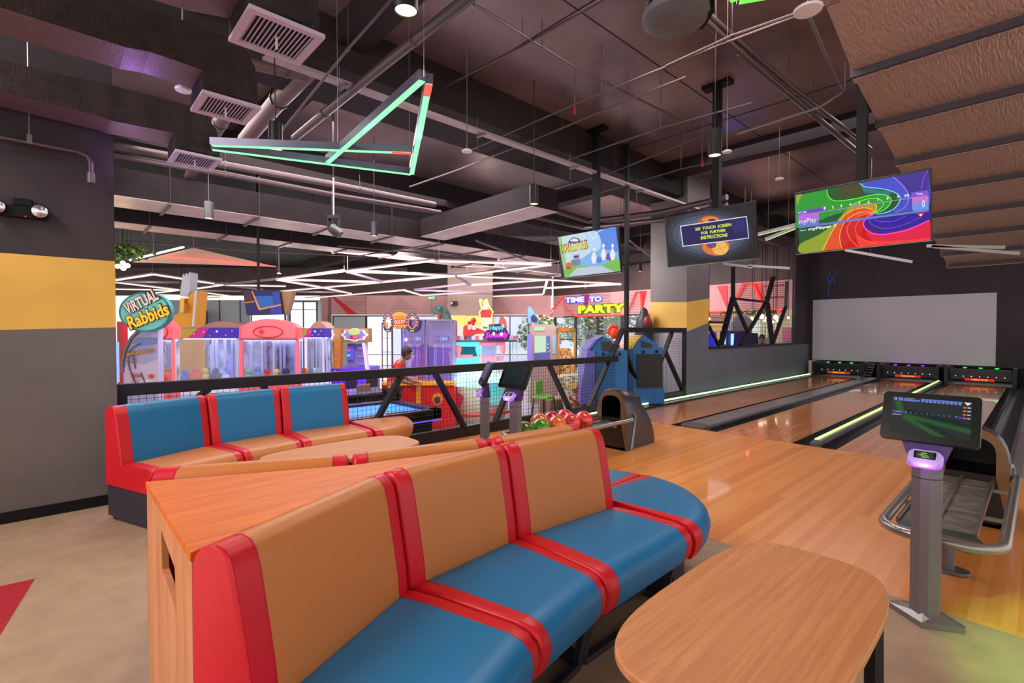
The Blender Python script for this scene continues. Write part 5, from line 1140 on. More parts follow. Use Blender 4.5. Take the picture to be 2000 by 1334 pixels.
ground = MB(); ground.box(-40, -5, YF + 0.2, 45, HF - 0.1, HF - 0.02); struct(ground.build('ground_outside', mat('sunlit_paving', (200, 200, 190), 0.8)), 'pale paving outside the windows')
LEAF = mat('sunlit_leaf', (150, 190, 96), 0.6, emit=None); LEAF2 = mat('deep_leaf', (84, 124, 60), 0.6)
def bush(label, c, rx, rz_, n, mats=(LEAF, LEAF2), s=0.16, name='tree', cat='tree', group='trees outside the windows', trunk=True):
    t = thing(name, label, cat, (c[0], c[1], HF), group); m = MB(); rnd = random.Random(int(c[0] * 100))
    for k in range(n):
        d = V(rnd.gauss(0, 1), rnd.gauss(0, 1), rnd.gauss(0, 1)).normalized() * (0.55 + 0.5 * rnd.random()); p = V(c[0] + d.x * rx, c[1] + d.y * (rx if rz_ > 0.2 else 0.1), c[2] + d.z * rz_)
        a = V(rnd.gauss(0, 1), rnd.gauss(0, 1), rnd.gauss(0, 1)).normalized() * s; b = a.cross(V(rnd.gauss(0, 1), rnd.gauss(0, 1), rnd.gauss(0, 1))).normalized() * s * 0.6
        m.add([p - a, p + b * 0.8, p + a, p - b * 0.8], [(0, 1, 2, 3)], rnd.randrange(2))
    m.build('foliage', list(mats), t, recalc=False)
    if trunk: m = MB(); m.cyl((c[0], c[1], HF), (c[0], c[1], c[2]), 0.1, 8); m.build('trunk', mat('bark', (90, 74, 60), 0.8), t)
    return t
bush('pale green tree outside, behind the dessert stand', (-22.5, 23.5, 1.2), 1.5, 1.3, 900)
bush('green tree outside the left windows under the party sign', (-19.2, 24.5, 1.8), 1.7, 1.6, 1200)
bush('green tree outside the middle windows under the party sign', (-15.8, 24.5, 1.9), 1.7, 1.6, 1200)
bush('green tree outside the right windows, above the blue cabinets', (-12.6, 24.2, 1.0), 1.3, 1.2, 800)
bush('low shrub outside between the two trees under the party sign', (-17.4, 23.2, 0.3), 1.1, 0.8, 600)

# ---------------------------------------------------------------- hall ceiling lights
WARM = glow('warm_tube', (255, 226, 196), 1.8)
def pz(conv, q, z=3.2): u, v = conv(*q); return at_z(u, v, z)
def zM(x, y): return (540 + x / 3.7037, 490 + y / 3.7037)
def zL(x, y): return (220 + x / 5.882, 470 + y / 5.882)
S1 = [((35, 460), (460, 395)), ((470, 395), (1265, 515)), ((35, 485), (760, 572)), ((35, 562), (760, 575)), ((875, 570), (1265, 515)), ((1285, 515), (1990, 531)), ((500, 605), (760, 575)), ((500, 625), (1350, 645)), ((960, 590), (1350, 640)), ((960, 680), (1350, 650))]
S2 = [((5, 211), (490, 152)), ((505, 151), (1140, 75)), ((500, 153), (1290, 184)), ((745, 232), (1290, 186)), ((5, 213), (745, 233)), ((5, 214), (315, 266)), ((320, 267), (540, 312)), ((25, 296), (740, 234)), ((215, 346), (920, 288)), ((920, 288), (1055, 325)), ((1055, 325), (1455, 300))]
S3 = [((1175, 78), (1985, 105)), ((1310, 184), (1985, 106)), ((1310, 186), (1955, 213)), ((1405, 254), (1950, 214)), ((1565, 332), (1925, 319)), ((1960, 212), (2490, 248)), ((1950, 275), (2480, 246)), ((1957, 222), (1930, 314))]
for lab, segs, cv in (('warm white zigzag tube light over the kiddie ride at the left', S1, zL), ('warm white zigzag tube light over the middle of the arcade', S2, zM), ('warm white zigzag tube light in front of the party sign', S3, zM)):
    ss = [(pz(cv, a), pz(cv, b)) for a, b in segs]
    led('zigzag_light', lab, ss, 3.2, WARM, w=0.085, h=0.07, wires=[ss[0][0], ss[0][1], ss[2][1], ss[4][0]], body=mat('mauve_channel', (150, 124, 140), 0.4), group='warm white zigzag lights over the arcade')
for q in ((40, 200), (400, 180), (900, 200), (1500, 200), (300, 300), (1200, 300)): p = pz(zM, q); point_light('tube_glow', (p.x, p.y, 3.0), 22, (1.0, 0.85, 0.7), 0.3)
for q in ((400, 480), (900, 560)): p = pz(zL, q); point_light('tube_glow', (p.x, p.y, 3.0), 22, (1.0, 0.85, 0.7), 0.3)
ul = mat('unlit_bar', (128, 106, 132), 0.4)
ss = [(pz(zM, a), pz(zM, b)) for a, b in (((515, 160), (760, 228)), ((1300, 190), (1405, 252)), ((1000, 285), (1380, 245)), ((1470, 297), (1950, 265)), ((1000, 290), (1460, 300)), ((120, 300), (520, 305)))]
led('hanging_light_bar', 'unlit lilac bars hung between the warm zigzag tubes', ss, 3.2, ul, w=0.10, h=0.06, body=ul, wires=[ss[0][0], ss[2][1]], group='unlit bars over the arcade')
ss = [(pz(zL, a), pz(zL, b)) for a, b in (((40, 478), (770, 490)), ((890, 495), (1480, 505)), ((1290, 510), (1890, 448)), ((1300, 520), (1720, 572)), ((980, 580), (1480, 590)))]
led('hanging_light_bar', 'unlit lilac bars hung above the claw machines', ss, 3.2, ul, w=0.10, h=0.06, body=ul, wires=[ss[0][0], ss[2][1]], group='unlit bars over the arcade')
# triangular canopy with plants and bulbs
DT = 13.5
t = thing('triangle_canopy', 'pale salmon triangular ceiling sail with a red light line', 'canopy', tuple(at_d(380, 500, DT)))
m = FB(DT); m.pg([(258, 512), (378, 484), (540, 521), (400, 516)], 0.06); m.build('panel', mat('salmon_sail', (246, 196, 176), 0.6), t)
neon(t, [(318, 500), (430, 509), (540, 521)], DT, (255, 110, 100), 0.035, 1.6, off=0.06); neon(t, [(256, 509), (362, 483)], DT, (255, 235, 225), 0.06, 1.8, 'white_tube', off=0.06)
m = MB(); a = at_d(378, 486, DT); m.cyl(a, (a.x, a.y, 4.99), 0.01, 6); a = at_d(300, 504, DT); m.cyl(a, (a.x, a.y, 4.99), 0.01, 6); m.build('wire', STEEL, t)
c = at_d(246, 500, 12.0)
t = thing('hanging_vine', 'green leafy vine hanging beside the charcoal wall above the bulbs', 'plant', tuple(c)); m = MB(); rnd = random.Random(3)
for k in range(420):
    p = at_d(222 + abs(rnd.gauss(0, 26)), 478 + rnd.random() * 34 * (1 - k / 900), 11.6 + rnd.random()); a = V(rnd.gauss(0, 1), rnd.gauss(0, 1), rnd.gauss(0, 1)).normalized() * 0.06; b = a.cross(V(rnd.gauss(0, 1), rnd.gauss(0, 1), rnd.gauss(0, 1))).normalized() * 0.045
    m.add([p - a, p + b, p + a, p - b], [(0, 1, 2, 3)], rnd.randrange(2))
m.build('foliage', [mat('vine_leaf', (104, 140, 62), 0.5), mat('vine_leaf_dark', (60, 92, 42), 0.5)], t, recalc=False)
m = MB()
for k in range(5): a = at_d(224 + k * 16, 477, 12.0); b = at_d(236 + k * 16, 500 - k * 3, 12.0); m.cyl(a, b, 0.012, 5); m.cyl(a, (a.x, a.y, 4.99), 0.012, 5)
m.build('stems', mat('vine_stem', (92, 84, 50), 0.7), t)
for i, (u, v) in enumerate(((230, 520), (240, 514), (241, 524), (249, 519))):
    p = at_d(u, v, 11.5); t = thing('light_bulb', 'glowing round bulb in the cluster under the vine', 'light bulb', tuple(p), 'glowing bulbs beside the charcoal wall')
    m = MB(); m.ball(p, 0.055, 14); m.build('globe', glow('bulb', (255, 215, 140), 12.0), t, smooth=True); m = MB(); m.cyl(p, (p.x, p.y, 4.99), 0.005, 5); m.build('cord', BLACK, t)
point_light('bulb_glow', tuple(at_d(240, 520, 11.2)), 12, (1.0, 0.7, 0.35), 0.1)
# hall screen
t = thing('hall_screen', 'blue game screen hung over the claw machines, tan shell behind it', 'screen', tuple(at_d(512, 590, 11.0)))
m = FB(11.0); m.pg([(474, 566), (546, 566.5), (553, 614), (482, 616)], 0.08); m.build('housing', DARKPL, t)
m = FB(10.99); P_ = lambda pts, mi, o: m.pg(pts, 0.001, mi, o, zB)
P_([(270, 50), (700, 42), (740, 330), (320, 335)], 0, 0.0); P_([(410, 110), (620, 108), (640, 240), (470, 265), (430, 200)], 1, 0.002); P_([(620, 60), (700, 55), (735, 320), (600, 325), (600, 230), (640, 230)], 2, 0.002)
P_([(275, 60), (370, 55), (400, 170), (300, 185)], 3, 0.002); P_([(370, 50), (385, 50), (475, 260), (455, 275)], 4, 0.004); P_([(295, 185), (405, 168), (405, 180), (297, 196)], 4, 0.004); P_([(455, 262), (720, 205), (722, 222), (460, 280)], 4, 0.004)
m.build('picture', [glow('navy', (36, 40, 96), 0.9), glow('aqua', (40, 104, 190), 0.9), glow('violetb', (60, 66, 170), 0.9), glow('maroon', (84, 40, 50), 0.9), glow('orange_line', (240, 140, 40), 1.0)], t, recalc=False)
m = FB(11.1); m.pg([(547, 569), (571, 569), (566, 590), (560, 612), (553, 614)], 0.2); m.build('side_shell', mat('tan_shell', (150, 116, 84), 0.4), t)
m = FB(11.05); a = m.pt(505, 566); m.cyl(a, (a.x, a.y, 4.99), 0.03, 8); m.build('pole', BLACK, t)

# ---------------------------------------------------------------- machines
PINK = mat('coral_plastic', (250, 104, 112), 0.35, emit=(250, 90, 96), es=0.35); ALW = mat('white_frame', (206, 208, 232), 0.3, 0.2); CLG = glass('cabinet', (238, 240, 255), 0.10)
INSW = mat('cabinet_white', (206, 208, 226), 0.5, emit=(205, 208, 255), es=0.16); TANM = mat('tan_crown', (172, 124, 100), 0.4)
STARM = [glow('marq_violet', (70, 40, 180), 0.9), glow('marq_magenta', (210, 30, 130), 0.9), glow('marq_gold', (190, 150, 50), 0.9), glow('marq_star', (240, 235, 250), 1.0)]
def star(m, u, v, r, mi, off): m.pg([(u + r * (1 if k % 2 == 0 else 0.42) * math.sin(math.pi * k / 5), v - r * (1 if k % 2 == 0 else 0.42) * math.cos(math.pi * k / 5)) for k in range(10)], 0.002, mi, off)
# kiddie ride with round sign
t = thing('coaster_ride_cabinet', 'tall arched ride cabinet with a round teal sign in pink and yellow letters', 'arcade machine', tuple(at_d(285, 740, 7.8)))
d = 7.8; m = FB(d); arch = [(120, 1130), (112, 1000), (108, 900), (140, 760), (200, 640), (280, 560), (380, 490), (480, 455), (470, 640), (488, 1130)]
arch[0] = (120, 1700); arch[-1] = (488, 1700)
m.pg(arch, 0.12, 0, 0, zA); b_ = m.build('side_panel', mat('sky_print', (190, 182, 226), 0.4, var=(0.8, 0.15)), t)
m = FB(d); q = lambda pts, mi, o=0.01: m.pg(pts, 0.004, mi, o, zA)
q([(130, 1100), (125, 950), (200, 900), (330, 920), (480, 860), (484, 1130), (130, 1130)], 0); q([(170, 700), (260, 640), (470, 640), (470, 700), (300, 720)], 1, 0.011)
for a, b in (((170, 900), (175, 790)), ((175, 790), (225, 735)), ((225, 735), (300, 700)), ((185, 960), (170, 870)), ((245, 960), (220, 800)), ((185, 960), (245, 1110)), ((300, 1000), (345, 1100))):
    p0, p1 = m.pt(*zA(*a), 0.02), m.pt(*zA(*b), 0.02); m.bar(p0, p1, 0.012, 0.012, 2)
for y in (820, 860, 900, 1010, 1050, 1090): m.bar(m.pt(*zA(165 + (y - 820) * .15, y), 0.02), m.pt(*zA(235 + (y - 820) * .2, y - 4), 0.02), 0.01, 0.01, 3)
q([(210, 1020), (310, 1020), (310, 1050), (210, 1050)], 3, 0.012); q(disc(410, 1040, 34, 24), 4, 0.012); q(disc(345, 1100, 70, 26), 5, 0.012)
m.tx('BWAAAH!!!', (165, 835), (442, 790), (160, 790), 6, 0.03, 0.05, 0, zA); m.tx('BWAAAH!!!', (168, 830), (440, 788), (163, 795), 7, 0.035, 0.02, 0, zA)
m.build('side_artwork', [mat('lilac_print', (220, 196, 226), 0.4), mat('violet_print', (130, 150, 216), 0.4), mat('rail_print', (84, 74, 96), 0.4), mat('sleeper_print', (200, 110, 90), 0.4), mat('red_print', (220, 70, 60), 0.4), mat('white_print', (235, 230, 240), 0.4), mat('brown_print', (90, 50, 20), 0.4), mat('amber_print', (240, 170, 40), 0.4)], t, recalc=False)
m = FB(d); 
for a, b in zip(arch[1:8], arch[2:8]): m.bar(m.pt(*zA(*a), 0.01), m.pt(*zA(*b), 0.01), 0.03, 0.04)
m.build('edge_trim', STEELD, t)
m = FB(7.7); m.pg(disc(335, 370, 272, 208, 36), 0.08, 0, 0, zA); m.pg(disc(335, 372, 250, 190, 36), 0.002, 1, 0.002, zA)
for body, q0, q1, q2, mi in (('ViRTUAL', (158, 418), (512, 238), (92, 296), 2), ('Rabbids', (188, 572), (628, 398), (122, 424), 2)):
    m.tx(body, q0, q1, q2, 2, 0.01, 0.075, 0, zA)
m.tx('ViRTUAL', (166, 402), (496, 238), (108, 296), 3, 0.02, 0.03, 0, zA); m.tx('Rabbids', (196, 556), (612, 398), (134, 428), 4, 0.02, 0.03, 0, zA)
m.build('round_sign', [mat('teal_edge', (50, 130, 140), 0.4), mat('teal_sign', (110, 190, 180), 0.4, emit=(90, 190, 180), es=0.25), mat('dark_brown_outline', (60, 40, 26), 0.4), mat('cream_pink', (240, 200, 190), 0.4, emit=(240, 200, 190), es=0.3), mat('bright_amber', (250, 190, 30), 0.4, emit=(250, 190, 30), es=0.4)], t, recalc=False)
m = FB(8.0); m.bx(228, 240, 628, None, 0.1); m.build('red_side', mat('ride_red', (200, 30, 40), 0.4), t)
# yellow tower sculpture
t = thing('yellow_tower', 'yellow tower with a white ragged top behind the round teal sign', 'display', tuple(at_d(362, 640, 12.5)))
m = FB(12.5); m.pg([(565, 425), (690, 385), (700, 230), (740, 225), (745, 300), (775, 300), (790, 200), (865, 145), (835, 520), (835, 1500), (620, 1500), (620, 520)], 0.5, 0, 0, zA); m.build('tower', mat('tower_yellow', (238, 164, 28), 0.45), t)
m = FB(12.4); m.pg([(700, 380), (702, 232), (745, 228), (742, 370)], 0.02, 0, 0, zA); m.pg([(740, 380), (745, 280), (775, 280), (770, 375)], 0.02, 1, 0, zA); m.build('window_blocks', [mat('tower_light', (250, 200, 70), 0.4), mat('tower_dark', (180, 110, 20), 0.4)], t)
m = FB(12.4); m.pg([(855, 148), (870, 146), (838, 522), (824, 522)], 0.05, 0, 0, zA); m.build('white_edge', WHITE, t)
m = FB(12.6); m.pg([(352, 568), (356, 540), (358, 534), (361, 539), (364, 533), (367, 538), (370, 531), (372, 533), (370, 570), (366, 578), (352, 578)], 0.3, 0, 0); m.build('ragged_top', mat('pale_blue_foam', (196, 206, 226), 0.5), t)
# claw machines
def claw(label, d, u0, u1, vtop, vm0, vm1, kind, dep=1.1):
    t = thing('claw_machine', label, 'claw machine', tuple(at_d((u0 + u1) / 2, 745, d)), 'glass claw machines along the fence')
    W_ = u1 - u0
    m = FB(d); m.bx(u0, u1, 748, None, dep); m.build('base_cabinet', mat('coral_base', (226, 92, 100), 0.4) if kind else INSW, t)
    m = FB(d); m.bx(u0 + W_ * .03, u1 - W_ * .03, vm1, 748, 0.03, 0, -dep + 0.05); m.build('back_panel', mat('mirror_back', (140, 146, 166), 0.5, 0.0, var=(2.2, 0.55)), t)
    P_ = PINK if kind else ALW
    for a in (u0, u1 - max(3, W_ * 0.045)):
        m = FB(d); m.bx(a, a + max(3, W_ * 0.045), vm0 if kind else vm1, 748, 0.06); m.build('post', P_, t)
    for a in (u0 + W_ * 0.1, u1 - W_ * 0.14):
        m = FB(d); m.bx(a, a + W_ * 0.035, vm1, 748, 0.05, 0, -dep + 0.12); m.build('post', ALW, t)
    for k in (0.3, 0.36, 0.5, 0.62, 0.68):
        m = FB(d); m.bx(u0 + W_ * k, u0 + W_ * (k + .035), vm1, 748, 0.04, 0, -dep * 0.55); m.build('inner_rail', ALW, t)
    m = FB(d); m.bx(u0 + 3, u1 - 3, vm1, 748, 0.01, 0, -0.02); m.build('glass_front', CLG, t)
    m = FB(d); m.bx(u0 + 3, u1 - 3, vm1 + 0.5, vm1 + 2, min(0.6, dep * .6), 0, -dep * .2); m.build('light_tube', glow('cab_white', (225, 225, 255), 4.0), t)
    m = FB(d + dep * 0.5); cx = (u0 + u1) / 2; m.bx(cx - 3, cx + 3, vm1 + 2, vm1 + 12, 0.15); m.bar(m.pt(cx - 2, vm1 + 12), m.pt(cx - 5, vm1 + 22), 0.02, 0.02); m.bar(m.pt(cx + 2, vm1 + 12), m.pt(cx + 5, vm1 + 22), 0.02, 0.02); m.build('claw', CHROME, t)
    m = FB(d)
    if kind == 1:
        n = 14; m.pg([(u0, vm1 - 3)] + [(u0 + W_ * k / n, vm0 - (vm0 - vtop) * math.sin(math.pi * k / n) ** 0.8) for k in range(n + 1)] + [(u1, vm1 - 3)], dep, 0)
        m.build('crown', PINK, t); m = FB(d); m.bx(u0, u1, vm1 - 4, vm1 + 1, 0.08, 0, 0.01); m.build('crown_lip', mat('mauve_lip', (160, 90, 110), 0.4), t)
        m = MB(); c = [at_d(*q, d) - FV * 0.02 for q in disc((u0 + u1) / 2, (vm0 + vm1) / 2 - 4, W_ * 0.25, 11, 24)]; m.tube(c + [c[0]], 0.012, 6); m.build('oval_ring', mat('crimson_line', (196, 40, 60), 0.4), t)
        m = FB(d); star(m, (u0 + u1) / 2 - 13, (vm0 + vm1) / 2 - 4, 7, 0, 0.02)
        m.build('star_emblem', mat('crimson_line', (196, 40, 60), 0.4), t)
    else:
        m.bx(u0, u1, vm0, vm1, dep, 0); w0 = u0 + 2; w1 = u1 - 2
        m.pg([(w0, vm0 + 1), (w0 + W_ * .35, vm0 + 1), (w0 + W_ * .18, vm1 - 1), (w0, vm1 - 1)], 0.002, 2, 0.004); m.pg([(w0 + W_ * .35, vm0 + 1), (w0 + W_ * .52, vm0 + 1), (w0 + W_ * .42, vm1 - 1), (w0 + W_ * .18, vm1 - 1)], 0.002, 1, 0.004)
        for a, b, r in ((.66, .35, 3.2), (.8, .7, 1.4), (.45, .4, 1.6), (.3, .6, 1.6), (.9, .3, 1.5), (.55, .75, 1.3)): star(m, u0 + W_ * a, vm0 + (vm1 - vm0) * b, r, 3, 0.008)
        m.build('marquee', STARM, t, recalc=False)
        n = 10; m = FB(d); m.pg([(u0 + W_ * .3, vm0)] + [(u0 + W_ * (.3 + .68 * k / n), vm0 - (vm0 - vtop) * math.sin(math.pi * k / n) ** .8) for k in range(n + 1)] + [(u1, vm0)], 0.5, 0, -0.2); m.build('crown', TANM, t)
    # prizes
    rnd = random.Random(int(u0)); cols = [(70, 110, 190), (230, 80, 60), (240, 200, 70), (60, 60, 90), (200, 210, 230), (120, 190, 120)]
    for k in range(5):
        p = at_d(u0 + W_ * (0.16 + 0.16 * k), 741 - rnd.random() * 8, d + dep * (0.3 + 0.4 * rnd.random())); c = cols[(k + int(u0)) % 6]
        m = MB(); m.ball(p, 0.10 + 0.05 * rnd.random(), 12, 0, (1, 1, 0.9)); m.ball(p + V(0, 0, 0.14), 0.07, 10)
        o = m.build('plush_toy', mat('plush_%d_%d_%d' % c, c, 0.9), None, smooth=True); 
        p0 = at_d(u0 + W_ * (0.16 + 0.16 * k), 741, d); o.parent = t; o.matrix_parent_inverse = Matrix.Translation(t.location).inverted()
    return t
claw('narrow coral claw machine with a round head, beside the arched ride cabinet', 9.2, 303, 337, 626, 640, 664, 1, 0.22)
claw('star-printed claw machine with a tan crown, left of the coral arched one', 10.5, 342, 466, 627, 640, 661, 0)
claw('wide coral claw machine with an arched crown and oval emblem', 10.4, 467, 582, 623, 640, 664, 1, 0.3)
claw('star-printed claw machine with a tan crown, right of the coral arched one', 10.6, 583, 632, 627, 641, 659, 0, 0.45)
# coral arch post at the right edge of the row
t = thing('carnival_game', 'carnival game with two scalloped score boards over lilac slanted frames', 'arcade machine', tuple(at_d(680, 740, 12)))
d = 12.0
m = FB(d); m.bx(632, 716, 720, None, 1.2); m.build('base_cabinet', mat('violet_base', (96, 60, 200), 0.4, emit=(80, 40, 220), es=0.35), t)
m = FB(d); m.bx(649, 665, 642, 668, 0.5); m.pg([(650, 641), (715, 641), (716, 668), (716, 669), (650, 669)], 0.3, 0, -0.2); m.build('header', mat('tan_header', (190, 140, 90), 0.4), t)
m = FB(d); m.pg([(652, 668), (665, 668), (663, 735), (648, 735)], 0.2, 0); 
for k in range(5): star(m, 657.5 - k * 0.5, 677 + k * 12, 3.4, 1, 0.02)
m.build('star_post', [mat('orange_post', (224, 140, 30), 0.4), mat('pink_star', (210, 150, 160), 0.3)], t)
for k, (u, w) in enumerate(((640, 10), (692, 24))):
    m = FB(d - 0.1); sc = [(u + w * (1 + 0.10 * math.cos(8 * a)) * math.cos(a), 654 + 12 * (1 + 0.10 * math.cos(8 * a)) * math.sin(a)) for a in [2 * math.pi * i / 32 for i in range(32)]]
    m.pg(sc, 0.08, 0); m.pg([(u + (x - u) * .84, 654 + (y - 654) * .84) for x, y in sc], 0.002, 1, 0.003); m.pg(disc(u, 649, w * .5, 5), 0.002, 2, 0.006); m.bx(u - w * .36, u + w * .36, 656, 662, 0.002, 3, 0.009)
    m.tx('670' if k else '6', (u - w * .1, 661), (u + w * .3, 661), (u - w * .1, 657), 4, 0.014, 0.03)
    m.build('score_board', [glow('pearl', (235, 230, 250), 1.1), glow('lilac_b', (150, 140, 215), 1.0), glow('yellowgreen', (226, 226, 110), 1.0), glow('led_red', (200, 20, 40), 1.0), glow('digit_pink', (255, 160, 170), 1.2)], t, recalc=False)
for a, b, c_, e in ((608, 612, 628, 633), (722, 717, 704, 699)):
    m = FB(d); m.pg([(a, 748), (b, 748), (e, 670), (c_, 670)] if a < 650 else [(a, 748), (b, 748), (e + 8, 670), (c_ + 8, 670)], 0.15); m.build('slanted_frame', mat('pearl_frame', (226, 214, 240), 0.3, emit=(190, 170, 255), es=0.3), t)
m = FB(d); m.pg([(668, 672), (702, 672), (708, 735), (666, 735)], 0.03, 0, -0.4); 
for k in (680, 697, 712): m.bx(690, 706, k, k + 2, 0.02, 1, -0.35)
m.bx(670, 682, 678, 704, 0.05, 2, -0.3); m.bx(672, 677, 683, 687, 0.01, 3, -0.24); m.bx(672, 677, 693, 697, 0.01, 4, -0.24)
m.build('playfield', [mat('lilac_field', (150, 140, 176), 0.4), glow('violet_bar', (150, 120, 255), 1.2), mat('blue_box', (90, 90, 200), 0.4, emit=(90, 90, 220), es=0.4), glow('pinkbox', (255, 90, 160), 1.0), glow('cyanbox', (120, 230, 255), 1.0)], t)
point_light('violet_glow', tuple(at_d(685, 735, 11.2)), 14, (0.35, 0.15, 1.0), 0.2)
# ring drop machine
t = thing('ring_drop_machine', 'tall ticket tower with two ring signs and the red number 00597', 'arcade machine', tuple(at_d(800, 760, 9.8)))
d = 9.8
for cx_, w, rx in ((757.5, 18, 10.5), (805, 21, 13.5)):
    m = FB(d - 0.15); n = 28; o = disc(cx_, 630, rx, 19.5, n); i_ = disc(cx_, 630, rx * .55, 11, n); P = [m.pt(*q) for q in o]; Q = [m.pt(*q) for q in i_]
    m.add(P + Q, [(k, (k + 1) % n, n + (k + 1) % n, n + k) for k in range(n)], 0); P2 = [p + FV * 0.08 for p in P]; Q2 = [p + FV * 0.08 for p in Q]
    m.loft([P, P2], 2, caps=False); m.loft([Q, Q2], 1, caps=False)
    I2 = [m.pt(*q, 0.004) for q in disc(cx_, 630, rx * .66, 13, n)]; Q3 = [m.pt(*q, 0.004) for q in i_]; m.add(I2 + Q3, [(k, (k + 1) % n, n + (k + 1) % n, n + k) for k in range(n)], 1)
    s_ = 'MONSTERDROP'
    for k, ch in enumerate(s_):
        a = math.radians(200 - k * 22); x, y = cx_ + rx * .82 * math.cos(a), 630 - 16 * math.sin(a); m.tx(ch, (x - 1.1, y + 1.5), (x + 1.1, y + 1.5), (x - 1.1, y - 1.5), 3, 0.01, 0.04)
    m.pg(disc(cx_ - 2, 646, 2, 1.6, 8), 0.002, 4, 0.006); m.pg(disc(cx_ + 2, 646, 2, 1.6, 8), 0.002, 4, 0.006)
    m.build('ring_sign', [mat('ring_navy', (52, 40, 96), 0.4, emit=(52, 40, 96), es=0.3), mat('ring_orange', (226, 120, 40), 0.4, emit=(226, 120, 40), es=0.3), mat('ring_edge', (170, 60, 40), 0.4), glow('ring_text', (250, 245, 250), 1.0), glow('ring_green', (150, 230, 140), 1.0)], t, recalc=False)
m = FB(d - 0.12); m.pg([(767, 640), (767, 616), (772, 611), (780, 609), (788, 611), (793, 616), (793, 640)], 0.06, 0); m.bx(769, 793, 624, 634, 0.003, 1, 0.004); m.tx('00597', (770, 633), (792, 633), (770, 625), 2, 0.01, 0.03); m.bx(771, 789, 617, 621.5, 0.003, 1, 0.004); m.tx('MONSTER', (772, 620.8), (788, 620.8), (772, 618), 3, 0.01, 0.02); m.bx(773, 788, 638, 642, 0.003, 4, 0.004); m.tx('TICKETS', (774, 641.3), (787, 641.3), (774, 638.8), 3, 0.01, 0.02)
m.build('number_board', [mat('board_orange', (240, 140, 30), 0.4, emit=(240, 140, 30), es=0.4), glow('board_red', (214, 30, 20), 1.0), glow('board_digit', (255, 200, 170), 1.2), glow('board_text', (255, 230, 200), 1.0), mat('board_brown', (110, 30, 20), 0.4)], t, recalc=False)
M_TWR = mat('violet_tower', (186, 168, 214), 0.5, 0.0, emit=(120, 90, 180), es=0.2); TG = glass('violet', (232, 224, 248), 0.12)
def tower(u0, u1, lab):
    m = FB(d); m.bx(u0, u1, 625, 744, 0.7, 0, -0.25); m.build('tower_back', M_TWR, t, label=lab)
    m = FB(d); m.bx(u0, u0 + 1.6, 625, 744, 0.08); m.bx(u1 - 1.6, u1, 625, 744, 0.08); m.bx(u0, u1, 624, 626.5, 0.7); m.build('tower_frame', mat('silver_violet', (150, 140, 176), 0.3, 0.5), t)
    m = FB(d); w = u1 - u0
    for a, mi in ((.22, 0), (.30, 0), (.45, 1), (.58, 0), (.72, 1), (.84, 2)):
        for k in range(26): m.bx(u0 + w * a, u0 + w * a + 1.3, 674 + k * 2.7, 675.2 + k * 2.7, 0.01, mi, -0.22)
    m.build('led_columns', [glow('led_white', (235, 225, 255), 1.4), glow('led_lilac', (190, 140, 255), 1.1), glow('led_pink', (255, 80, 170), 1.1)], t)
    m = FB(d); m.bx(u0 + w * .25, u0 + w * .85, 656, 667, 0.02, 0, -0.2); m.tx('184', (u0 + w * .5, 666), (u0 + w * .78, 666), (u0 + w * .5, 657.5), 1, -0.17, 0.03); m.tx('0', (u0 + w * .28, 666), (u0 + w * .36, 666), (u0 + w * .28, 657.5), 2, -0.17, 0.03); m.tx('-', (u0 + w * .40, 662.5), (u0 + w * .46, 662.5), (u0 + w * .40, 661), 1, -0.17, 0.03)
    m.build('number_display', [glow('disp_navy', (60, 60, 170), 0.9), glow('disp_lav', (190, 190, 255), 1.3), glow('disp_red', (255, 60, 70), 1.2)], t)
    m = FB(d); m.bx(u0 + 1, u1 - 1, 626, 744, 0.006, 0, -0.01); m.build('glass_front', TG, t)
tower(783, 829, 'left violet tower'); tower(833, 883, 'right violet tower')
m = FB(d)
for u in (745, 755, 764): m.bx(u, u + 1.2, 630, 760, 0.05)
for v in (660, 687, 713): m.bx(745, 765, v, v + 1, 0.05)
m.build('ladder_frame', mat('magenta_grey_frame', (120, 80, 110), 0.4), t)
m = FB(d); m.bx(752, 890, 748, None, 1.0, 0, 0.25); m.bx(752, 890, 744, 750, 1.05, 1, 0.28); m.pg(disc(858, 776, 10, 12, 20), 0.01, 2, 0.26); m.pg(disc(858, 778, 6, 7, 16), 0.01, 3, 0.27); m.bx(818, 826, 750, None, 0.05, 1, 0.27); m.build('base_cabinet', [mat('bright_red', (214, 34, 34), 0.35), mat('amber_edge', (240, 160, 40), 0.4), mat('gold_badge', (214, 150, 60), 0.4), mat('dark_badge', (110, 50, 30), 0.4)], t)
for u in (756, 800):
    m = FB(d - 0.35); m.bx(u, u + 14, 738, 752, 0.12); m.lathe(m.pt(u + 7, 744, 0.02), [(0, 0.03), (0.05, 0.02), (0.05, 0)], 14, axis=-FV); m.build('button_box', mat('amber_box', (230, 140, 40), 0.4), t)

# dinosaur head on top of the tower
t = thing('dinosaur_head', 'dark green dinosaur head with open red mouth on top of the violet tower', 'figure', tuple(at_d(860, 622, 9.9)))
m = FB(9.9); m.pg([(628, 300), (640, 240), (690, 212), (740, 210), (790, 250), (820, 310), (850, 415), (690, 415), (700, 360), (730, 340), (700, 330), (660, 345), (636, 330)], 0.35, 0, 0, zC); m.build('head', mat('dino_green', (58, 84, 76), 0.6, var=(9, 0.3)), t, bevel=0.04)
m = FB(9.88); m.pg([(640, 335), (700, 322), (735, 330), (722, 395), (690, 405), (700, 360), (665, 352)], 0.02, 0, 0, zC); m.build('mouth', mat('mouth_red', (170, 44, 40), 0.4), t)
m = FB(9.86); [m.pg([(650 + k * 14, 335), (656 + k * 14, 350), (662 + k * 14, 333)], 0.02, 0, 0, zC) for k in range(4)]; m.build('teeth', mat('bone', (230, 220, 200), 0.4), t)
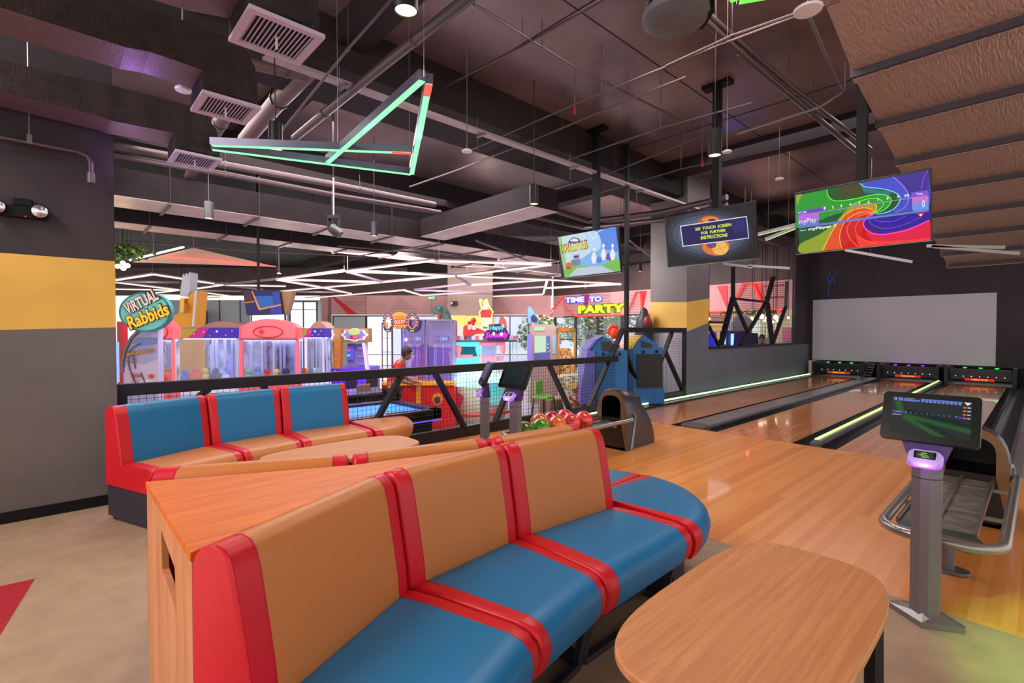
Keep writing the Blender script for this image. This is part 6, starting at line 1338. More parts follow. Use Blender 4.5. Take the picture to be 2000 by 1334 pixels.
m = FB(9.86); m.pg(disc(708, 252, 7, 7, 10), 0.02, 0, 0, zC); m.build('eye', glow('dino_eye', (240, 240, 220), 0.9), t)
# dessert stand
t = thing('dessert_stand_game', 'candy game stand with a scalloped awning, strawberry cake and a neon sundae cup', 'arcade machine', tuple(at_d(945, 780, 10.5)))
d = 10.5; TEAL = mat('teal_glow_panel', (90, 220, 220), 0.4, emit=(90, 235, 235), es=0.8); SAL = mat('salmon_panel', (250, 150, 160), 0.4, emit=(250, 120, 140), es=0.4)
m = FB(d); n = 12; x0, x1 = 884, 1011
m.bx(x0, x1, 664.5, 668, 1.2, 0); m.build('awning_beam', mat('grey_beam', (110, 112, 132), 0.4), t)
m = FB(d)
for k in range(17):
    a = x0 + k * 7.4; m.pg([(a, 656)] + [(a + 3.7 - 3.7 * math.cos(math.pi * i / 6), 661 + 3.2 * math.sin(math.pi * i / 6)) for i in range(7)] + [(a + 7.4, 656)], 0.03, (0, 1, 0, 2, 3)[k % 5], 0.03)
m.build('awning', [mat('aw_white', (230, 226, 240), 0.5), mat('aw_pink', (226, 120, 150), 0.5), mat('aw_crimson', (176, 50, 80), 0.5), mat('aw_blue', (90, 110, 176), 0.5)], t)
for u in (884, 934, 968, 1000, 1008):
    m = FB(d); m.bx(u, u + 1.6, 668, 745, 0.06, 0, 0.0); m.build('post', mat('pale_post', (190, 220, 232), 0.3), t)
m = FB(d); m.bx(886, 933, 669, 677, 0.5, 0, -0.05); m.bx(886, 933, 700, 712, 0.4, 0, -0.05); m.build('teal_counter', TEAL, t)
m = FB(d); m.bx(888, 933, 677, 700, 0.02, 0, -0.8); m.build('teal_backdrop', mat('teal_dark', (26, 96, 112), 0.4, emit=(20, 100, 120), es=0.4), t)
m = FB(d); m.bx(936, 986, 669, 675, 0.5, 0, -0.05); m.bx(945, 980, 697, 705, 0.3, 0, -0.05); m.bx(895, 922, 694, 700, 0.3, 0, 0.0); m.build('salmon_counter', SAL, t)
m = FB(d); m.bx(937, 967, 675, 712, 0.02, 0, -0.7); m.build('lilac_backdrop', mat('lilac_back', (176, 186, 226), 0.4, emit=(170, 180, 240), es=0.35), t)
for u, col, mm in ((896, 'pink', SAL), (934, 'teal', TEAL), (982, 'pink', SAL)):
    m = FB(d - 0.05); m.lathe(m.pt(u, 678), [(0, 0.06), (0.05, 0.02), (0.06, -0.05), (0.03, -0.16), (0.0, -0.30)], 14); m.build('ice_cream_cone', mm, t, smooth=True, label=col + ' hanging ice cream cone')
c = at_d(930, 750, d + 0.15)
m = MB(); m.lathe((c.x, c.y, HF), [(0.60, 0), (0.66, 0.2), (0.72, 0.55), (0.76, 0.78)], 40); m.build('round_counter', mat('pale_print', (206, 196, 176), 0.4), t, smooth=60)
m = MB(); m.lathe((c.x, c.y, HF), [(0.76, 0.78), (0.80, 0.80), (0.80, 0.92), (0.0, 0.92)], 40); m.build('light_ring', glow('ring_aqua', (190, 250, 250), 1.5), t, smooth=40)
m = MB(); m.lathe((c.x, c.y, HF), [(0.0, 0.92), (0.45, 0.92), (0.45, 1.08), (0.0, 1.12)], 30); m.build('turntable', mat('turn_white', (225, 240, 244), 0.3, emit=(200, 245, 250), es=0.6), t, smooth=40)
c2 = at_d(962, 770, d - 0.35); m = MB(); m.tube([V(c.x, c.y, HF + 0.22) + (RV * math.cos(a) - FV * math.sin(a)) * 0.78 for a in [math.pi * k / 16 for k in range(17)]], 0.035, 8); m.build('red_ring', mat('red_lacquer', (206, 40, 50), 0.3), t, smooth=True)
m = FB(d - 0.64)
m.pg([(886, 752), (894, 756), (893, 765), (900, 770), (906, 775), (902, 790), (896, 798), (890, 788), (884, 770)], 0.01, 0); m.build('red_print', mat('crimson_print', (176, 40, 56), 0.4), t)
m = FB(d - 0.66); m.bx(945, 985, 748, 790, 0.02, 0); m.build('teal_side', mat('teal_side', (80, 186, 186), 0.4), t)
P = [at_d(*q, d - 0.7) for q in disc(946, 786, 7, 16, 20)]; m = MB(); m.tube(P + [P[0]], 0.02, 6); m.build('neon_oval', glow('aqua_neon', (170, 250, 250), 2.0), t)
t2 = t
m = FB(d - 0.05); m.pg([(380, 950), (385, 760), (430, 720), (500, 715), (600, 760), (700, 790), (840, 850), (860, 900), (640, 920), (560, 970)], 0.25, 0, 0, zF); m.build('cake_slice', mat('strawberry_cake', (222, 56, 50), 0.4, emit=(222, 40, 40), es=0.25), t, bevel=0.02)
m = FB(d - 0.1); m.pg(disc(520, 770, 40, 55, 16), 0.02, 0, 0, zF); m.pg(disc(620, 780, 55, 50, 16), 0.02, 0, 0, zF); m.build('cream', mat('cream_icing', (250, 200, 215), 0.4), t)
for x, y, r in ((520, 670, 42), (610, 620, 58), (600, 690, 40)): m = FB(d - 0.08); m.ball(m.pt(*zF(x, y)), r / 11.12 / 965 * d, 14); m.build('strawberry', mat('berry', (214, 30, 44), 0.3), t, smooth=True)
m = FB(d - 0.1); cup = [(735, 440), (790, 380), (740, 180), (760, 165), (800, 190), (820, 260), (860, 180), (900, 165), (940, 280), (980, 370), (1040, 440), (1010, 480), (1000, 690), (960, 760), (800, 740), (760, 560)]
m.pg([(760, 460), (790, 400), (830, 390), (980, 385), (1030, 440), (1005, 560), (770, 560)], 0.06, 0, 0, zF); m.pg([(800, 390), (820, 270), (880, 185), (910, 190), (945, 380)], 0.06, 1, 0, zF); m.pg([(745, 190), (770, 180), (815, 380), (785, 390)], 0.06, 1, 0, zF); m.pg([(765, 560), (1005, 560), (990, 740), (800, 740)], 0.05, 1, 0, zF); m.build('sundae_cup', [mat('cup_red', (220, 50, 56), 0.4, emit=(220, 40, 50), es=0.35), mat('cup_cream', (232, 204, 200), 0.4, emit=(230, 200, 200), es=0.2)], t)
neon(t, cup + [cup[0]], d - 0.1, (240, 255, 120), 0.03, 1.8, 'neon_outline', zF, 0.03)
m = FB(d - 0.25); m.pg([(940, 710), (1180, 690), (1260, 760), (1320, 800), (1400, 950), (1380, 1030), (1300, 1060), (920, 1070), (840, 980), (840, 900), (900, 830), (950, 820)], 0.04, 0, 0, zF)
m.tx('Happy', (965, 870), (1300, 830), (955, 740), 1, 0.01, 0.03, 0.3, zF); m.tx('Sweetly', (870, 1050), (1385, 1020), (860, 880), 2, 0.01, 0.05, 0.2, zF); m.pg(disc(1050, 910, 28, 40, 12), 0.004, 3, 0.02, zF); m.pg(disc(1215, 920, 34, 38, 12), 0.004, 3, 0.02, zF)
m.build('name_sign', [mat('sign_plum', (66, 30, 90), 0.4), glow('sign_cyan', (130, 220, 255), 1.2), glow('sign_magenta', (235, 40, 225), 1.2), glow('sign_white', (255, 255, 255), 1.2)], t, recalc=False)
m = FB(d - 0.05); m.pg([(760, 560), (820, 520), (890, 520), (950, 600), (960, 720), (900, 800), (830, 800), (760, 700)], 0.04, 0, 0, zF); m.build('side_board', mat('board_teal', (50, 150, 180), 0.4, emit=(40, 150, 180), es=0.3), t); m = FB(d - 0.05); m.pg([(1150, 720), (1170, 600), (1200, 530), (1260, 530), (1320, 640), (1340, 800), (1290, 790), (1260, 700)], 0.04, 0, 0, zF); m.build('side_board', mat('board_coral', (224, 110, 100), 0.4), t)
point_light('aqua_glow', tuple(at_d(920, 735, 9.5)), 10, (0.4, 1.0, 1.0), 0.2); point_light('pink_glow', tuple(at_d(975, 800, 9.4)), 6, (1.0, 0.25, 0.35), 0.2)
# booth cabinets
t = thing('photo_booth', 'beige booth with a bright window, lilac light column and rounded corner', 'arcade machine', tuple(at_d(1065, 760, 13)))
d = 13.0; m = FB(d); c_ = zE
m.pg([(40, 425), (300, 425), (345, 470), (350, 1330), (345, 1338), (35, 1338)], 0.9, 0, 0, c_); m.build('body', mat('booth_beige', (172, 140, 134), 0.4), t)
m = FB(d); m.pg([(80, 455), (200, 455), (200, 500), (80, 500)], 0.01, 0, 0.02, c_); m.pg([(80, 560), (210, 560), (210, 740), (80, 750)], 0.01, 0, 0.02, c_); m.build('window_panel', glow('leafy_window', (206, 232, 200), 1.0), t)
m = FB(d); m.pg([(210, 560), (255, 560), (255, 700), (210, 730)], 0.01, 0, 0.02, c_); m.pg([(285, 550), (325, 550), (325, 760), (285, 760)], 0.03, 1, 0.02, c_); m.pg([(80, 760), (255, 740), (255, 820), (80, 825)], 0.03, 0, 0.02, c_); m.build('blue_panels', [mat('booth_indigo', (90, 96, 170), 0.4), mat('pale_blue_glass', (150, 180, 210), 0.2)], t)
m = FB(d - 0.2); m.pg([(0, 535), (48, 535), (48, 830), (0, 835)], 0.15, 0, 0, c_); m.build('light_column', mat('lilac_column', (110, 100, 230), 0.3, emit=(110, 90, 255), es=0.8), t)
m = FB(d); m.pg([(5, 240), (25, 215), (60, 250), (85, 310), (130, 345), (130, 415), (10, 415)], 0.03, 0, -0.1, c_); m.pg([(40, 340), (75, 310), (120, 360), (115, 400), (50, 395)], 0.03, 1, -0.08, c_); m.build('top_board', [mat('board_blue', (110, 160, 214), 0.4), mat('board_navy', (50, 44, 84), 0.4)], t)
m = FB(d); m.tx('14', (218, 660), (242, 660), (218, 640), 0, 0.03, 0.02, 0, c_); m.tx('9', (224, 705), (238, 705), (224, 680), 1, 0.03, 0.02, 0, c_); m.build('counter_digits', [glow('digit_green', (80, 255, 150), 1.5), glow('digit_white', (235, 235, 255), 1.2)], t)
t = thing('prize_cabinet', 'amber framed glass cabinet filled with bright prizes, right of the beige booth', 'arcade machine', tuple(at_d(1107, 760, 12.5)))
d = 12.5
for a in (348, 530): m = FB(d); m.pg([(a, 465), (a + 16, 465), (a + 16, 1010), (a, 1010)], 0.1, 0, 0, c_); m.build('post', mat('amber_frame', (190, 130, 40), 0.4), t)
m = FB(d); m.pg([(348, 465), (546, 465), (546, 520), (348, 520)], 0.6, 0, 0, c_); m.tx('FIESTA', (370, 505), (480, 500), (370, 475), 1, 0.01, 0.05, 0.2, c_) if False else None; m.pg([(365, 475), (400, 470), (490, 478), (475, 500), (400, 512), (375, 505)], 0.01, 1, 0.01, c_); m.build('header', [mat('olive_header', (110, 96, 40), 0.4), glow('orange_script', (250, 120, 30), 1.0)], t)
m = FB(d); m.pg([(364, 700), (500, 705), (532, 820), (532, 1010), (364, 1010)], 0.5, 0, -0.05, c_); m.build('base_print', mat('fiery_print', (206, 120, 70), 0.4, var=(14, 0.6)), t)
t = thing('pinball_cabinet', 'comic-printed cabinet with red checkers between the booth and the blue cabinets', 'arcade machine', tuple(at_d(1125, 790, 9.5)))
d = 9.6; m = FB(d); m.pg([(360, 1040), (420, 1020), (620, 1000), (760, 1080), (760, 1500), (460, 1500), (400, 1200)], 0.6, 0, 0, c_); m.build('body', mat('comic_cream', (214, 170, 140), 0.4, var=(16, 0.5)), t)
m = FB(d - 0.02)
for i in range(7):
    for j in range(5):
        if (i + j) % 2 == 0: m.pg([(470 + j * 38 + i * 6, 1240 + i * 36), (508 + j * 38 + i * 6, 1250 + i * 36), (510 + j * 38 + i * 6, 1284 + i * 36), (474 + j * 38 + i * 6, 1276 + i * 36)], 0.01, 0, 0, c_)
for x, y, r, k in ((690, 1180, 60, 1), (520, 1120, 46, 2), (560, 1180, 40, 0), (640, 1090, 30, 3), (700, 1250, 40, 2)): m.pg(disc(x, y, r, r * .8, 12), 0.01, k, 0.01, c_)
m.build('artwork', [mat('check_red', (200, 40, 40), 0.4), mat('orange_art', (230, 120, 60), 0.4), mat('yellow_art', (240, 200, 90), 0.4), mat('teal_art', (70, 130, 160), 0.4)], t, recalc=False)
def blue_cab(label, d, side, body, screen, lower, c_=zE):
    t = thing('shooting_cabinet', label, 'arcade machine', tuple(at_d(*c_(*body[-1]), d)), 'blue cabinets seen from behind')
    m = FB(d); m.pg(body, 0.7, 0, 0, c_); m.build('body', mat('cab_blue', (30, 108, 176), 0.4), t, bevel=0.01)
    m = FB(d - 0.03); m.pg(side[1], 0.75, 0, 0, c_); m.build('side_panel', side[0], t)
    m = FB(d - 0.02); m.pg(screen, 0.03, 0, 0, c_); m.build('rear_hatch', mat('hatch_dark', (46, 40, 46), 0.4), t)
    for q in lower[1:]: m = FB(d - 0.03); m.pg(disc(q[0], q[1], 13, 18, 12), 0.03, 0, 0, c_); m.build('lock', BLACK, t)
    if lower[0]: m = FB(d - 0.04); m.pg(lower[0], 0.05, 0, 0, c_); m.build('grille_panel', mat('grille_black', (34, 34, 38), 0.5), t)
    return t
blue_cab('blue cabinet with a violet side panel behind the fence, left of the tall post', 9.2, (mat('violet_side', (106, 106, 190), 0.4), [(765, 725), (765, 1330), (600, 1330), (610, 1120), (680, 740), (680, 705), (770, 600), (870, 550), (800, 600), (720, 700), (715, 728)]),
         [(715, 728), (740, 680), (800, 610), (860, 570), (910, 580), (960, 620), (990, 700), (1010, 720), (1135, 720), (1135, 1330), (765, 1330), (765, 725)], [(830, 620), (950, 620), (975, 700), (935, 725), (848, 722)], (None, (862, 765), (1050, 765)))
blue_cab('blue cabinet with a black grille back and yellow side edge, right of the tall post', 9.6, (mat('yellow_edge', (236, 190, 40), 0.4), [(1150, 710), (1165, 680), (1240, 600), (1280, 555), (1305, 548), (1240, 620), (1190, 700)]),
         [(1115, 1330), (1125, 712), (1195, 690), (1240, 620), (1290, 560), (1330, 550), (1380, 590), (1430, 620), (1480, 660), (1490, 685), (1535, 690), (1535, 1140), (1555, 1160), (1555, 1330)], [(1290, 610), (1410, 650), (1410, 690), (1300, 690)], ([(1240, 765), (1530, 765), (1535, 1140), (1250, 1150)], (1318, 740), (1468, 735)))
t = thing('grey_claw_tower', 'slim grey glass cabinet with three rounded tops, left of the blue cabinets', 'arcade machine', tuple(at_d(1150, 760, 13)))
m = FB(13.0); m.pg([(655, 560), (755, 560), (690, 790), (690, 1340), (600, 1340), (600, 790), (640, 700)], 0.5, 0, 0, zE); m.build('body', mat('grey_glass', (150, 160, 170), 0.2, 0.3), t)
for k in range(3): m = FB(12.9); m.pg(disc(668 + k * 38, 525, 20, 30, 14), 0.3, 0, 0, zE); m.build('rounded_top', mat('grey_dome', (96, 100, 108), 0.4), t)
t = thing('lion_figure', 'bright orange-red curly-maned head figure above the blue cabinets', 'figure', tuple(at_d(1200, 660, 10.6)))
m = FB(10.6); p = m.pt(*zE(985, 530)); m.ball(p, 0.1, 16, 0, (1, 1, 1.2)); rnd = random.Random(5)
for k in range(26): a = rnd.random() * 6.28; r = 0.07 + 0.06 * rnd.random(); m.ball(p + RV * math.cos(a) * r * 1.1 + V(0, 0, abs(math.sin(a)) * r * 1.2) + FV * 0.04, 0.05, 8)
m.build('head', mat('orange_mane', (240, 74, 40), 0.5), t, smooth=True); m = FB(10.6); m.lathe(m.pt(*zE(990, 720)), [(0.16, HF - m.pt(*zE(990, 720)).z), (0.12, -0.5), (0.10, -0.1), (0.11, 0.1), (0.05, 0.2)], 14); m.build('torso', mat('red_torso', (190, 40, 50), 0.5), t, smooth=True)
t = thing('hooded_figure', 'dark hooded statue standing above the raised fence beside the column', 'figure', tuple(at_d(1256, 640, 11.5)))
m = FB(11.5); p = m.pt(*zE(1320, 475)); m.lathe((p.x, p.y, HF), [(0.26, 0), (0.22, 0.8), (0.20, p.z - HF), (0.18, p.z - HF + 0.15), (0.155, p.z - HF + 0.25), (0.10, p.z - HF + 0.31), (0.095, p.z - HF + 0.38), (0.07, p.z - HF + 0.45), (0.0, p.z - HF + 0.50)], 20); m.build('cloak', mat('cloak', (38, 44, 42), 0.5), t, smooth=True)
m = FB(11.1); m.ball(m.pt(*zE(1360, 395)), 0.09, 10, 0, (1, 1, 1.5)); m.build('hand_prop', mat('dark_red_prop', (140, 40, 50), 0.4), t, smooth=True)
# pool table
t = thing('pool_table', 'black pool table with glowing blue cloth behind the fence', 'pool table', (-6.6, 3.0, HF))
m = MB(); x0, x1, y0, y1, zt = -7.3, -5.95, 1.7, 4.15, 0.33
m.box(x0, x1, y0, y0 + 0.16, zt - 0.14, zt); m.box(x0, x1, y1 - 0.16, y1, zt - 0.14, zt); m.box(x0, x0 + 0.16, y0, y1, zt - 0.14, zt); m.box(x1 - 0.16, x1, y0, y1, zt - 0.14, zt); m.build('rails', mat('gloss_black', (22, 22, 28), 0.2), t, bevel=0.01)
m = MB(); m.box(x0 + 0.15, x1 - 0.15, y0 + 0.15, y1 - 0.15, zt - 0.10, zt - 0.04); m.build('cloth', mat('blue_cloth', (40, 110, 220), 0.5, emit=(50, 130, 255), es=0.9), t)
m = MB(); m.box(x0 + 0.1, x1 - 0.1, y0 + 0.1, y1 - 0.1, HF + 0.15, zt - 0.14); m.build('body', mat('perforated_black', (34, 36, 36), 0.4), t); m = MB(); m.box(x1 - 0.005, x1 + 0.004, y0, y1, zt - 0.165, zt - 0.15); m.build('light_strip', glow('indigo', (90, 80, 255), 1.8), t)
for a in (x0 + 0.15, x1 - 0.3):
    for b in (y0 + 0.15, y1 - 0.3): m = MB(); m.box(a, a + 0.15, b, b + 0.15, HF, HF + 0.15); m.build('leg', BLACK, t)
for k in range(4): m = MB(); m.box(x1 - 0.09, x1 - 0.06, y0 + 0.45 + k * 0.55, y0 + 0.48 + k * 0.55, zt, zt + 0.002); m.build('diamond_mark', WHITE, t)
t = thing('air_hockey_table', 'second dark table with blue light beyond the pool table', 'pool table', (-8.4, 3.2, HF))
m = MB(); m.box(-8.9, -7.9, 2.6, 4.6, HF + 0.5, 0.36); m.build('body', mat('gloss_black', (22, 22, 28), 0.2), t); m = MB(); m.box(-8.8, -8.0, 2.7, 4.5, 0.36, 0.37); m.build('playfield', mat('dark_field', (40, 44, 70), 0.3), t)
for a in (-8.8, -8.1):
    for b in (2.75, 4.35): m = MB(); m.box(a, a + 0.1, b, b + 0.1, HF, HF + 0.5); m.build('leg', BLACK, t)
for i, (u, v) in enumerate(((700, 790), (738, 785), (776, 784))):
    p = at_z(u, v, 0.33); 
m = MB(); m.box(-7.3, -5.46, 10.26, 10.33, HF, 1.42); struct(m.build('wall_partition', mat('pale_partition', (190, 182, 192), 0.5)), 'pale partition behind the blue cabinets')
# barrel stool and chairs
p = at_z(1078, 800, -0.2); t = thing('barrel_stool', 'round barrel stool with brown wooden staves behind the fence', 'stool', (p.x, p.y, HF))
m = MB(); m.lathe((p.x, p.y, HF), [(0.24, 0), (0.27, 0.22), (0.25, 0.48), (0, 0.48)], 24); m.build('barrel', planks('barrel_staves', (84, 62, 52), (130, 96, 76), (176, 140, 112), 0.08, 3, 0.5, 0.05), t, smooth=50); m = MB(); m.lathe((p.x, p.y, HF + 0.48), [(0, 0), (0.24, 0), (0.24, 0.03), (0, 0.03)], 24); m.build('seat_top', mat('beige_pad', (190, 166, 140), 0.6), t)
def stool(label, u, v, col):
    p = at_z(u, v, 0.15); t = thing('bar_stool', label, 'stool', (p.x, p.y, HF), 'stools in the arcade')
    m = MB(); m.cbox((p.x, p.y, 0.15), 0.34, 0.34, 0.05, 0.3); m.build('seat', mat('stool_%d_%d_%d' % col, col, 0.5), t, bevel=0.015)
    m = MB(); m.cbox((p.x - 0.16, p.y + 0.02, 0.33), 0.04, 0.32, 0.26, 0.3); m.build('backrest', mat('stool_%d_%d_%d' % col, col, 0.5), t, bevel=0.01)
    for a in (-0.14, 0.14):
        for b in (-0.14, 0.14): m = MB(); m.bar((p.x + a, p.y + b, 0.13), (p.x + a * 1.3, p.y + b * 1.3, HF), 0.025, 0.025); m.build('leg', BLACK, t)
stool('black stool between the violet game base and the ring tower', 732, 762, (60, 44, 44)); stool('tan stool left of the ring tower base', 716, 785, (150, 110, 80)); stool('dark stool under the violet score game', 690, 765, (52, 36, 90)); stool('lime green stool beyond the barrel stool', 1062, 775, (110, 180, 50))
# things seen through the lattice
class YF2(FB): pass
d = 15.5
t = thing('blue_lit_cabinet', 'dark cabinet with a glowing blue lamp, seen through the lattice', 'arcade machine', tuple(at_d(1430, 670, 18)))
m = FB(18.0); m.pg([(80, 920), (180, 900), (180, 1516), (80, 1516)], 0.5, 1, 0, zG); m.pg([(300, 890), (670, 915), (675, 1516), (290, 1516)], 0.6, 0, 0, zG); m.build('body', [mat('night_violet', (44, 34, 66), 0.4), mat('blue_side', (30, 30, 150), 0.4, emit=(30, 30, 200), es=0.6)], t)
m = FB(17.9); m.pg([(355, 925), (385, 920), (380, 1050), (355, 1060)], 0.05, 0, 0, zG); m.pg([(284, 920), (292, 920), (290, 1050), (282, 1050)], 0.05, 0, 0, zG); m.build('blue_lamp', glow('blue_lamp', (110, 170, 255), 4.0), t); point_light('blue_glow', tuple(at_d(1432, 664, 17.3)), 18, (0.05, 0.1, 1.0), 0.15)
t = thing('grey_pod', 'large rounded grey pod seen through the lattice', 'arcade machine', tuple(at_d(1450, 640, 19)))
m = FB(19.0); m.pg([(360, 890), (355, 800), (380, 740), (420, 700), (540, 710), (600, 760), (610, 850), (590, 900)], 0.8, 0, 0, zG); m.build('shell', mat('grey_pod_shell', (130, 122, 130), 0.5), t, bevel=0.05)
m = FB(19.0); m.pg([(380, 900), (590, 900), (590, 1483), (380, 1483)], 0.7, 0, 0, zG); m.build('stand', BLACK, t)
for i, (x, y) in enumerate(((90, 745), (600, 735), (620, 760), (715, 718), (750, 765), (770, 730), (880, 725), (895, 765), (850, 780), (1030, 730))):
    p = at_d(*zG(x, y), 18.4); t = thing('light_bulb', 'small glowing bulb of the string hung behind the lattice', 'light bulb', tuple(p), 'festoon bulbs behind the lattice')
    m = MB(); m.ball(p, 0.05 if i not in (3, 6) else 0.09, 10); m.build('globe', glow('festoon', (255, 236, 190), 5.0), t, smooth=True); m = MB(); m.cyl(p, (p.x, p.y, 4.99), 0.01, 5); m.build('cord', BLACK, t)
t = thing('stall_panels', 'amber and pink stall panels seen through the lattice', 'stall', tuple(at_y(1470, 660, YF - 0.3)))
m = YBd(); m.pg([(85, 810), (275, 810), (275, 1000), (85, 1000)], 0.1, 0, 0.1, zG); m.pg([(600, 790), (680, 760), (680, 960), (600, 940)], 0.1, 3, 0.1, zG); m.pg([(955, 845), (1065, 845), (1065, 1010), (955, 1010)], 0.1, 1, 0.1, zG); m.pg([(85, 700), (300, 695), (300, 770), (85, 770)], 0.1, 2, 0.1, zG)
for k in range(9): m.pg([(600 + k * 34, 790), (606 + k * 34, 790), (606 + k * 34, 960), (600 + k * 34, 960)], 0.01, 3, 0.12, zG)
m.build('panel', [glow('amber_panel', (214, 160, 80), 0.9), mat('pink_panel', (200, 110, 130), 0.5), mat('brick_panel', (130, 96, 76), 0.6), glow('pale_strip', (226, 236, 226), 1.0)], t)
bush('leafy garland strip below the fascia, seen through the lattice', (at_y(*zG(560, 675), YF - 0.4).x, YF - 0.4, 2.2), 1.3, 0.08, 260, (mat('garland', (110, 120, 50), 0.6), mat('garland_d', (70, 80, 36), 0.6)), 0.06, 'garland', 'plant', None, False)
# ================================================================== PEOPLE
def skinned(name, joints, edges, m, parent, sub=2):
    me = bpy.data.meshes.new(name); me.from_pydata([j[0] for j in joints], edges, []); me.materials.append(m)
    o = bpy.data.objects.new(name, me); COL.objects.link(o)
    sk = o.modifiers.new('skin', 'SKIN'); sk.use_smooth_shade = True
    if not me.skin_vertices: 
        bpy.context.view_layer.objects.active = o
    layer = me.skin_vertices[0].data
    for i, j in enumerate(joints): layer[i].radius = (j[1], j[1] if len(j) < 3 else j[2]); layer[i].use_root = (i == 0)
    s_ = o.modifiers.new('sub', 'SUBSURF'); s_.levels = sub; s_.render_levels = sub
    o.parent = parent; o.matrix_parent_inverse = Matrix.Translation(parent.location).inverted(); return o
SKIN = mat('skin', (150, 100, 76), 0.5); SHIRT = mat('red_shirt', (206, 30, 34), 0.7); TROU = mat('dark_trousers', (40, 36, 44), 0.7); HAIR = mat('dark_hair', (44, 26, 24), 0.7)
d = 8.9; base = at_d(772, 760, d); B0 = V(base.x, base.y, HF)
def W(a, b, c): return B0 + RV * a + FV * b + V(0, 0, c)   # a to the right, b away, c up
t = thing('person', 'person in a red shirt bending forward to the right, beyond the mesh fence', 'person', tuple(B0))
hip = W(-0.06, 0, 0.92); sp1 = W(0.0, 0, 1.10); ch = W(0.05, 0, 1.28); nk = W(0.13, 0, 1.38)
# body in one piece: torso, arms, legs
J = [(hip, 0.14, 0.11), (sp1, 0.14, 0.10), (ch, 0.17, 0.11), (nk, 0.055), (W(0.17, 0, 1.44), 0.05)]
E_ = [(0, 1), (1, 2), (2, 3), (3, 4)]
def chain(start, pts):
    k = start
    for p, r in pts: J.append((p, r)); E_.append((k, len(J) - 1)); k = len(J) - 1
    return k
for s_ in (-1, 1):
    chain(0, [(W(-0.06, s_ * 0.10, 0.84), 0.085), (W(0.0 + 0.04 * s_, s_ * 0.11, 0.47), 0.06), (W(-0.06 + 0.08 * s_, s_ * 0.12, 0.10), 0.04), (W(0.0 + 0.08 * s_, s_ * 0.12, 0.04), 0.04), (W(0.10 + 0.08 * s_, s_ * 0.13, 0.035), 0.035)])
arms = []
for s_ in (-1, 1):
    e = chain(2, [(W(0.08, s_ * 0.17, 1.30), 0.055), (W(0.12, s_ * 0.20, 1.05), 0.045), (W(0.32, s_ * 0.16, 0.97), 0.034), (W(0.36, s_ * 0.155, 0.965), 0.03)]); arms.append(W(0.36, s_ * 0.155, 0.965))
body = skinned('body', J, E_, SKIN, t)
for s_, wr in zip((-1, 1), arms):
    for k in range(5):
        a = (k - 2) * 0.018; L = (0.05, 0.075, 0.08, 0.072, 0.06)[k]; off = V(0, 0, -0.01)
        p0 = wr + FV * a + RV * 0.01; p1 = p0 + RV * L * .55 - V(0, 0, 0.01) + FV * a * .4; p2 = p1 + RV * L * .45 - V(0, 0, 0.025)
        if k == 0: p1 = p0 + RV * 0.03 - FV * 0.03; p2 = p1 + RV * 0.03 - V(0, 0, 0.01)
        m = MB(); m.tube([p0, p1, p2], [0.009, 0.008, 0.006], 8); m.build('thumb' if k == 0 else 'finger', SKIN, body, smooth=True).matrix_parent_inverse = Matrix.Identity(4)
J = [(hip + V(0, 0, -0.02), 0.16, 0.125), (sp1, 0.155, 0.12), (ch, 0.185, 0.125), (W(0.10, 0, 1.345), 0.09)]; E_ = [(0, 1), (1, 2), (2, 3)]
for s_ in (-1, 1): chain(2, [(W(0.08, s_ * 0.17, 1.30), 0.075), (W(0.11, s_ * 0.20, 1.12), 0.062)])
skinned('shirt', J, E_, SHIRT, t)
J = [(hip + V(0, 0, -0.06), 0.15, 0.12)]; E_ = []
for s_ in (-1, 1): chain(0, [(W(-0.05, s_ * 0.10, 0.80), 0.10), (W(0.0 + 0.04 * s_, s_ * 0.11, 0.47), 0.072), (W(-0.06 + 0.08 * s_, s_ * 0.12, 0.10), 0.055)])
skinned('trousers', J, E_, TROU, t)
hc = W(0.225, 0, 1.50)
m = MB(); m.ball(hc, 0.095, 20, 0, (0.95, 0.88, 1.18)); m.ball(hc + RV * 0.088 - V(0, 0, 0.015), 0.018, 10); hd = m.build('head', SKIN, t, smooth=True)
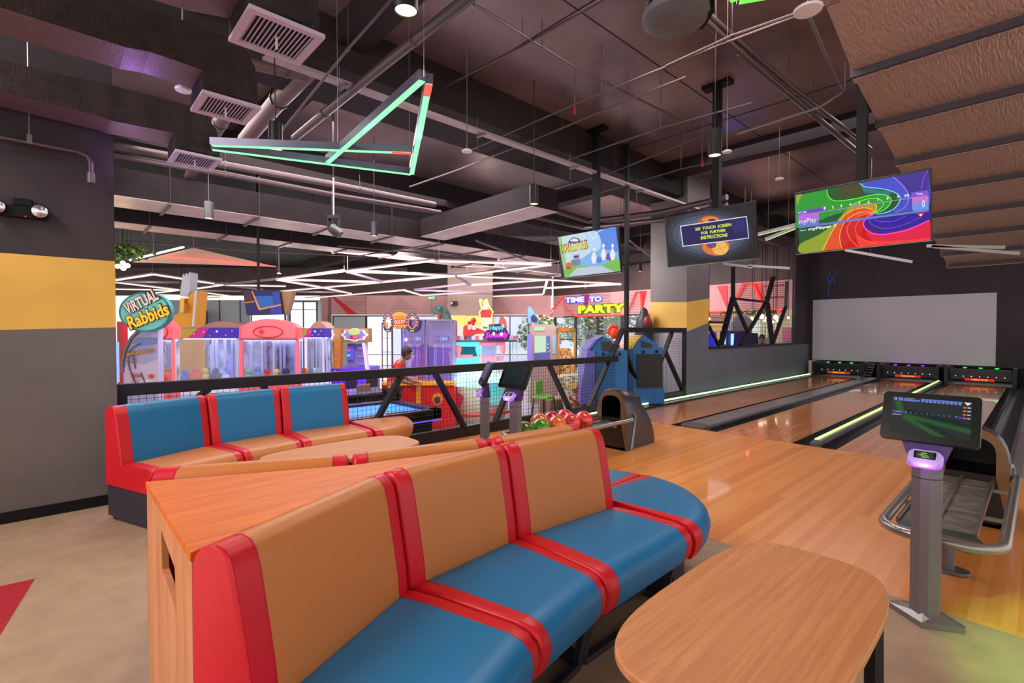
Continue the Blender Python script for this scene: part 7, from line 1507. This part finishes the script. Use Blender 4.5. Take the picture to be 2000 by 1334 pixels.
m = MB(); m.ball(hc - RV * 0.018 + V(0, 0, 0.03), 0.105, 20, 0, (1.0, 0.95, 1.05)); m.build('hair', HAIR, t, smooth=True)
for s_ in (-1, 1):
    m = MB(); m.ball(hc + RV * 0.078 + FV * s_ * 0.035 + V(0, 0, 0.012), 0.012, 8); m.build('eye', WHITE, t, smooth=True)
    m = MB(); m.ball(hc + FV * s_ * 0.085 - RV * 0.005, 0.022, 8, 0, (1, 0.5, 1.2)); m.build('ear', SKIN, t, smooth=True)
m = MB(); m.ball(hc + RV * 0.075 - V(0, 0, 0.045), 0.04, 12, 0, (0.8, 0.9, 0.9)); m.build('face_mask', mat('mask', (214, 214, 220), 0.7), t, smooth=True)
# dark standing person seen through the lattice
base = at_d(1488, 700, 16.5); B0 = V(base.x, base.y, HF); t = thing('person', 'dark-clothed person with short dark hair behind the lattice above the half wall', 'person', tuple(B0))
DK = mat('dark_clothes', (40, 32, 52), 0.7); J = [(W(0, 0, 0.95), 0.15, 0.11), (W(0, 0, 1.15), 0.15, 0.10), (W(0, 0, 1.38), 0.19, 0.11), (W(0, 0, 1.48), 0.06), (W(0, 0, 1.54), 0.05)]; E_ = [(0, 1), (1, 2), (2, 3), (3, 4)]
for s_ in (-1, 1):
    chain(0, [(W(s_ * 0.09, 0, 0.85), 0.09), (W(s_ * 0.10, 0, 0.5), 0.065), (W(s_ * 0.10, 0, 0.08), 0.045), (W(s_ * 0.11, -0.12, 0.04), 0.035)]); chain(2, [(W(s_ * 0.19, 0, 1.38), 0.06), (W(s_ * 0.24, 0.02, 1.10), 0.048), (W(s_ * 0.16, -0.18, 1.0), 0.036), (W(s_ * 0.15, -0.26, 1.0), 0.03)])
skinned('body', J, E_, DK, t)
m = MB(); m.ball(W(0, 0, 1.66), 0.1, 18, 0, (0.85, 0.95, 1.2)); m.build('head', SKIN, t, smooth=True); m = MB(); m.ball(W(0, 0.01, 1.70), 0.107, 18, 0, (0.9, 1.0, 1.05)); m.build('hair', HAIR, t, smooth=True)
